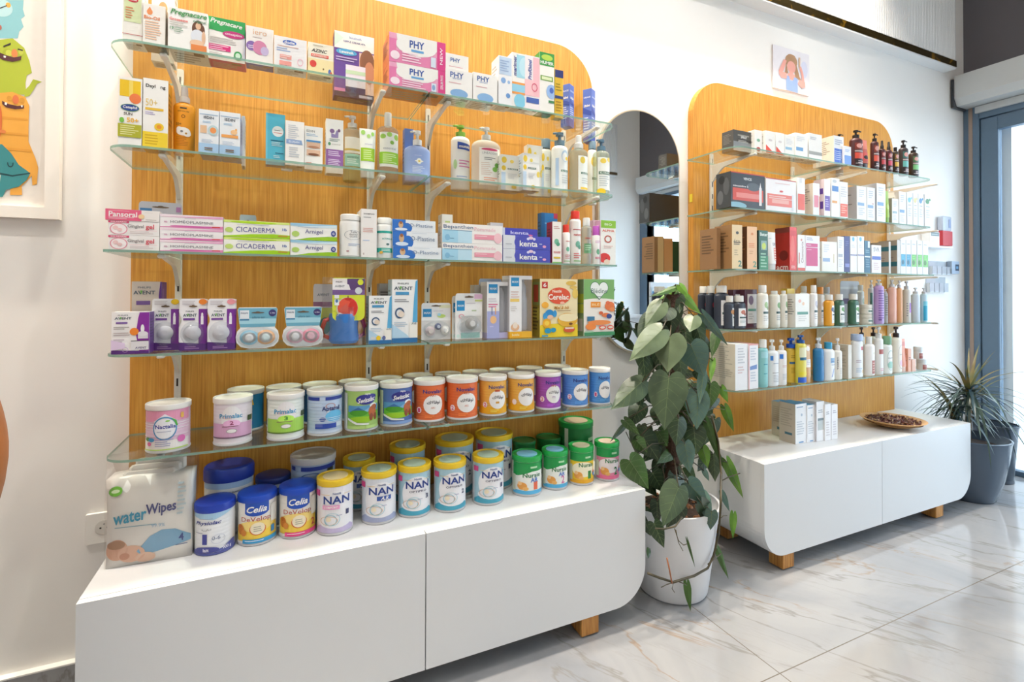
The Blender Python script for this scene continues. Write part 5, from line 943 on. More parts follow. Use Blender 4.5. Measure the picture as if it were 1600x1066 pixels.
for xl, xr, yt, yb, c, sub, num, bt, lb in ((645.5, 695.5, 595, 664, 'E8713C', 'AR1', '1', None, 'orange milk tin numbered one, beside the blue bear tin'), (696.5, 746.5, 592, 661, 'E8713C', 'AR2', '2', None, 'orange milk tin numbered two, left of the amber ones'),
   (747.5, 791.5, 589.5, 655, 'F0B452', '1', '2', 'F0B020', 'amber milk tin with bright yellow base, left of two'), (792.5, 835, 586.5, 650, 'F0B452', '', '', 'F0B020', 'amber milk tin with bright yellow base, right of two'),
   (835.5, 876.5, 583.5, 645.5, 'A452B8', 'IT2', '2', None, 'violet milk tin numbered two'), (877, 919, 580.5, 641.5, '5A92DC', '', '2', None, 'blue milk tin numbered two, beside the violet one'), (919.5, 953.5, 577.5, 637.5, '5A9ADC', '', '1', None, 'blue milk tin at the right end of the lowest shelf')):
    can(1, 5, xl, xr, yt, lb, c, nov(c, sub or ' ', num or ' ', bt), yb=yb, rz=-.30)

# ================================================================== NEAR UNIT, CABINET TOP
def nan_(sub, n, c1='A8CCDC', low='4AA8C4', lown=.14, rib='3A4A88', subc='2A3A7A'):
    r = [('r', 0, .0, 1, 1, c1), ('e', .55, .50, .40, .42, 'EEEDF2'), ('r', .3, .1, 1, .5, 'EEEDF2'), ('e', .5, .08, .46, .13, low), ('e', .55, .22, .42, .12, 'EEEDF2'), ('r', 0, 0, 1, .09, low), ('t', .56, .86, .18, 'Nestlé', '5A6A9A'), ('r', .2, .83, .4, .838, 'E8B84A'), ('r', .72, .83, .9, .838, 'E8B84A'), ('t', .56, .72, .60, 'NAN', '27408C', {'h': .17}),
      ('o', .42, .28, .14, .12, .12, '88C4D4'), ('o', .38, .27, .20, .10, .1, 'D8B8A0'), ('o', .46, .30, .17, .14, .08, 'A8D0DC'), ('e', .38, .30, .06, .05, 'F0E4C8'), ('t', .80, .42, .08, n, '3A4068', {'h': .11}), ('l', .55, .72, .38, 1, .04, 'B8B8D0'), ('r', 0, .8, .16, .93, 'D84A8A')]
    if sub == 'AR': r += [('r', .45, .50, .78, .60, '3A5AA8'), ('t', .62, .55, .18, 'A.R', WH, {'i': True})]
    elif sub == 'COMFORT': r += [('r', .24, .52, .62, .61, 'E8A0CC'), ('t', .43, .565, .30, 'COMFORT', WH, {'i': True})]
    else: r += [('t', .56, .57, .42, sub, '5A5A70', {'h': .05})]
    return r
def ncan(xl, xr, yt, lab, art, yb=None, Y=None, ins='BCD4C4', ribs=False): can(1, 6, xl, xr, yt, lab, 'E6E8EE', art, yb=yb, Y=Y, lid='F2CB2A', lidin=ins, lh=.016, ribs=ribs, rz=-.16)
can(1, 6, 317, 397, 721, 'large white milk tin with tall navy domed lid, back left', 'EAECF0', [('r', 0, .88, 1, 1, 'A9C8EC'), ('t', .52, .62, .42, 'Physiolac', '2A3A8A', {'i': True, 'h': .12}), ('t', .5, .80, .4, 'LABORATOIRES GILBERT', '6A7AA0', {'h': .03})], Y=-.105, lid='1F3A9E', lh=.036, dome=True, sy=.9)
can(1, 6, 398, 454, 739, 'small milk tin with very dark blue lid between two larger back tins', 'DCE4F0', [('r', 0, .7, 1, .9, '3A5AB0')], Y=-.105, lid='16307E', lh=.016, dome=True)
can(1, 6, 453, 524, 707, 'large pale blue milk tin with white lid and navy band at the back', 'AAC0DC', [('r', 0, .90, .12, .975, '2A3F9A'), ('r', .25, .90, 1, .975, '2A3F9A'), ('r', .74, .80, .90, .90, '4A4A2A'), ('o', .45, .78, .2, .08, .15, '4A6AA8'), ('t', .45, .66, .4, 'Aptamil', '2A3A7A')], Y=-.105, lid='DCDAD8', lh=.018)
for xl, xr, yt, lb, Yb, a in ((535, 586, 714, 'smaller yellow lidded milk tin in the back row', -.105, nan_('AR', ' ')), (608, 664, 694, 'large yellow lidded milk tin in the back row, left of three', -.095, nan_('OPTIPRO', '1')), (679, 739, 684, 'large yellow lidded milk tin in the back row, middle of three', -.105, nan_('OPTIPRO', '2')), (742, 800, 676.5, 'large yellow lidded milk tin in the back row, right of three', -.105, nan_('OPTIPRO', '1'))):
    ncan(xl, xr, yt, lb, a, Y=Yb)
for xl, xr, yt, lb in ((800, 837, 689, 'dark green lidded tin behind the first pair of green tins'), (837, 876, 684, 'dark green lidded tin behind the second of the green tins')):
    can(1, 6, xl, xr, yt, lb, '1E7A3C', [], Y=-.095, lid='167A3A', lh=.012)
can(1, 6, 872, 926, 658.5, 'tallest green lidded tin at the back right', '1C7A40', [('r', 0, .0, 1, .62, 'C8D0A8'), ('p', [(0, .62), (1, .50), (1, 1), (0, 1)], '17793C'), ('r', 0, .2, .1, 1, 'D8DCD0'), ('r', .6, .70, .82, .78, 'A8D0A8'), ('t', .62, .40, .56, 'Nursie', '1A5A30')], Y=-.105, lid='189A48', lidin='C8B8A0', lh=.018)
can(1, 6, 302.5, 368.5, 776, 'white milk tin with navy domed lid and large number one, front left', 'E8EAEE', [('p', [(0, .9), (.5, .82), (1, 1.0), (0, 1)], 'A8CCE8'), ('t', .38, .74, .56, 'Physiolac', '28348A', {'i': True, 'h': .12}), ('l', .2, .5, .86, 1, .03, '9AA0B8'), ('t', .36, .58, .2, '\uFED3\uFEF4\uFEAE\uFEEF\uFEDF\uFE8E\uFED9', '4A4A5A', {'b': False}), ('l', .1, .4, .5, 1, .03, '9AA0B8'), ('t', .33, .34, .10, '1', '3A3F94', {'h': .26}), ('t', .56, .36, .16, '0-6', '5A6A90', {'b': False}), ('o', .6, .32, .14, .12, .08, 'C8CCDC'), ('r', 0, 0, 1, .06, '5A62A8'), ('e', .36, .06, .26, .09, '4A4F9C'), ('t', .36, .07, .12, 'lait', 'E8E8F8'), ('p', [(.55, 0), (.9, .2), (1, .2), (1, 0)], '5A62A8'), ('t', .78, .055, .2, '900 g', 'E8E8F8')], yb=865, lid='2040B0', lh=.018, dome=True, sil='5A62A8', sy=1)
def cel(n, nc, bc):
    return [('r', 0, .0, 1, .42, 'F4D04A'), ('e', .5, .42, .4, .14, 'F4D880'), ('r', .25, .74, .76, 1.0, '2352B8'), ('e', .5, .76, .25, .09, '2352B8'), ('t', .5, .84, .42, 'Celia', WH, {'i': True, 'h': .16}), ('t', .48, .58, .64, 'DeVelop', 'B8462E', {'b': False, 'h': .15}), ('e', .52, .34, .17, .15, 'D86A30'), ('e', .52, .36, .15, .15, 'F0E4C8'), ('l', .44, .62, .4, 3, .05, 'A8A898'), ('e', .14, .34, .09, .13, 'C8762A'), ('e', .22, .26, .07, .08, 'D88A34'), ('e', .12, .42, .05, .05, 'B86420'), ('t', .86, .26, .10, n, nc, {'h': .17}), ('r', .2, 0, 1, .10, bc), ('r', 0, 0, .2, .06, 'E8E4E0'), ('l', .26, .8, .06, 1, .03, WH), ('r', .80, .45, 1, .9, 'E8E4DC')]
can(1, 6, 370, 433, 764, 'white and yellow milk tin with bright blue lid and blue number one', 'EEEAE4', cel('1', '3A8AC8', '3AA0D8'), yb=852, lid='1E4CC0', lh=.016, dome=True)
can(1, 6, 435, 494, 754, 'white and yellow milk tin with bright blue lid and pink number two', 'EEEAE4', cel('2', 'C85050', 'E84A8C'), yb=842, lid='1E4CC0', lh=.016, dome=True)
ncan(494, 552.5, 742, 'yellow lidded white milk tin with pink badge and number one', [x for x in nan_('COMFORT', '1', 'E8E6EE', 'C8BCE0')], yb=838, ins='F0DCA8')
ncan(563.5, 619.5, 731, 'yellow lidded white milk tin with blue badge', nan_('AR', ' ', 'DCE0EA', 'A8B0D0'), yb=822)
ncan(620.5, 673, 723.5, 'yellow lidded teal milk tin with number three, left of three alike', nan_('OPTIPRO', '3'), yb=812)
ncan(676.5, 728, 718, 'yellow lidded teal milk tin, middle of three alike', nan_('OPTIPRO', '2'), yb=804.5)
ncan(737, 787, 710.5, 'yellow lidded teal milk tin, right of three alike beside the green tins', nan_('OPTIPRO', '1'), yb=794)
def nur(bot, sub, n, nc, body='EEF0EC'):
    r = [('r', 0, 0, 1, 1, body), ('r', 0, .72, 1, 1, '1E9A4C'), ('p', [(0, .56), (.2, .58), (.62, .73), (0, .74)], '1E9A4C')]
    if body != 'EEF0EC': r = [('r', 0, 0, 1, .75, body), ('e', .5, .45, .4, .25, 'F8F2D8' if body == 'F4CF28' else 'F4E8EC'), ('r', 0, .72, 1, 1, '1E9A4C')]
    r += [('r', .55, .82, .75, .88, 'B8E0B8'), ('t', .60, .60, .52, 'Nursie', '2E7A4A', {'h': .14}), ('r', 0, 0, 1, .12, bot), ('t', .70, .27, .12, n, nc, {'h': .26}), ('e', .32, .26, .14, .12, 'E8A04A'), ('e', .42, .18, .08, .06, 'F0B868'), ('e', .26, .34, .06, .06, 'F4C890'), ('r', 0, .08, .12, .6, 'D8DCC8')]
    if sub: r.append(('t', .66, .45, .22, sub, '4A7AC8'))
    else: r += [('r', .84, .2, .97, .32, '3A8AC8'), ('p', [(.84, .32), (.905, .42), (.97, .32)], 'D84A3A')]
    return r
for xl, xr, yt, yb, a, li, lb in ((799, 846.5, 710, 780.5, nur('58B8E8', 'AR', '1', 'E86A48'), '8AD0F0', 'green lidded tin with pale blue base and orange number one'), (846, 887, 703, 770.5, nur('58B8E8', 'AR', '2', 'D870A8'), '8AC8F0', 'green lidded tin with pale blue base and pink number two'),
   (887.5, 927.5, 697, 763.5, nur('F0B020', None, '1', '2E8A3E', 'F4CF28'), 'E8DCC0', 'green lidded yellow tin with green number one'), (928, 967.5, 691, 757.5, nur('E87098', None, '2', '2E7A4A', 'E88AAA'), 'F0D8C0', 'green lidded pink tin with green number two, last on the cabinet')):
    can(1, 6, xl, xr, yt, lb, 'EEF0EC', a, yb=yb, lid='22AC50', lidin=li, lh=.016, ribs=False, rz=-.34)
# packet of wipes in a clear outer bag
xa = at_z(165, 880-dpy(1, 6, 165), .3412); xb = at_z(301, 861-dpy(1, 6, 301), .3412)
ang = math.atan2(xb.y-xa.y, xb.x-xa.x); W = (xb-xa).length*.985; D = .060
h = solveZ(742-dpy(1, 6, 166), xa.x, xa.y)-.3412
root = empty('wet_wipes_pack', ((xa.x+xb.x)/2, (xa.y+xb.y)/2-.008, .3412), ang); tag(root, 'white plastic multipack of baby wipes with sleeping baby and blue wave, left end of cabinet', 'package')
g = G(); NX, NZ = 12, 8
def pk(t, q, off): 
    b = .014*math.sin(PI*t)**.6*math.sin(PI*min(1, q*1.05))**.6
    return ((t-.5)*W*(1-.03*math.sin(PI*q)), -b+off, h*q*(1+.02*math.sin(5*t)))
vs = []; fs = []
for sgn, off in ((1, 0), (-1, D)):
    o_ = len(vs)
    for j in range(NZ+1):
        for i in range(NX+1):
            p = pk(i/NX, j/NZ, 0); vs.append((p[0], p[1] if sgn > 0 else D-p[1], p[2]))
    for j in range(NZ):
        for i in range(NX):
            q = (o_+j*(NX+1)+i, o_+j*(NX+1)+i+1, o_+(j+1)*(NX+1)+i+1, o_+(j+1)*(NX+1)+i); fs.append(q if sgn > 0 else tuple(reversed(q)))
N1 = (NX+1)*(NZ+1)
for j in range(NZ):
    a0, a1 = j*(NX+1), (j+1)*(NX+1); fs.append((a0, a1, a1+N1, a0+N1)); b0, b1 = a0+NX, a1+NX; fs.append((b0, b0+N1, b1+N1, b1))
top = NZ*(NX+1)
for i in range(NX): fs.append((top+i, top+i+1, top+i+1+N1, top+i+N1)); fs.append((i, i+N1, i+1+N1, i+1))
g.add(vs, fs, 'F3F2EF', True)
def fpk(a, b, lf):
    t = min(1, max(0, a/W)); q = min(1, max(0, b/h)); p = pk(t, q, 0); return (p[0], p[1]-lf-.0004, p[2])
A = [('p', [(.42, .10), (.60, .13), (1, .20), (1, .27), (.82, .37), (.66, .38), (.52, .32), (.36, .16)], '7AB4DC'), ('e', .13, .20, .13, .12, 'E8B498'), ('e', .30, .14, .16, .10, 'EFC0A4'), ('e', .46, .08, .12, .06, 'F2CCB4'), ('e', .12, .26, .11, .05, 'B88A68'), ('e', .22, .12, .06, .04, 'D89A7C'),
     ('t', .28, .56, .40, 'water', '2FA4CC', {'h': .12, 'sl': .10}), ('t', .65, .62, .36, 'Wipes', '3A4088', {'h': .15, 'sl': .10}), ('l', .10, .60, .455, 1, .02, '8AB8CC'), ('t', .62, .44, .16, '99.9%', '8AB8DC', {'b': False}), ('t', .89, .26, .06, '4', '2A4A9A', {'h': .09}), ('l', .82, .98, .17, 1, .02, '4A6AA8'), ('e', .11, .86, .08, .055, '7AC04A'), ('e', .11, .86, .05, .02, 'D8ECC0'), ('l', .84, .95, .9, 8, .05, 'C0D4DC')]
g.art(A, W, h, fpk, strip=W/14); g.build('wipes_packet', root)
g = G(); vs = []; fs = []; rb = random.Random(11); hh = h*1.25
for sgn in (1, -1):
    o_ = len(vs)
    for j in range(11):
        for i in range(13):
            t, q = i/12, j/10; p = pk(t, min(1, q*1.25), 0); taper = max(0, (q*1.25-1))/.25
            y = p[1]-.003 if sgn > 0 else D-p[1]+.003
            y = y*(1-taper)+(D*.55)*taper+rb.uniform(-.004, .004)*(1 if q > .6 else .1)
            x = (t-.5)*W*1.02*(1+.06*taper)+rb.uniform(-.003, .003)*(q > .6); z = hh*q if q > .7 else h*q*1.25
            vs.append((x, y, max(.0005, z+rb.uniform(-.006, .006)*(q > .8))))
    for j in range(10):
        for i in range(12): fs.append((o_+j*13+i, o_+j*13+i+1, o_+(j+1)*13+i+1, o_+(j+1)*13+i))
g.add(vs, fs, clear('F4F2F0', 'crinkled_wrap', .95, .15)); g.build('clear_wrap', root)
g = G()
for k in range(3):   # folded packets seen inside the upper part of the bag
    g.box(-W*(.34-.05*k), W*(.30+.04*k), .008+.016*k, .020+.016*k, h*.98, h*(1.05+.05*k), 'EDEBE8', .006)
g.build('inner_packets', root)

# ================================================================== FAR UNIT
def bandA(c, v0=.1, v1=.35, ln='D4D4D8'): return [('l', .15, .85, .9, 4, .07, ln), ('r', .1, v0, .9, v1, c)]
def lab2(c='8AAED4', v=.42): return [('l', .2, .8, .88, 4, .06, 'CDD2D8'), ('r', .08, v, .75, v+.09, c), ('l', .15, .8, v-.08, 4, .06, 'D4D8DC')]
F = 2
# top shelf
carton(F, 1, 1146, 1178, 202, 'dark metallic grey carton, leftmost on far top shelf', '55534F', [('r', 0, 0, 1, .45, '8E9294'), ('r', 0, 0, 1, .2, 'B8BEC0'), ('r', .2, .74, .75, .80, 'A8A49A'), ('t', .5, .68, .3, 'SPRAY', 'F0F0EC'), ('r', .2, .45, .9, .58, '33312F'), ('l', .22, .85, .52, 2, .06, 'C8C4BC')], yb=234, d=.06, side='5C5A56')
carton(F, 1, 1179, 1191, 201, 'slim white carton with red fruit picture next to the metallic grey one', WH, [('e', .5, .55, .22, .07, '8AB89A'), ('e', .5, .15, .28, .10, 'B84A48')], yb=236, d=.05)
for xl, xr, yt, yb, lb in ((1196, 1211, 203, 238, 'white carton with red triangle, left of two'), (1212, 1225.5, 206, 241, 'white carton with red triangle, right of two')):
    carton(F, 1, xl, xr, yt, lb, WH, [('p', [(.05, .02), (.95, .02), (.05, .38)], 'E4503A'), ('e', .5, .6, .2, .05, 'D8D0D0')], yb=yb, d=.055)
carton(F, 1, 1226.5, 1242, 210, 'short white carton with sky blue square print', WH, [('r', .05, .32, .7, .44, '9AC4E0'), ('l', .1, .8, .8, 4, .07, 'DDE0E4')], yb=244, d=.055)
carton(F, 1, 1243, 1262, 208, 'taller white carton with mid blue label near the middle', WH, [('r', .05, .30, .62, .44, '7AAAD8'), ('l', .1, .8, .85, 3, .07, 'DDE0E4')], yb=247, d=.055)
carton(F, 1, 1264, 1284.5, 209, 'tall white carton with grey stripe', WH, [('r', .0, .22, 1, .34, 'A8A8A4'), ('l', .1, .7, .85, 2, .06, 'C0C4CC')], yb=251, d=.055)
carton(F, 1, 1303, 1318.5, 213, 'deep white carton with blue front, left of the dark red bottles', 'F2F3F6', [('r', .05, .0, 1, .55, '3F6ED4'), ('r', .5, .0, .75, .55, '5A8AE0'), ('l', .1, .9, .45, 5, .07, 'B8CCF4'), ('l', .1, .9, .85, 3, .07, 'A8B0C8')], yb=257, d=.10, side='EDE4D8')
carton(F, 1, 1319.5, 1330, 229, 'shorter white carton with light blue front beside the dark red bottles', 'F2F3F6', [('r', 0, 0, 1, .5, '7AA4E8'), ('l', .1, .9, .8, 2, .08, 'A8C0E8')], yb=258, d=.06)
def dark(xl, xr, yt, ys, yb, c1, lb, kind='pump', c0='4A2226'):
    xl -= 0.6
    bottle(F, 1, xl, xr, yt, ys, lb, c0, '1E1A1C', kind, [('r', .1, .66, .95, .92, shade(c1, .6)), ('e', .4, .8, .2, .09, 'D89A90'), ('e', .75, .86, .16, .05, 'E8D0CC'), ('r', .1, .56, .95, .62, 'B8A8A4'), ('r', .1, .30, .95, .53, c1), ('r', .1, .06, .95, .27, '2A2024'), ('l', .3, .9, .2, 2, .06, 'D8C0C0'), ('r', .15, .10, .9, .12, 'D8C8C4')], yb=yb, sy=.7, capw=.42, name='dark_bottle', group='dark hair care bottles', nz=1)
dark(1303, 1316, 208, 216, 290, 'B8483A', 'dark pump bottle hidden behind the blue fronted carton')
dark(1328, 1347.5, 200, 213, 260, 'D8503C', 'largest dark red pump bottle at the middle of far top shelf')
tube_item(F, 1, 1348.5, 1360, 218, 'dark tube with coral print between two dark pump bottles', 'C86A60', '2A1A1E', [('r', .05, .6, .95, .98, 'E08A7C'), ('r', .05, .10, .95, .45, 'D8605A'), ('e', .5, .25, .3, .08, '2A2024')], yb=262)
dark(1361, 1373, 207, 220, 264, 'E0604C', 'second dark pump bottle with coral band')
dark(1374, 1383.5, 219, 232, 266, 'D8505A', 'small dark bottle with grey spray top, left of two', 'spray')
dark(1384.5, 1394, 221, 234, 268, 'D8506A', 'small dark bottle with grey spray top, right of two', 'spray')
dark(1395, 1404, 230, 236, 270, 'E0B040', 'small dark bottle with amber label', 'cap', '3A2E20')
dark(1405, 1419, 218, 230, 273, '6AB8B0', 'dark pump bottle with teal label', 'pump', '3A3032')
dark(1420.5, 1435, 228, 238, 277, '7ABF7A', 'dark pump bottle with green label, last on far top shelf', 'pump', '3A2A20')
# second shelf
carton(F, 2, 1142, 1195, 276, 'black and red marbled ampoule carton, leftmost on far second shelf', '3B3F44', [('r', 0, .97, 1, 1, 'C84A48'), ('r', .05, .20, .95, .55, 'D8503E'), ('e', .65, .62, .2, .12, '5A6066'), ('t', .48, .83, .24, 'VENCIS', 'E8E8E8'), ('t', .28, .61, .44, 'minoxidine 2', 'F0E8E8', {'h': .05}), ('r', .15, .28, .85, .42, 'E88A80'), ('r', .82, .10, .90, .62, 'E8E4E4'), ('p', [(.83, .6), (.89, .6), (.86, .78)], 'E8E4E4'), ('e', .15, .05, .3, .1, '8AB8C8')], yb=324, d=.075, side='45494C', sart=[('e', .3, .3, .2, .2, '6A6E72'), ('e', .7, .6, .2, .25, '5C6064'), ('e', .4, .8, .2, .12, '2E3134')])
carton(F, 2, 1196.5, 1244, 284, 'white and coral ampoule carton beside the black one', 'F4F0F0', [('r', 0, .97, 1, 1, 'C85A58'), ('r', .05, .15, .9, .52, 'E8786A'), ('r', .2, .24, .75, .36, 'F0B0A4'), ('l', .1, .9, .45, 2, .06, 'F4D0C8'), ('e', .5, .62, .06, .03, 'D8504A'), ('r', .85, .05, .92, .55, 'E4E8EC'), ('l', .3, .8, .86, 1, .05, 'E8C8C8')], yb=332, d=.055, side='D8D0C8')
carton(F, 2, 1245.5, 1258, 281, 'narrow white carton with coral lower block', WH, [('r', .1, .10, .95, .55, 'E8604A'), ('r', .3, .86, .6, 1, 'E4E4E4')], yb=335, d=.06)
carton(F, 2, 1270.5, 1281, 289, 'narrow white carton with pink label behind the purple one', 'F4F2EE', [('r', .15, .25, .8, .62, 'E88A9A'), ('r', .9, 0, 1, .6, 'E07858')], yb=337, d=.075, side='E4D8CC')
carton(F, 2, 1288, 1297.5, 282, 'tall white carton with purple label', WH, [('r', .1, .15, .92, .55, '6A4AB0'), ('l', .2, .8, .45, 4, .06, 'C8B8E8')], yb=338, d=.05, side='F0E0EC', sart=[('r', .3, .2, .9, .4, '6A4AA8'), ('r', .3, .6, .9, .75, '6A4AA8')])
carton(F, 2, 1299, 1312, 280.5, 'tall white carton with blue and orange marks', WH, [('r', .1, .66, .85, .80, '4A84CC'), ('r', .1, .36, .7, .42, 'F0A850'), ('e', .4, .92, .25, .04, 'C8CCD0')], yb=339, d=.04)
carton(F, 2, 1312.5, 1325, 286, 'white carton with orange red base', WH, [('r', .05, .05, .95, .40, 'EC5A38'), ('l', .1, .9, .85, 5, .06, 'D4D4D8'), ('l', .15, .85, .34, 4, .06, 'F4B09A')], yb=343, d=.05)
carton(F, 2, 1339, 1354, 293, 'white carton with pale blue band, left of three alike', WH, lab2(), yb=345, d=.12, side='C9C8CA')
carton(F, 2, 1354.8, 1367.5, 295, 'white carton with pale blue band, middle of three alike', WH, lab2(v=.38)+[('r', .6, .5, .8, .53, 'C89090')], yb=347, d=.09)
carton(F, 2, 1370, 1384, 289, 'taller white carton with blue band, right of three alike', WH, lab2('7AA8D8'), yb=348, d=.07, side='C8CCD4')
tube_item(F, 2, 1384.5, 1392, 300, 'lime green tube squeezed between white cartons', 'A8CC4A', '8AB83A', [('e', .5, .4, .3, .1, 'C8E07A')], yb=350)
carton(F, 2, 1394, 1404, 313, 'short white carton at the back right of far second shelf', WH, lab2('A8C0C8', .4), yb=350, d=.05, side='B8B4AC')
carton(F, 2, 1405, 1416, 302, 'white carton with blue band beside the dotted ones', WH, lab2('7AA4D0', .35), yb=351, d=.06)
for xl, xr, c, lb in ((1417.5, 1426, '7AC8DC', 'white carton with turquoise dot, first of four'), (1426.8, 1434.5, 'E8DC9A', 'white carton with pale yellow dot, second of four'), (1435.2, 1443.5, '4A8AC0', 'white carton with blue dot, third of four'), (1445, 1455.5, '3A8A5A', 'white carton with dark green dot, last of four')):
    carton(F, 2, xl, xr, 304+(xl-1417)*.10, lb, 'F3F5F8', [('e', .4, .78, .28, .08, c), ('e', .75, .84, .12, .04, c), ('l', .2, .8, .62, 1, .04, '9AA4AC'), ('l', .2, .75, .5, 4, .07, 'D0D4DA')], yb=353, d=.05)
# third shelf
BR = [('e', .5, .82, .14, .035, '4A4038'), ('t', .45, .63, .6, 'éco', '4A3A2A', {'b': False}), ('l', .15, .85, .60, 2, .04, '5A4A38'), ('l', .2, .6, .42, 3, .05, 'C0A880'), ('t', .75, .12, .35, '2', '3A7A6A', {'h': .14})]
carton(F, 3, 1120, 1126, 356, 'kraft brown carton, leftmost on far third shelf', '9C7650', [], d=.09, side='9A7550', Y=-.255)
carton(F, 3, 1144, 1160, 351, 'large kraft brown carton with cream front', 'EBCF9C', BR, d=.09, side='9C7750')
carton(F, 3, 1167.5, 1183, 354, 'kraft carton with peach front and orange print', 'F2C08E', [('e', .5, .83, .12, .03, 'E08A4A'), ('l', .15, .85, .60, 3, .04, 'E8884A'), ('l', .2, .6, .42, 2, .05, 'D8A070'), ('t', .75, .12, .35, '2', '5A9A7A', {'h': .14})], d=.06, side='7A5236')
carton(F, 3, 1185.5, 1200, 360, 'dark green carton with yellow flower square', '1F5A44', [('t', .55, .90, .8, 'Beter', 'E8F0E8'), ('r', .25, .5, .85, .74, '8AA8A0'), ('e', .55, .6, .22, .09, 'C8D850'), ('r', .1, 0, 1, .35, '2F8A5A'), ('l', .2, .9, .4, 5, .08, '9AC8A8')], d=.05, side='1C3A34')
tube_item(F, 3, 1201, 1217, 362, 'white tube with red stacked lettering', 'F2F0EC', 'E4E2DE', [('t', .7, .62, .3, 'DE', '5A5A6A'), ('l', .2, .6, .8, 1, .03, '9AA8B8'), ('r', .6, .1, .95, .5, 'E8705A'), ('l', .62, .93, .45, 5, .08, 'F8E0D8')])
carton(F, 3, 1234, 1245, 355, 'glossy red carton in the middle left of far third shelf', 'E84038', [('r', 0, .80, 1, .92, 'D82E2A'), ('e', .4, .5, .3, .3, 'F0685A'), ('l', .2, .8, .1, 2, .04, 'F8C8C0')], d=.07, side='B82822', sart=[('r', 0, .88, 1, 1, '8A3A34'), ('t', .5, .06, .8, 'acm', 'F8E0DC'), ('e', .6, .35, .3, .12, '7A1410')])
carton(F, 3, 1246.5, 1258, 367, 'white carton with vertical red lettering', 'F6F1EE', [('t', .62, .52, .6, 'Chemotrix', '8A6A6A', {'rot': 1, 'b': False, 'h': .3}), ('e', .5, .86, .12, .03, 'E09A8A'), ('r', 0, 0, 1, .08, 'E8604A'), ('r', .15, .2, .25, .5, 'D8705A')], d=.05)
carton(F, 3, 1258.5, 1281, 368.5, 'white carton with large magenta rectangle', 'F5F1F4', [('r', .05, .14, .85, .78, 'D23F7E'), ('r', 0, .66, 1, .675, 'F0F0F4'), ('l', .1, .6, .93, 2, .05, 'B8BCCC'), ('l', .1, .5, .73, 1, .05, 'F4D0E0'), ('l', .1, .6, .6, 1, .04, 'F0A8C8')], d=.05)
carton(F, 3, 1284.5, 1308, 378, 'shorter cream carton with pale blue label', 'F7F3E8', [('r', .05, .33, .52, .45, '9AB4D8'), ('l', .1, .5, .88, 4, .07, 'D8DCE4'), ('r', .75, .3, .80, .6, 'D8C8A0')], d=.04)
carton(F, 3, 1293, 1307, 371, 'peach carton standing behind the cream one', 'E8A888', [], Y=-.22, d=.04)
carton(F, 3, 1309, 1319, 370, 'white carton with small grey label, left of the navy one', 'F5F4F4', lab2('B8BCC4', .42), d=.05)
carton(F, 3, 1319.5, 1328, 369.5, 'navy blue carton between two white ones on far third shelf', '2B2F7C', [('l', .2, .8, .85, 3, .05, '5A5EA8'), ('r', .1, .14, .9, .24, '7A80C4')], d=.05)
for xl, xr, lb in ((1328.8, 1339, 'white carton with blue droplet top, left of two'), (1340, 1350.5, 'white carton with blue droplet top, right of two')):
    carton(F, 3, xl, xr, 369.5, lb, 'F6F5F6', [('e', .45, .92, .18, .06, '6ABCE4'), ('r', 0, .46, 1, .50, '9A9AB8'), ('l', .2, .8, .75, 2, .05, 'DCDCE4')], d=.05)
carton(F, 3, 1351.2, 1360, 376.5, 'petrol blue carton with white notch', '2A6C8C', [('r', .55, .78, .9, .98, 'E4ECF0'), ('l', .15, .85, .7, 2, .06, '7AAAC0'), ('r', 0, .48, 1, .52, 'E8F0F4'), ('l', .15, .85, .4, 4, .07, '6A9AB4')], d=.05)
carton(F, 3, 1362, 1377, 383.5, 'short white carton with royal blue band', 'F6F3F4', [('t', .5, .84, .6, 'SVR', '8A8A90', {'b': False}), ('r', .05, .48, .95, .60, '4A68C4'), ('l', .2, .8, .35, 4, .07, 'E4C8CC')], d=.05)
TL = [('r', 0, .70, 1, .84, '3F7F8C'), ('r', 0, .22, 1, .36, '3F7F8C'), ('l', .1, .9, .62, 4, .07, 'A89A90')]
for xl, xr, yt, lb in ((1389, 1392, 378, 'beige and petrol striped carton, left of two'), (1402, 1407, 375.5, 'beige and petrol striped carton, right of two')):
    carton(F, 3, xl, xr, yt, lb, 'D8D4CC', [], d=.085, side='C3B6A6', sart=TL)
for i, (xl, xr, c) in enumerate(((1407.5, 1415.5, '4AA8CC'), (1416, 1423.5, '4AA0C4'), (1424, 1432.5, '7AC86A'), (1433.5, 1441.5, '7AC86A'), (1442, 1450.5, '7AC86A'))):
    carton(F, 3, xl, xr, 375+i*.5, 'white carton with %s lower square, %s of the five slim ones' % (('turquoise', 'turquoise', 'green', 'green', 'green')[i], ('first', 'second', 'third', 'fourth', 'last')[i]), 'F1F3F6', [('r', .08, .22, .95, .58, c), ('e', .4, .34, .25, .07, shade(c, .7)), ('l', .2, .8, .88, 1, .04, 'A8B0B8'), ('l', .2, .8, .52, 2, .06, shade(c, 1.15))], d=.045)
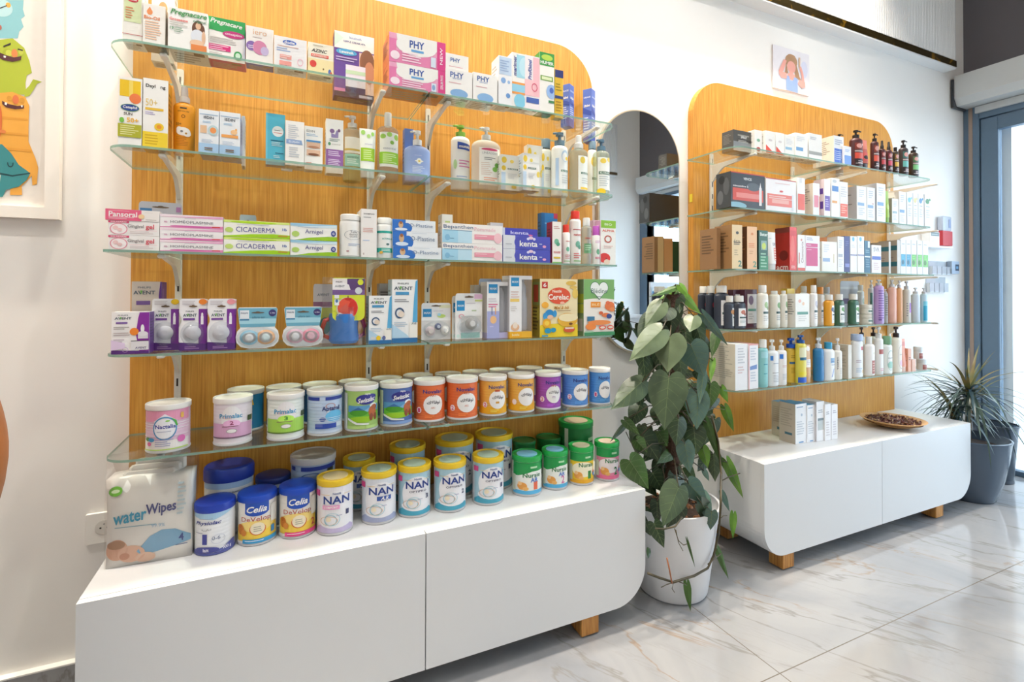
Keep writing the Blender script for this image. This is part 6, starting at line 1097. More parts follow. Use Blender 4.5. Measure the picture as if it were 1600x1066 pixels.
# fourth shelf
def kbot(xl, xr, yt, ys, yb, lb, c, c2, kind='cap', cap='F1EFEA', f='C88A6A', lw=(.25, .95), Y=None, s_=4, sy=.6):
    bottle(F, s_, xl, xr, yt, ys, lb, c, cap, kind, [('r', lw[0], .08, lw[1], .90, c2), ('e', .55, .72, .16, .10, f), ('e', .68, .62, .10, .06, shade(f, .8)), ('r', lw[0]+.06, .44, lw[1], .51, '3F5A58'), ('l', lw[0]+.08, lw[1]-.1, .36, 3, .06, 'B8BCBC')], yb=yb, Y=Y, sy=sy, capw=.55, neck=.5)
kbot(1091, 1107, 446, 457, 508, 'dark navy shampoo bottle with white cap, leftmost of three at the back', '343A48', 'E8E8E8', f='B84A5A', lw=(.5, .9), Y=-.14)
kbot(1103, 1119, 445.5, 457, 508, 'dark navy shampoo bottle with white cap, middle of three at the back', '343A48', 'E8E8E8', f='B84A5A', lw=(.5, .9), Y=-.19)
kbot(1116, 1139, 445, 456.5, 510, 'dark navy shampoo bottle with white cap, rightmost of three at the back', '343A48', 'EDEBEA', f='B84A5A', Y=-.238)
kbot(1131, 1148, 461, 471.5, 513, 'shorter dark navy bottle with white cap, front left of two', '343A48', 'E8E8E8', f='C88A4A', lw=(.5, .9))
kbot(1144, 1165, 461, 471, 513, 'shorter dark navy bottle with white cap, front right of two', '343A48', 'F1EFEE', f='C86A4A')
for xl, xr, lb in ((1146, 1161, 'maroon tube carton behind the short navy bottles'), (1164, 1183, 'maroon framed carton with white label and flower')):
    carton(F, 4, xl, xr, 451.5, lb, '5C3040', [('r', .2, .12, .98, .88, 'F0EEEE'), ('e', .5, .72, .2, .12, '9A8AA8'), ('r', .25, .44, .9, .50, '6AA89A'), ('l', .3, .8, .36, 3, .06, 'C8CCCC')], Y=-.225 if xl < 1150 else -.25, d=.03)
kbot(1183, 1200, 445, 457, 513, 'tall white shampoo bottle with leafy print', 'F3F0E4', 'F7F6F0', f='A8C88A', cap='F6F4F0')
kbot(1201, 1218.5, 454, 459, 512, 'round white milk bottle with green leaf print, left of two', 'F0EEE2', 'F2F0E6', f='7AA86A', sy=.9)
kbot(1219, 1230, 454, 459, 511.5, 'round white milk bottle with green leaf print, right of two', 'F1EEE4', 'F4F2E8', f='8AB07A', sy=.9)
carton(F, 4, 1230, 1242, 451, 'yellow and cream carton behind the white bottles', 'F2D254', [('r', .05, .18, .85, .80, 'F8F3E4'), ('e', .45, .66, .2, .08, 'F0C850'), ('r', .2, .44, .8, .50, '4A8A78'), ('r', 0, .06, 1, .14, 'F0B830')], Y=-.25, d=.03)
carton(F, 4, 1243, 1265, 459, 'white carton with tiny pink flowers and green label', 'F7F5EF', [('e', .3, .78, .10, .05, 'F0B8A8'), ('e', .55, .70, .08, .05, 'F0C8A8'), ('r', .12, .38, .88, .46, '5A9A88'), ('l', .2, .8, .32, 3, .06, 'D8D8D4')], yb=512, d=.04)
kbot(1265.5, 1277, 446, 458, 511, 'slim white bottle with white cap and lavender print', 'F6F4F2', 'F7F6F6', f='C8C8D8', cap='F6F4F0')
kbot(1276, 1288, 449, 460, 508, 'cream bottle with orange cap behind the slim white one', 'F2E8DC', 'F6EEE8', f='E8B890', cap='F09A40', Y=-.24)
kbot(1250, 1262, 447, 457, 508, 'grey capped bottle behind the flower print carton', 'E0E0E0', 'F0F0F0', cap='D8D8D8', Y=-.2)
kbot(1287.5, 1303, 461, 470, 510, 'amber shampoo bottle with white cap', 'EFA72C', 'F4F0E8', f='5A6A8A', lw=(.45, .98))
kbot(1285, 1298, 449, 459, 506, 'clear bottle with grey cap behind the amber one', 'D8DCE0', 'E4E6E8', f='9AA8B8', cap='C0C4CA', Y=-.2)
kbot(1303.5, 1319, 460.5, 470, 509, 'green shampoo bottle with white cap, left of two', '3F6A50', 'EFEFE8', f='5A9A4A', lw=(.25, .85))
kbot(1325, 1342, 460, 469.5, 508, 'green shampoo bottle with white cap, right of two', '3C6A52', 'F4F5F0', f='6AA85A', lw=(.40, .98))
blistercard(F, 4, 1313, 1343, 440, 'clear hanging blister pack with violet print behind the green bottles', 'C8CCD4', [('r', .0, .45, .45, .58, '6A5A84'), ('p', [(.5, .4), (.8, .4), (.7, .6), (.5, .6)], '9A80A8'), ('r', .0, .8, 1, .86, 'E0E4E8')], Y=-.16, hole=None)
kbot(1340, 1350, 446, 455, 505, 'tall pale bottle behind the two jars', 'E4E6E4', 'EFEFEC', cap='D8D4D0', f='B8C8B8', Y=-.2)
def jar(u, s, xl, xr, yt, yb, lab, col, cap, art, zb=None, Y=None):
    x0, x1, Yf, z, h = place(u, s, xl, xr, yt, yb, Y, zb); xc, Yc, r = round_fit(xl, xr, z, Yf, 1.0); root = empty('cream_jar', (xc, Yc, z))
    g = G(); g.lathe([(r*.9, 0), (r, .003), (r, h*.58), (r*.92, h*.62)], col, 28); W, f = cyl(r*1.004); g.art(art, W, h*.58, f, strip=r*.14); g.build('jar_body', root)
    g = G(); g.lathe([(r*.98, h*.62), (r*1.02, h*.64), (r*1.02, h*.97), (r*.96, h), (r*.5, h)], cap, 28); g.build('jar_lid', root)
    tag(root, lab, 'jar', grp(u, s, 'cream jars')); root['zt'] = z+h; root['rad'] = r; return root
JA = [('r', .2, .1, .8, .9, 'F4F4EC'), ('r', .25, .4, .75, .7, '6A8A80')]
j = jar(F, 4, 1343, 1362.5, 492, 507, 'lower cream jar of a stack of two on the far fourth shelf', 'F0EDE2', 'EDE9DC', JA)
jar(F, 4, 1343, 1362.5, 476.5, None, 'upper cream jar of a stack of two on the far fourth shelf', 'F0EDE2', 'F4F0E4', JA, zb=j['zt']+.0006, Y=j.location.y-j['rad'])
bottle(F, 4, 1357, 1366.5, 438, 450, 'slim white pump bottle with green back beside the jars', 'EEEFEA', 'E8E4E0', 'pump', [('r', .0, .0, .3, .9, '6A9A88'), ('e', .7, .3, .2, .1, 'E0D0E4')], Y=-.25, sy=.7, nz=-1)
def tall(xl, xr, yt, ys, yb, lb, c, cap='D8D8DC', art=(), **k): bottle(F, 4, xl, xr, yt, ys, lb, c, cap, 'pump', art, yb=yb, sy=.8, capw=.5, neck=.5, nz=-1, **k)
tall(1365.5, 1381, 437, 446.5, 507, 'lilac pump bottle with lettering down its front', 'C3A2DC', art=[('l', .1, .8, .92, 12, .07, '8A68B8'), ('r', .1, .08, .35, .11, '5A3A8A')])
tall(1381, 1387, 452, 458, 505, 'narrow grey bottle between lilac and peach ones', 'B8BCBC', art=[('l', .1, .8, .9, 9, .08, '7A8084')])
tall(1387, 1400.5, 437, 449, 505, 'peach pink pump bottle', 'F0BBA8', art=[('l', .6, .9, .4, 5, .06, 'D89A88')])
tall(1400.5, 1410, 438, 450, 504.5, 'light orange pump bottle beside the peach one', 'E9B080', art=[('l', .6, .9, .3, 3, .06, 'D09060')])
tall(1410.5, 1423, 439, 452, 504, 'grey-beige pump bottle with purple patch', 'D9D5CE', art=[('r', .40, .34, .9, .62, '9A6AC8'), ('r', .40, .30, .9, .40, 'B87ADC'), ('l', .1, .3, .6, 6, .08, '9A9A9A')])
tall(1424, 1437.5, 449, 459, 503.5, 'frosted pump bottle with teal lower half, left of two', 'D2DEE8', art=[('r', .6, .02, 1, .55, '2FA6C8')])
tall(1438.5, 1449, 449, 459, 503, 'frosted pump bottle with teal front, rightmost on far fourth shelf', 'C4DCE8', art=[('r', .05, .02, .95, .60, '2AA4C8'), ('r', .05, .6, .95, .78, '7ACCE0')])
# lowest shelf
carton(F, 5, 1149, 1168, 538, 'large white carton with beige printed side, leftmost on far lowest shelf', 'F4F4F6', [('l', .2, .8, .9, 6, .06, 'CDD0D6'), ('l', .2, .8, .5, 3, .06, 'E0C8C8')], yb=610, d=.13, side='D8D2C2', sart=[('l', .1, .9, .92, 16, .045, 'B8B4A6')])
carton(F, 5, 1169.5, 1185, 537.5, 'white carton with pink edge and slanted blue band', 'F5F5F8', [('r', 0, 0, .1, 1, 'F0B8B8'), ('p', [(.15, .42), (.85, .44), (.85, .54), (.15, .50)], '7A9AD4'), ('l', .2, .8, .9, 5, .06, 'CDD4E0'), ('l', .2, .8, .36, 4, .06, 'CDD4E0'), ('r', 0, .97, 1, 1, 'F0B0B0')], yb=607.5, d=.10, top='F0B4B4')
bottle(F, 5, 1184.5, 1199.5, 531, 544, 'aqua cleanser bottle with white spray cap', '8FD0D2', 'F0F0EE', 'cap', [('l', .3, .8, .62, 1, .05, '4AA0B0'), ('l', .3, .8, .36, 1, .05, '4AA0B0'), ('r', .1, .8, .9, .98, 'A8DCE4')], yb=606, sy=.7, capw=.62, neck=.5)
bottle(F, 5, 1196.5, 1216, 531, 548, 'white square-shouldered pump bottle with blue tab, left of two', 'EDEFF1', 'F5F4F2', 'pump', [('r', .12, .80, .30, .95, '3A88DC'), ('l', .3, .9, .7, 1, .04, '5A7AA0'), ('l', .25, .95, .4, 1, .03, '6A6A6A'), ('l', .3, .9, .32, 5, .05, 'C0C4C8')], yb=604, sy=.7, capw=.4, neck=.36)
bottle(F, 5, 1213, 1229, 531, 547, 'white pump bottle with blue tab, right of two', 'F3F1EE', 'F5F4F2', 'pump', [('r', .08, .82, .36, .97, '2F7CD8'), ('l', .3, .9, .6, 2, .04, 'E0B8B0'), ('l', .3, .9, .32, 4, .05, 'C8CCD0')], yb=602, sy=.7, capw=.4, neck=.36)
bottle(F, 5, 1228, 1244, 528, 543.5, 'yellow oil bottle with bright blue pump', 'E4C04A', '2463D8', 'pump', [('l', .2, .8, .85, 2, .06, 'A88A2A'), ('r', .1, .58, .98, .65, '3A6A9A'), ('l', .2, .9, .45, 4, .05, 'B89A30')], yb=598, sy=.7, capw=.72, neck=.55)
bottle(F, 5, 1243, 1259.5, 523, 536, 'yellow oil bottle with dark blue pump and blue base', 'E8DC5A', '1F5AA8', 'pump', [('r', .1, .70, .95, .97, 'F0EFC8'), ('r', .15, .62, .9, .70, '2A6A8A'), ('r', 0, .0, 1, .15, '2A64D4'), ('r', .1, .2, .9, .3, 'F0E03A')], yb=600, sy=.7, capw=.6, neck=.5)
tube_item(F, 5, 1258.5, 1270.5, 538, 'white tube with tan ends standing beside the yellow bottles', 'D8AA78', 'D8AA78', [('r', .1, .3, .95, .55, 'F2EEEA'), ('e', .6, .88, .25, .08, 'F0EAE4'), ('l', .3, .8, .5, 3, .05, 'C8C8D0')], yb=597)
bottle(F, 5, 1270.5, 1287, 527, 543.5, 'vivid blue pump bottle with pale pump', '2A80B8', 'DDE4EE', 'pump', [('r', .0, .0, 1, .8, '2479B4'), ('l', .6, .95, .8, 2, .06, '9AC8E8'), ('l', .6, .95, .5, 4, .06, '8ABCE0')], yb=595, sy=.7, capw=.5, neck=.5)
bottle(F, 5, 1285, 1303.5, 534, 544.5, 'white lotion bottle with turquoise cap', 'F4F6F6', '38A0CC', 'cap', [('r', .35, .62, .9, .80, '8AB4DC'), ('t', .62, .68, .4, 'a-derma', '3A5A9A'), ('l', .4, .9, .55, 1, .04, '6A8AC0'), ('p', [(.4, .1), (.5, .1), (.68, .4), (.6, .42)], 'A8B8E0')], yb=594, sy=.65, capw=.5, neck=.45)
bottle(F, 5, 1302, 1315.5, 527, 546, 'cream pump bottle with vertical dark lettering', 'F2EFE6', 'F2F0EE', 'pump', [('t', .2, .6, .5, 'TOPIC', '4A4A5A', {'rot': 1, 'h': .1}), ('l', .4, .8, .4, 4, .06, 'D8D4CC')], yb=592, sy=.7, capw=.42, neck=.4)
carton(F, 5, 1325.5, 1331, 537, 'beige printed carton beside the cream pump bottle', 'E4DED2', [], yb=590, d=.09, side='D4CCBC', sart=[('l', .1, .9, .92, 14, .05, 'B4AE9E')])
bottle(F, 5, 1330, 1348, 521, 531, 'tall white talc bottle with pale blue cap', 'F3F5F7', 'B4C8EC', 'cap', [('r', .5, .82, .95, .93, 'D8606A'), ('l', .15, .6, .5, 2, .05, 'C8B8C4'), ('l', .15, .6, .25, 3, .05, 'B8CCE0'), ('r', .6, .1, .95, .2, 'F0D8A0')], yb=589, sy=.6, capw=.75, neck=.7)
kb = lambda **k: None
bottle(F, 5, 1349, 1366.5, 525, 536, 'white bottle with brick red label', 'F6F4F1', 'F5F3EF', 'cap', [('r', .38, .04, .92, .52, 'A8584A'), ('l', .42, .88, .42, 4, .09, 'D8A89A'), ('e', .65, .78, .18, .05, 'E4E0D0')], yb=586, sy=.7, capw=.4, neck=.36)
bottle(F, 5, 1366, 1380, 509, 527, 'white bottle with clear pump and small brick red label', 'F2F1EF', 'EEF0F2', 'pump', [('r', .2, .60, .85, .74, 'B05A54'), ('l', .3, .8, .15, 2, .05, 'E0A0A8')], yb=584, sy=.7, capw=.5, neck=.5)
bottle(F, 5, 1378.5, 1394, 524, 537, 'round white bottle with green cap and mint oval label', 'F1F4F0', '7FB08C', 'cap', [('o', .5, .5, .34, .40, .08, 'B8CCC4'), ('t', .5, .60, .5, 'Cavaillès', '4A5A5A', {'b': False, 'i': True}), ('e', .5, .32, .28, .14, 'A0D2C2')], yb=583, sy=.6, capw=.62, neck=.5)
bottle(F, 5, 1391.5, 1409, 509, 526, 'large cream bottle with dark brown pump and pink label', 'F1EADC', '3A2A2C', 'pump', [('o', .6, .48, .33, .40, .08, 'D0C8C4'), ('t', .62, .56, .4, 'Cavaillès', '5A5A60', {'b': False, 'i': True}), ('e', .62, .28, .2, .10, 'ECC8DC')], yb=581, sy=.65, capw=.42, neck=.36)
for xl, xr, yt, yb_, lb in ((1342, 1351, 509.5, 560, 'dark brown pump bottle standing behind the talc bottle'), (1360, 1370, 509.5, 560, 'dark brown pump bottle behind the brick label bottles')):
    bottle(F, 5, xl, xr, yt, 524, lb, 'E8E4DC', '3A2A2C', 'pump', (), Y=-.16, sy=.7, capw=.6, neck=.5)
tube_item(F, 5, 1409.5, 1419, 528, 'salmon pink tube near the right end', 'EFA58E', 'F2CFC0', [('r', .1, .75, .9, .9, 'E08A80')], yb=579)
carton(F, 5, 1419, 1424, 543, 'salmon pink carton beside the tube', 'EBB096', [('l', .2, .8, .6, 2, .08, '6A3A34')], yb=578.5, d=.03, side='EDB49C')
carton(F, 5, 1425, 1431, 560, 'short salmon carton left of the clear jars', 'EBB8A0', [], yb=578, d=.03, side='EDB8A0')
JB = [('r', .15, .1, .95, .85, 'A8605A'), ('l', .2, .9, .7, 2, .15, 'D8A8A0')]
j = jar(F, 5, 1431.5, 1448, 560, 577.5, 'lower of two clear lidded jars with brick red labels', 'E8ECEE', 'E4ECF0', JB)
jar(F, 5, 1427, 1442, 541, None, 'upper of two clear lidded jars with brick red labels', 'E8ECEE', 'E4ECF0', JB, zb=j['zt']+.0006, Y=j.location.y-j['rad'])
# cartons on the far cabinet
WB = [('e', .55, .72, .08, .035, 'B8C8D8'), ('l', .1, .85, .92, 1, .04, '5A8AB8'), ('l', .1, .8, .55, 6, .06, 'CCD2DA'), ('r', .3, .02, .7, .05, '5A9ACC')]
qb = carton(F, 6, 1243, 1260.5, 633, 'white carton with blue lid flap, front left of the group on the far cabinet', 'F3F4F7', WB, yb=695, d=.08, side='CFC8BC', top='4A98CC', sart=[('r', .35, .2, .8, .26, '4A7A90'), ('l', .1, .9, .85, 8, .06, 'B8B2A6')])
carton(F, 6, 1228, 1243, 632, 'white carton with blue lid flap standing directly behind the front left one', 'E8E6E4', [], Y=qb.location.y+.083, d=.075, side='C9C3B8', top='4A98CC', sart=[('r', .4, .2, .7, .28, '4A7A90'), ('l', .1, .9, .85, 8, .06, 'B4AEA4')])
carton(F, 6, 1261.5, 1274, 634.5, 'slightly shorter white carton with blue top, second in the row', 'F3F4F7', WB, yb=692.5, d=.08, top='6AB4E0')
carton(F, 6, 1276, 1288, 629, 'white carton with grey panel, tallest in the row', 'F4F4F6', [('r', .15, .28, .9, .56, 'C4CCCC'), ('r', .15, .52, .9, .58, '7A8A90'), ('l', .2, .9, .78, 2, .05, 'A8B0B8')], yb=691, d=.07, side='D8D4D8')
carton(F, 6, 1289, 1298.5, 633, 'slim white carton, left of the last two in the row', 'F4F3F5', [('l', .2, .8, .78, 2, .05, 'A8A8B0'), ('l', .2, .8, .5, 6, .07, 'D8D4D8')], yb=689.5, d=.06)
carton(F, 6, 1299.5, 1309, 633.5, 'slim white carton, last in the row on the far cabinet', 'F4F3F6', [('l', .2, .8, .82, 2, .05, 'B0A8B8'), ('l', .2, .8, .5, 6, .07, 'D8D4DC')], yb=687.5, d=.06)

# wooden bowl of dried petals
c = at_z(1395, 666, .3412); c = Vector((c.x, c.y, .3412)); rr = 43/FPX*(c-CAMP).dot(FWD)
root = empty('wooden_bowl', (c.x, c.y, .3411)); tag(root, 'shallow wide wooden bowl on the far cabinet', 'bowl')
g = G(); H_ = .038; g.lathe([(rr*.30, 0), (rr*.42, .002), (rr*.75, H_*.45), (rr*.98, H_*.95), (rr, H_), (rr*.95, H_), (rr*.7, H_*.55), (rr*.3, H_*.3)], simple('bowl_wood', 'D0A066', .45, noise=.15, scale=12), 44); g.build('bowl_body', root)
g = G(); rb = random.Random(5); pc = ['7A4A44', '9A6A54', 'C09A78', 'D8BC98', '5A343A', 'A87A7A']
for k in range(420):
    a = rb.uniform(0, 2*PI); q = rr*.86*math.sqrt(rb.random()); z = H_*.62+.016*(1-(q/rr)**2)+rb.uniform(0, .006); s1 = rb.uniform(.006, .011)
    u = Vector((rb.uniform(-1, 1), rb.uniform(-1, 1), rb.uniform(-.6, .6))).normalized(); v = u.cross(Vector((rb.uniform(-.5, .5), rb.uniform(-.5, .5), 1))).normalized(); p = Vector((q*math.cos(a), q*math.sin(a), z)); n_ = u.cross(v)*.003
    g.add([p-u*s1, p-v*s1*.6+n_, p+u*s1, p+v*s1*.6+n_, p+n_*2.2], [(0, 1, 4), (1, 2, 4), (2, 3, 4), (3, 0, 4)], pc[k % 6])
g.lathe([(rr*.88, H_*.62), (rr*.5, H_*.8), (rr*.1, H_*.9)], '7A5048', 30)
o = g.build('dried_petals', None, (c.x, c.y, .3413)); tag(o, 'heap of brown and mauve dried petals filling the wooden bowl', 'potpourri', kind='stuff')

# ------------------------------------------------------------------ wall pieces
# mirror: pill shape with thin pale metal frame
mx0, mx1, mz0, mz1 = 1.190, 1.626, .752, 1.800
cxm = (mx0+mx1)/2; Wm = mx1-mx0
root = empty('wall_mirror', (cxm, 0, (mz0+mz1)/2)); tag(root, 'tall pill-shaped wall mirror with thin pale metal frame between the shelving units', 'mirror')
zc = (mz0+mz1)/2
g = G(); ol = rrect(-Wm/2, Wm/2, mz0-zc, mz1-zc, (Wm/2-.001,)*4, 20); slab_xz(g, ol, -.022, -.002, simple('pale_brass', 'CDBFA6', .35, .6))
g.build('mirror_frame', root)
g = G(); m_, n_, l_, b_ = new_mat('mirror_glass'); b_.inputs['Base Color'].default_value = (.82, .86, .88, 1); b_.inputs['Metallic'].default_value = 1; b_.inputs['Roughness'].default_value = .01
ol = rrect(-Wm/2+.006, Wm/2-.006, mz0-zc+.006, mz1-zc-.006, (Wm/2-.007,)*4, 20); slab_xz(g, ol, -.0235, -.0222, m_); g.build('mirror_glass', root)
# framed picture
def wp(px, py, Y=-.02): p = at_y(px, py, Y); return p.x, p.z
fx1, fz0 = wp(92.5, 341)[0], wp(85, 343)[1]; fx0, fz1 = fx1-.56, fz0+.80
root = empty('framed_picture', ((fx0+fx1)/2, 0, (fz0+fz1)/2)); tag(root, 'white framed poster of stacked smiling furry creatures on the left wall area', 'picture')
ox, oz = (fx0+fx1)/2, (fz0+fz1)/2; fw = .030
g = G(); M_FR = simple('white_frame', 'F0EAE2', .4, noise=.01)
g.box(fx0-ox, fx1-ox, -.024, -.001, fz0-oz, fz0+fw-oz, M_FR, 0); g.box(fx0-ox, fx1-ox, -.024, -.001, fz1-fw-oz, fz1-oz, M_FR); g.box(fx1-fw-ox, fx1-ox, -.024, -.001, fz0+fw-oz, fz1-fw-oz, M_FR); g.box(fx0-ox, fx0+fw-ox, -.024, -.001, fz0+fw-oz, fz1-fw-oz, M_FR); g.build('picture_frame', root)
g = G(); Wp, Hp = fx1-fx0-2*fw, fz1-fz0-2*fw; g.box(-Wp/2, Wp/2, -.008, -.003, -Hp/2, Hp/2, 'E9E2DA')
def uv(px, py): x, z = wp(px, py, -.008); return (x-fx0-fw)/Wp, (z-fz0-fw)/Hp
def EL(px, py, rx, ry, c): u, v = uv(px, py); u2, _ = uv(px+rx, py); _, v2 = uv(px, py+ry); return ('e', u, v, abs(u2-u), abs(v2-v), c)
def PO(pts, c): return ('p', [(lambda q: (max(0.0, q[0]), min(1, q[1])))(uv(*p)) for p in pts], c)
TQ, LM, OR_, TE = '8CC4CC', 'B2BE3A', 'EDAA48', '3E8C90'
A = [PO([(-30, 0), (37, 0), (36, 15), (39, 25), (33, 30), (37, 42), (30, 50), (28, 60), (-30, 60)], TQ), EL(2, 12, 18, 14, 'B8DCE0'), EL(13, 8, 4, 4, 'E8A848'), PO([(0, 12), (11, 8), (11, 9.5), (0, 14)], '3A3A40'), EL(0, 43, 3, 4, 'B86A5A'),
     PO([(-30, 66), (20, 60), (38, 75), (46, 95), (50, 114), (42, 118), (40, 130), (41, 148), (-30, 148)], LM), PO([(40, 140), (46, 134), (52, 124), (66, 128), (58, 131), (53, 140), (46, 150), (38, 152)], LM), EL(12, 85, 8, 9, 'A8B030'), EL(14, 83, 5, 5, 'C8CC50'), EL(33, 81, 4, 5, 'C8CC50'), PO([(5, 72), (17, 67), (17, 70), (6, 74)], '3A3030'), PO([(28, 76), (36, 78), (36, 80), (28, 78)], '3A3030'), EL(23, 84, 5, 7, 'E08A50'), PO([(-5, 80), (8, 86), (22, 90), (34, 88), (33, 94), (20, 97), (5, 94), (-5, 88)], '5A2E34'), PO([(6, 87), (10, 88), (9, 91), (6, 90)], 'F4F0E8'),
     PO([(-8, 146), (20, 144), (40, 152), (46, 165), (45, 200), (45, 222), (56, 248), (60, 262), (58, 288), (51, 290), (50, 275), (36, 290), (-8, 290)], OR_), PO([(17, 280), (34, 282), (35, 305), (16, 305)], OR_), PO([(3, 182), (44, 186), (44, 189), (3, 186)], 'E49E3C'), PO([(3, 206), (45, 210), (45, 213), (3, 210)], 'E49E3C'), PO([(3, 230), (48, 234), (50, 238), (3, 234)], 'E49E3C'), EL(15, 154, 4, 4, 'D89838'), EL(35, 157, 4, 4, 'D89838'), EL(25, 156, 5, 7, 'DE7848'), PO([(4, 158), (14, 163), (28, 166), (38, 165), (38, 170), (24, 171), (10, 168), (4, 163)], '5A2E34'), PO([(8, 160), (12, 161), (11, 165), (8, 164)], 'F4F0E8'), PO([(33, 165), (36, 165), (36, 168), (34, 168)], 'F4F0E8'), EL(0, 190, 4, 25, 'D8703A'), EL(5, 206, 5, 3, 'E08448'),
     PO([(-20, 225), (4, 226), (18, 240), (30, 258), (48, 271), (42, 282), (30, 292), (10, 297), (5, 308), (-20, 308)], TE), PO([(0, 270), (20, 274), (48, 270), (48, 272), (20, 276.5), (0, 273)], '22484E'), ('o',)+EL(17, 256, 5, 6, '22484E')[1:5]+(.35, '22484E'), EL(17, 251, 5.5, 5, TE), PO([(-20, 273), (2, 274), (0, 290), (-20, 294)], 'E9E2DA')]
A = [a_ for a_ in A if not (a_[0] == 'p' and len(a_[1]) < 3)]
g.art(A, Wp, Hp, lambda a, b, lf: (a-Wp/2, -.008-lf*.7, b-Hp/2), lift=.0003); g.build('poster', root)
# cut-out acrylic sign above the far panel
x0, z0 = wp(1206, 137, 0); x1, z1 = wp(1262, 90, 0); z1 = wp(1206, 70, 0)[1]
root = empty('wall_sign', ((x0+x1)/2, 0, (z0+z1)/2)); tag(root, 'pale square plaque of a girl brushing her long hair, above the far shelves', 'sign')
W_, H2 = x1-x0, z1-z0; g = G(); g.box(-W_/2, W_/2, -.008, -.001, -H2/2, H2/2, 'EAE6EC')
A = [('e', .16, .22, .16, .10, 'DCE0F2'), ('e', .85, .6, .10, .2, 'DCDDF0'), ('e', .49, .72, .17, .16, 'B99272'), ('p', [(.34, .70), (.40, .42), (.30, .36), (.33, .55)], 'B99272'), ('p', [(.62, .72), (.72, .40), (.78, .30), (.60, .36), (.56, .55)], 'B99272'), ('e', .49, .58, .12, .14, 'F2B0A4'), ('p', [(.40, .42), (.58, .42), (.62, .28), (.36, .28)], 'F2B0A4'), ('p', [(.44, .52), (.54, .52), (.55, .38), (.43, .38)], 'F2B0A4'),
     ('p', [(.34, .34), (.42, .36), (.46, .25), (.52, .25), (.57, .36), (.66, .34), (.67, .0), (.35, .02)], '9DB4E2'), ('p', [(.36, .28), (.36, .40), (.28, .42), (.20, .40), (.16, .32), (.22, .26)], 'F0ADA2'), ('p', [(.16, .32), (.14, .42), (.28, .72), (.36, .70), (.27, .44)], 'F0ADA2'), ('p', [(.66, .22), (.78, .14), (.88, .18), (.87, .30), (.72, .33)], 'F0ADA2'), ('p', [(.87, .2), (.82, .50), (.76, .66), (.70, .62), (.77, .45), (.78, .28)], 'F0ADA2'), ('r', .69, .62, .735, .86, 'DDB898'), ('e', .49, .83, .11, .05, 'B99272')]
g.art(A, W_, H2, lambda a, b, lf: (a-W_/2, -.008-lf, b-H2/2)); g.build('plaque', root)
# power socket
x0, z0 = wp(133, 851, 0); z1 = wp(133, 803, 0)[1]; Hs = z1-z0
root = empty('power_socket', (x0+Hs/2+.002, 0, (z0+z1)/2)); tag(root, 'white wall socket low on the wall left of the wipes packet', 'socket')
g = G(); g.prism([(p[0], p[1]) for p in rrect(-Hs/2, Hs/2, -Hs/2, Hs/2, (.004,)*4, 4)], .001, .010, 'F2EFEA', .0015); g.v = [(x, -z, y) for x, y, z in g.v]; g.build('cover_plate', root)
g = G(); g.lathe([(.021, .010), (.021, .0105), (.019, .0108), (.018, .0108)], 'DEDAD4', 26); g.lathe([(.0025, .0108), (.0025, .0112)], '2A2A2A', 10, cx=-.008); g.lathe([(.0025, .0108), (.0025, .0112)], '2A2A2A', 10, cx=.008); g.lathe([(.002, .0108), (.002, .0112)], '8A8A8A', 10, cy=.010); g.v = [(x, -z, y) for x, y, z in g.v]; g.build('socket_insert', root)
# small shelf with boxes at the right end of the wall
def wbox(px0, px1, py0, py1, dep, name, lab, cat, col, art=(), off=.001):
    x0, _ = wp(px0, py1, -dep); x1, _ = wp(px1, py1, -dep); zb_ = wp((px0+px1)/2, py1, -dep)[1]; zt_ = wp((px0+px1)/2, py0, -dep)[1]
    g = G(); g.box(-(x1-x0)/2, (x1-x0)/2, -dep, -off, 0, zt_-zb_, col, .0015); g.art(art, x1-x0, zt_-zb_, lambda a, b, lf: (a-(x1-x0)/2, -dep-lf, b))
    o = g.build(name, None, ((x0+x1)/2, 0, zb_)); tag(o, lab, cat); return o
WS = wbox(1449, 1489, 384.6, 387.2, .07, 'wall_ledge', 'small white wall ledge right of the far shelves', 'shelf', 'E8EEF4')
wbox(1454, 1468, 362.5, 384.5, .05, 'paper_box', 'white and grey box on the small wall ledge', 'box', 'F2F4F6', [('r', .05, .70, .95, .97, '6A7A7C'), ('r', .1, .80, .8, .84, 'B8C4C4'), ('l', .1, .8, .5, 3, .1, 'D8E4DC')])
root = empty('soap_dispenser', (wp(1481, 384, -.036)[0], 0, wp(1480, 384, -.036)[1])); tag(root, 'red and clear dispenser standing on the small wall ledge', 'dispenser')
xw_ = (wp(1490, 384, -.036)[0]-wp(1474, 384, -.036)[0]); ht_ = wp(1480, 338, -.04)[1]-wp(1480, 384, -.04)[1]
g = G(); g.box(-xw_/2, xw_/2, -.036, -.002, 0, ht_*.50, 'C23038', .004); g.build('red_base', root)
g = G(); g.box(-xw_*.45, xw_*.45, -.033, -.004, ht_*.50, ht_, clear('DCE4F0', 'dispenser_plastic', .35, .1), .006); g.build('clear_hopper', root)
g = G(); g.box(xw_*.15, xw_*.32, -.0345, -.033, ht_*.62, ht_*.9, '8A98C0'); g.build('level_mark', root)
wbox(1487.5, 1499, 408.5, 428, .03, 'wall_control', 'grey blue door control box on the wall beside the door frame', 'control', 'A8B8CC', [('r', .45, .25, .95, .75, '2A3A54'), ('r', .55, .4, .85, .6, '6A9AC0')])
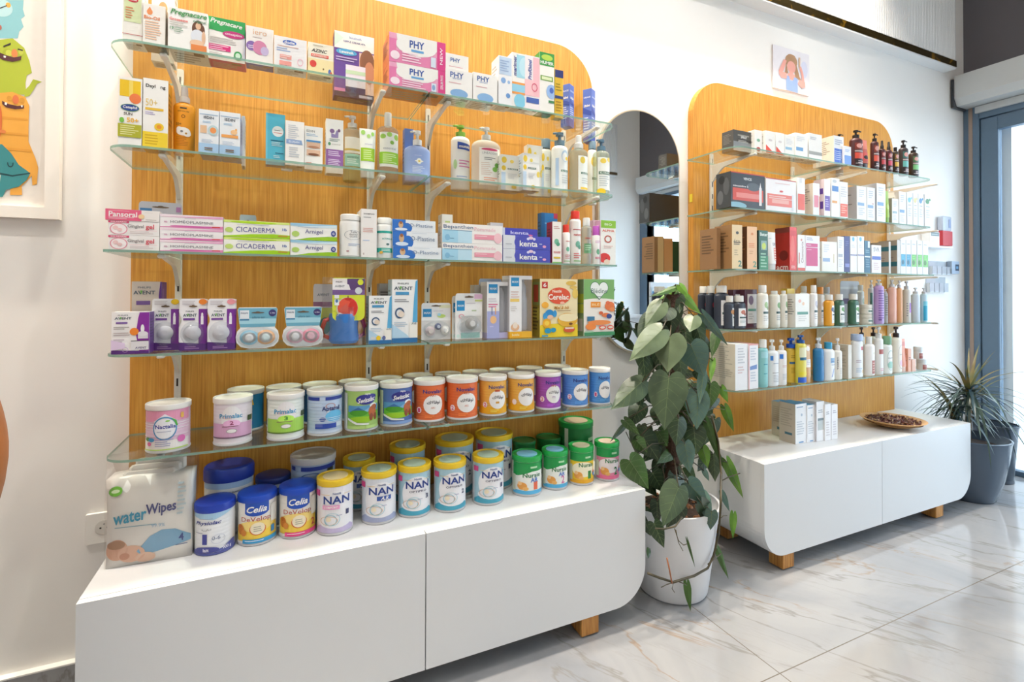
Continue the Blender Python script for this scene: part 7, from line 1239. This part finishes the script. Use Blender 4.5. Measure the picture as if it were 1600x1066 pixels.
for i, (py0, py1, lb) in enumerate(((408, 429, 'upper row of clear leaflet pockets on the wall'), (433, 457, 'lower row of clear leaflet pockets on the wall'))):
    root = None
    xa_, xb_ = wp(1452 if i else 1456, py1, -.02)[0], wp(1482 if i else 1486, py1, -.02)[0]; za, zb2 = wp(1465, py1, -.02)[1], wp(1465, py0, -.02)[1]
    root = empty('leaflet_rack', (xa_, 0, za)); tag(root, lb, 'rack', 'clear leaflet racks on the wall')
    n4 = 4; ww = (xb_-xa_)/n4
    g = G(); g.box(0, xb_-xa_, -.004, -.001, 0, zb2-za, clear('EEF2F6', 'rack_plastic', .6, .1)); g.build('back_plate', root)
    for k in range(n4):
        g = G(); g.box(ww*k+.004, ww*(k+1)-.004, -.022, -.0195, .004, (zb2-za)*.6, clear('E4E8EE', 'pocket_plastic', .5, .15)); g.box(ww*k+.004, ww*k+.006, -.0195, -.004, .004, (zb2-za)*.6, 'E2E8EE'); g.box(ww*k+.004, ww*(k+1)-.004, -.022, -.004, .0, .004, 'D8E0E8'); g.build('pocket', root)

# ------------------------------------------------------------------ plants
def leaf_mat(name, c1, c2, rough=.4):
    m, n, l, b = new_mat(name); tc = n.new('ShaderNodeTexCoord'); t = n.new('ShaderNodeTexNoise'); t.inputs['Scale'].default_value = 18; l.new(tc.outputs['Object'], t.inputs['Vector'])
    r = n.new('ShaderNodeValToRGB'); r.color_ramp.elements[0].position = .35; r.color_ramp.elements[0].color = lin(c1); r.color_ramp.elements[1].position = .65; r.color_ramp.elements[1].color = lin(c2); l.new(t.outputs['Fac'], r.inputs[0]); l.new(r.outputs[0], b.inputs['Base Color'])
    b.inputs['Roughness'].default_value = rough; return m
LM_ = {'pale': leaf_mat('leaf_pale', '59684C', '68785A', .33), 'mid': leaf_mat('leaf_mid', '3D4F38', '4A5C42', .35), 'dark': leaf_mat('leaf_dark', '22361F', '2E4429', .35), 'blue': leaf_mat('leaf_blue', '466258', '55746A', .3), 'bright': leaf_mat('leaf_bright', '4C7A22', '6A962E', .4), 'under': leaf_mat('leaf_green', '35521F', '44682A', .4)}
M_VEIN = leaf_mat('leaf_vein', '66784F', '74855C'); M_STEM = leaf_mat('vine_stem', '3E3A28', '55492E')
def heart(g, base, tip, width, mat, normal, fold=.18, droop=.12):
    """heart-shaped leaf from stalk point to tip, folded along its midrib"""
    base, tip = Vector(base), Vector(tip); ax = tip-base; L = ax.length; ax.normalize()
    nrm = Vector(normal); nrm = (nrm-ax*nrm.dot(ax)).normalized(); sd = ax.cross(nrm).normalized()
    T = [-.14, -.08, 0, .1, .22, .36, .5, .64, .78, .9, 1.0]; Wd = [.30, .43, .50, .56, .58, .54, .46, .35, .21, .09, 0]; IN = [.20, .07, 0]+[0]*8
    vs = []; fs = []; hw = width/.58/2*1.0; half = width/2
    M = 3
    for i, t in enumerate(T):
        for sgn in (-1, 1):
            for k in range(M+1):
                q = k/M; wv = (IN[i]+(Wd[i]-IN[i])*q)/.58
                z = fold*width*(abs(wv)**1.2)*.5-droop*L*(t*t)+.012*L*math.sin(9*t+k)*q
                # blade bends back towards the tip
                vs.append(base+ax*(t*L)+sd*(sgn*half*wv)-nrm*(z+ (0.10*L*t*t)))
    for i in range(len(T)-1):
        for s2 in (0, 1):
            o_ = (i*2+s2)*(M+1); p_ = ((i+1)*2+s2)*(M+1)
            for k in range(M): fs.append((o_+k, o_+k+1, p_+k+1, p_+k) if s2 else (o_+k, p_+k, p_+k+1, o_+k+1))
    g.add(vs, fs, mat, True)
    # raised midrib and side veins
    def pt(t, wv, sgn):
        z = fold*width*(abs(wv)**1.2)*.5-droop*L*(t*t); return base+ax*(t*L)+sd*(sgn*half*wv)-nrm*(z+.10*L*t*t)+nrm*.0009
    if width > .035:
        mr = [pt(t, 0, 1) for t in (0, .25, .5, .75, .95)]
        for a, b in zip(mr, mr[1:]):
            g.add([a-sd*.0009, a+sd*.0009, b+sd*.0005, b-sd*.0005], [(0, 1, 2, 3)], M_VEIN)
        for sgn in (-1, 1):
            for t0, t1, w1 in ((0.02, -.02, .8), (.04, .22, .9), (.2, .42, .8), (.38, .6, .62), (.55, .75, .42)):
                a, m2, b = pt(t0, 0, sgn), pt((t0+t1)/2-.02, w1*.5, sgn), pt(t1, w1, sgn)
                for p, q in ((a, m2), (m2, b)):
                    d_ = (q-p).normalized().cross(nrm)*.0005; g.add([p-d_, p+d_, q+d_*.6, q-d_*.6], [(0, 1, 2, 3)], M_VEIN)
PC = Vector((1.3585, -.265, ZF))
root = empty('potted_philodendron', PC); tag(root, 'tall climbing heart-leaf plant in white pot between the two cabinets', 'plant')
g = G(); g.lathe([(r_*KS, z_*KS) for r_, z_ in ((.112, 0.004), (.116, .010), (.150, .265), (.156, .288), (.158, .300), (.150, .300), (.146, .285), (.120, .262))], simple('white_pot', 'E6E8EC', .35, noise=.01), 48); g.lathe([(.121, 0), (.123, .005)], '8A8F98', 40); g.build('pot', root)
g = G(); g.lathe([(.157, .288), (.088, .299), (.011, .302)], simple('soil', '3A2A20', .95, noise=.4, bump=.6, scale=60), 30)
rb = random.Random(2)
for k in range(60):
    a, q = rb.uniform(0, 2*PI), .13*math.sqrt(rb.random()); p = Vector((q*math.cos(a), q*math.sin(a), .295)); s1 = rb.uniform(.006, .013)
    g.lathe([(s1*.5, p.z), (s1, p.z+s1*.5), (s1*.6, p.z+s1), (s1*.2, p.z+s1*1.1)], '8A5A34', 7, cx=p.x, cy=p.y)
g.build('soil', root)
g = G(); pr = []
for k in range(40): z = .28+k*.0212; pr.append((.024+.004*math.sin(k*2.3)+.002*(k % 2), z))
g.lathe(pr, simple('coir_pole', '4A3428', .95, noise=.4, bump=.8, scale=90), 16); pole = g.build('moss_pole', root)
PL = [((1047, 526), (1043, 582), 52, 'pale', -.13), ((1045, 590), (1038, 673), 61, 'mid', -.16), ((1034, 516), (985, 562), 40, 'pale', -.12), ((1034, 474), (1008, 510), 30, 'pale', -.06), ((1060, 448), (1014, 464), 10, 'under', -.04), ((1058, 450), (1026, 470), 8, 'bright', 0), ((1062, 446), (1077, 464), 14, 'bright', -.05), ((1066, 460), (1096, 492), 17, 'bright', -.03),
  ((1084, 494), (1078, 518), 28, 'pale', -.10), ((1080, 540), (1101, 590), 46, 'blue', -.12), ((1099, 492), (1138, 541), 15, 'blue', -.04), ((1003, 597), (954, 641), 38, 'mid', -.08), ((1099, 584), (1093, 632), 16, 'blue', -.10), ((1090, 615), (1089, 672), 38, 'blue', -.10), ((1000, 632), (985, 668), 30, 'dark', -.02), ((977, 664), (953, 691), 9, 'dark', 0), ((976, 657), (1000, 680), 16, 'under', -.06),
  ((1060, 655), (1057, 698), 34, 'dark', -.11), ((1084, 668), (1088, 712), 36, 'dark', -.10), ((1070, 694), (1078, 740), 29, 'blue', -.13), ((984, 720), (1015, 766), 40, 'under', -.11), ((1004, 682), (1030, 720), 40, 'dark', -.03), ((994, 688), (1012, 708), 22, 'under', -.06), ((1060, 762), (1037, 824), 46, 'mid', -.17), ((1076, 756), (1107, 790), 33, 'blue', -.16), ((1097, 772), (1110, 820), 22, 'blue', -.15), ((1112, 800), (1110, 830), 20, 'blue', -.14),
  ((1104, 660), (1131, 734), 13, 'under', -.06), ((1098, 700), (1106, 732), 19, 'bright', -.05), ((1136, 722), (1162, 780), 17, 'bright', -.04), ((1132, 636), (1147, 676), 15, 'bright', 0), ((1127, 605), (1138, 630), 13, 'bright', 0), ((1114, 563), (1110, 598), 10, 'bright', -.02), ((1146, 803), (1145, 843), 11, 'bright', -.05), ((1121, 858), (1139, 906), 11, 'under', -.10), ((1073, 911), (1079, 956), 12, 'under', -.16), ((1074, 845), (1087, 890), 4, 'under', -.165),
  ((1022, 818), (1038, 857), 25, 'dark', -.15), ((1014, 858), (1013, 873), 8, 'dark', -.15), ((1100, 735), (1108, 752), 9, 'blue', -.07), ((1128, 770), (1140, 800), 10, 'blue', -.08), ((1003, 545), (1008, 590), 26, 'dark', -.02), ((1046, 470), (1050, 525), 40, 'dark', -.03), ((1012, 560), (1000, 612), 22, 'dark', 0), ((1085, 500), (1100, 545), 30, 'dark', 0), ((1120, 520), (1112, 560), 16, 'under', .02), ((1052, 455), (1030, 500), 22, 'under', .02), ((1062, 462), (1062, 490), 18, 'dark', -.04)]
rb = random.Random(21)
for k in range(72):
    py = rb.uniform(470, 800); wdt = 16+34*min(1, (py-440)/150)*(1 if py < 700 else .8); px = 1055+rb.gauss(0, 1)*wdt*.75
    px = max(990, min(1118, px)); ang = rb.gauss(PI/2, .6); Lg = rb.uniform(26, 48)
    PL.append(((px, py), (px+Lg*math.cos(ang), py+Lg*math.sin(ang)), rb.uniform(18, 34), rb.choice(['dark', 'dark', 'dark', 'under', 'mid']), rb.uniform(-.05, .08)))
g = G(); gs = G()
for i, (b0, t0, wpx, mt, dy) in enumerate(PL):
    Yl = PC.y+dy; rbn = random.Random(i*3+1)
    B = at_y(b0[0], b0[1], Yl+.02); T = at_y(t0[0], t0[1], Yl-.005)
    if B.z < .24 and (B.xy-PC.xy).length < .21 or T.z < .24 and (T.xy-PC.xy).length < .21:
        # hang the leaf just outside the pot wall
        for P_ in (B, T):
            if P_.z < .24:
                v = P_-CAMP; k_ = 1.0; rwall = .128+.044*max(0, min(1, (P_.z-ZF)/.33))+.014
                for _ in range(60):
                    if (P_.xy-PC.xy).length >= rwall: break
                    k_ -= .004; P_.xyz = (CAMP+v*k_).xyz
    depth = (B-CAMP).dot(FWD); wm = wpx*depth/FPX
    nrm = Vector((-.55+rbn.uniform(-.3, .3), -.8, .25+rbn.uniform(-.15, .3)))
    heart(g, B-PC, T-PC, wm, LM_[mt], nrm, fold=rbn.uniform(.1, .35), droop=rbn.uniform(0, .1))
    # stalk back to the pole
    if i < 150:
        S = Vector((0, 0, min(1.10, B.z-ZF+rbn.uniform(-.02, .06)))) if B.z > .25 else None
        if S is not None:
            Bl = B-PC; mid = (Bl+S)/2+Vector((0, 0, .025)); gs.tube([S, mid, Bl], .0022 if i < 45 else .0016, M_STEM, 5)
g.build('foliage', root)
def vine(pts, r=.003, Yo=-.16, col=M_STEM):
    P_ = []
    for px, py, dy in pts:
        p = at_y(px, py, PC.y+dy)
        if p.z < .24:
            v = p-CAMP; k_ = 1.0
            for _ in range(60):
                if (p.xy-PC.xy).length > .128+.044*max(0, (p.z-ZF)/.33)+.008: break
                k_ -= .004; p = CAMP+v*k_
        P_.append(p-PC)
    gs.tube(P_, r, col, 6)
vine([(1112, 650, -.06), (1122, 690, -.06), (1127, 740, -.07), (1126, 790, -.10), (1123, 835, -.12), (1115, 868, -.13), (1106, 888, -.14), (1085, 900, -.16), (1052, 910, -.16), (1030, 903, -.15), (1012, 896, -.14)], .0042)
vine([(1066, 808, -.17), (1055, 823, -.17), (1037, 827, -.17), (1024, 826, -.16)], .003); vine([(1054, 826, -.17), (1060, 845, -.17), (1068, 852, -.17), (1074, 850, -.17)], .0015); vine([(1056, 828, -.17), (1060, 848, -.17), (1067, 861, -.17)], .0012)
vine([(1106, 882, -.14), (1118, 872, -.13), (1127, 865, -.12)], .002); vine([(1126, 752, -.07), (1140, 745, -.06), (1156, 740, -.05)], .002); vine([(1105, 634, -.04), (1120, 638, -.03), (1132, 640, -.02)], .0016); vine([(1060, 909, -.16), (1068, 912, -.16), (1073, 915, -.16)], .0016); vine([(1136, 806, -.06), (1130, 806, -.07), (1126, 810, -.08)], .0016)
vine([(978, 675, -.04), (985, 690, -.05), (993, 704, -.06), (985, 722, -.06)], .0018); vine([(1008, 560, -.05), (1004, 545, -.05), (1012, 535, -.04)], .002); vine([(1050, 912, -.165), (1046, 890, -.165), (1042, 872, -.165)], .0026, col=leaf_mat('dry_root', '9A5A3A', 'B4724A')); vine([(1050, 911, -.165), (1041, 914, -.165), (1033, 918, -.165)], .0014); vine([(1052, 912, -.165), (1050, 920, -.165), (1054, 926, -.165)], .0012)
rb = random.Random(9)
for k in range(14):
    z0_ = rb.uniform(.36, 1.0); a = rb.uniform(PI, 2*PI); gs.tube([Vector((.02*math.cos(a), .02*math.sin(a), z0_)), Vector((.07*math.cos(a), .07*math.sin(a), z0_-.05)), Vector((.08*math.cos(a+.3), .08*math.sin(a+.3), z0_-.14))], .0022, M_STEM, 5)
gs.build('stems', root)
# spiky dracaena in a dark grey planter
c0 = at_z(1513, 785, ZF); QC = Vector((c0.x+.101, c0.y+.043, ZF))
root = empty('potted_dracaena', QC); tag(root, 'spiky narrow-leaved plant in a glossy slate grey planter beside the glass door', 'plant')
M_PL = simple('slate_planter', '4C5A6A', .25, noise=.08, scale=6)
g = G(); g.lathe([(r_*KS, z_*KS) for r_, z_ in ((.098, 0), (.104, .006), (.132, .10), (.150, .20), (.160, .285), (.164, .300), (.156, .302), (.150, .285), (.13, .262))], M_PL, 48); g.build('planter', root)
g = G(); g.lathe([(.158, .288), (.01, .295)], simple('soil', '3A2A20'), 30); g.build('soil', root)
g = G(); trunks = [(-.01, -.01, .575), (.05, .02, .52), (-.045, .04, .475)]
for x, y, z in trunks: g.tube([Vector((x*.5, y*.5, .286)), Vector((x, y, z*.8)), Vector((x*1.2, y*1.2, z))], .011, simple('trunk', '7A6A4A', .8, noise=.2), 8)
g.build('trunk', root)
g = G(); DM = [leaf_mat('blade_dark', '2E4238', '3F544A', .3), leaf_mat('blade_grey', '5A6E66', '6C8078', .3), leaf_mat('blade_olive', '6A7040', '8A7A48', .4), leaf_mat('blade_blue', '3E5560', '506A74', .3)]
rb = random.Random(4)
for hi, (x, y, z) in enumerate(trunks):
    for k in range((62, 44, 30)[hi]):
        a = rb.uniform(0, 2*PI); up = rb.random(); L = rb.uniform(.30, .50)*(1.05 if hi == 0 else .85); el = math.radians(75-100*up**.8); p = Vector((x*1.2, y*1.2, z+rb.uniform(-.05, .02))); w0 = rb.uniform(.0055, .0092)
        if up < .3: L *= .75
        d = Vector((math.cos(a)*math.cos(el), math.sin(a)*math.cos(el), math.sin(el))); pts = [p]; seg = 9; dd = d.copy()
        for s3 in range(seg):
            dd = (dd+Vector((0, 0, -.155-.05*rb.random()))*(.5+up)).normalized(); pts.append(pts[-1]+dd*L/seg)
        ok = all((q+QC).y < -.01 and (q+QC).x < XW-.02 and q.z > (.34 if q.xy.length < .2 else .02) for q in pts) and not any((q+QC).x < 3.27 and (q+QC).z < .345 for q in pts)
        if not ok: 
            pts = [q for q in pts if (q+QC).y < -.01 and (q+QC).x < XW-.02 and q.z > .34]
            if len(pts) < 3: continue
            pts = [q for q in pts if not ((q+QC).x < 3.27 and (q+QC).z < .35)]
            if len(pts) < 3: continue
        side = d.cross(Vector((0, 0, 1)));
        if side.length < .01: side = Vector((1, 0, 0))
        side.normalize(); vs = []; n_ = len(pts)
        for s3, q in enumerate(pts):
            t = s3/(n_-1); wq = w0*(.75+.6*t if t < .35 else 1.0*(1-t)**.75*1.25)+.0004
            vs += [q-side*wq+Vector((0, 0, wq*.35)), q, q+side*wq+Vector((0, 0, wq*.35))]
        fs = [(3*s3+j_, 3*s3+j_+1, 3*s3+j_+4, 3*s3+j_+3) for s3 in range(n_-1) for j_ in (0, 1)]
        g.add(vs, fs, DM[2] if (up < .22 and rb.random() < .7) else rb.choice([DM[0], DM[0], DM[1], DM[3]]), True)
g.build('blades', root)
# wire mesh waste bin behind the planter
b0 = at_z(1555, 756, ZF); vb = Vector((b0.x-CAMP.x, b0.y-CAMP.y, 0)).normalized(); BC = b0+vb*.085; BC.x = min(BC.x, XW-.13); BC.y = min(BC.y, -.15)
root = empty('waste_bin', (BC.x, BC.y, ZF)); tag(root, 'dark wire mesh waste bin standing behind the slate planter', 'bin')
g = G(); mm = clear('5A6878', 'wire_mesh', .55, .3); g.lathe([(.080, .004), (.104, .33)], mm, 36, closed=False); g.build('mesh_side', root)
g = G(); g.lathe([(.104, .328), (.109, .331), (.109, .339), (.103, .339)], '3E4752', 36, closed=False); g.build('bin_rim', root)
g = G(); g.lathe([(.078, 0), (.083, .002), (.083, .02), (.0, .02)], '39424E', 36); g.build('bin_base', root)

# ------------------------------------------------------------------ brown leather chair at the left edge
p = at_y(6, 720, -.50); CX = p.x-.27; CY = -.55
root = empty('lounge_chair', (CX, CY, 0)); tag(root, 'brown leather chair with black metal legs, only its edge showing at the left', 'chair')
ML = simple('brown_leather', 'A0602E', .45, noise=.12, bump=.1, scale=20)
ztop = at_y(6, 576, -.5).z; zlow = at_y(6, 905, -.5).z
g = G(); vs = []; fs = []; NA, NZ = 22, 10
for j in range(NZ+1):
    q = j/NZ
    for i in range(NA+1):
        a = math.radians(-15+210*i/NA); rr_ = .24+.03*math.sin(PI*q)+.015*q; zt_ = zlow+.06+(ztop-zlow-.06)*q*(1-.12*abs(math.cos(a))**4)
        vs.append((rr_*math.cos(a), rr_*math.sin(a), zt_))
for j in range(NZ):
    for i in range(NA): fs.append((j*(NA+1)+i, j*(NA+1)+i+1, (j+1)*(NA+1)+i+1, (j+1)*(NA+1)+i))
o_ = len(vs); vs += [(x*.86, y*.86, z+(.01 if k_ >= NZ*(NA+1) else 0)) for k_, (x, y, z) in enumerate(vs)]
fs += [tuple(reversed([v+o_ for v in f])) for f in fs]
for i in range(NA): a, b = NZ*(NA+1)+i, NZ*(NA+1)+i+1; fs.append((a, b, b+o_, a+o_))
for j in range(NZ):
    for e in (0, NA): a, b = j*(NA+1)+e, (j+1)*(NA+1)+e; fs.append((a, b, b+o_, a+o_))
g.add(vs, fs, ML, True); g.build('backrest', root)
g = G(); g.lathe([(.18, zlow), (.235, zlow+.02), (.25, zlow+.07), (.23, zlow+.10), (.10, zlow+.115)], ML, 32); g.build('seat', root)
ck = at_z(30, 1066, .01)
for sx_, sy__ in ((1, -1), (-1, -1), (1, 1), (-1, 1)):
    g = G(); t_ = Vector((sx_*.13, sy__*.13, zlow)); P_ = [t_+Vector((0, 0, .01))]+[Vector((sx_*(.13+.10*math.sin(k/6*PI/2)), sy__*(.13+.05*math.sin(k/6*PI/2)), zlow+(ZF+.002-zlow)*k/6)) for k in range(1, 7)]
    g.tube(P_, .012, simple('black_metal', '1A1816', .35), 10); g.build('leg', root)

# ------------------------------------------------------------------ things seen only in the mirror
root = empty('sales_counter', (3.1, -2.62, ZF)); tag(root, 'white counter seen reflected in the mirror', 'counter')
g = G(); g.box(-.45, .25, -.25, .25, .0, .86, M_WHITE, .005); g.build('body', root)
g = G(); g.box(-.48, .28, -.28, .28, .86, .89, M_WHITE, .004); g.build('countertop', root)
for x, cc, lb in ((3.20, 'E8C820', 'brown medicine bottle with yellow cap on the counter in the mirror'), (3.08, 'E8A8C0', 'brown medicine bottle with pink cap on the counter in the mirror')):
    root = empty('medicine_bottle', (x, -2.52, .7894)); tag(root, lb, 'bottle', 'medicine bottles on the counter')
    g = G(); g.lathe([(.024, 0), (.026, .003), (.026, .085), (.014, .10), (.013, .108)], '2E2018', 20); W, f = cyl(.0262); 
    def fb(a, b, lf, W=W):
        t = (a-W/2)/.0262+PI/2; return ((.0264+lf)*math.cos(t), (.0264+lf)*math.sin(t), b+.012)
    g.art([('r', 0, 0, 1, 1, 'C8987A')], W, .06, fb, strip=.004); g.build('bottle_body', root)
    g = G(); g.lathe([(.016, .104), (.016, .13), (.012, .133)], cc, 16); g.build('bottle_cap', root)
root = empty('display_rack', (3.62, -2.25, ZF)); tag(root, 'pegboard rack hung with blue toothbrush packs, seen in the mirror', 'rack')
g = G(); g.box(-.28, .28, -.02, 0, .0, 1.22, 'E2E6EA'); g.box(-.30, .30, -.06, .06, 0, .03, 'D8DCE0'); g.build('pegboard', root)
PK = None
for r_ in range(4):
    for c_ in range(6):
        if PK is None:
            g = G(); g.box(-.034, .034, 0, .003, 0, .19, 'C8DCE8'); g.art([('r', .1, .1, .9, .8, '4A88B8'), ('e', .5, .5, .2, .3, '1E3A60'), ('r', .3, .85, .7, .95, 'F0F4F8')], .068, .19, lambda a, b, lf: (.034-a, .003+lf, b)); PK = g.build('brush_pack'); o = PK
        else: o = PK.copy(); COL.objects.link(o)
        o.location = (3.62-.235+.094*c_, -2.247, .20+.225*r_)
        tag(o, 'blue toothbrush pack, %s column, %s row of the mirrored pegboard rack' % (('first', 'second', 'third', 'fourth', 'fifth', 'sixth')[c_], ('bottom', 'lower', 'upper', 'top')[r_]), 'package', 'toothbrush packs on the pegboard rack')
for o in list(COL.objects):
    if 'zt' in o: del o['zt']
    if 'rad' in o: del o['rad']
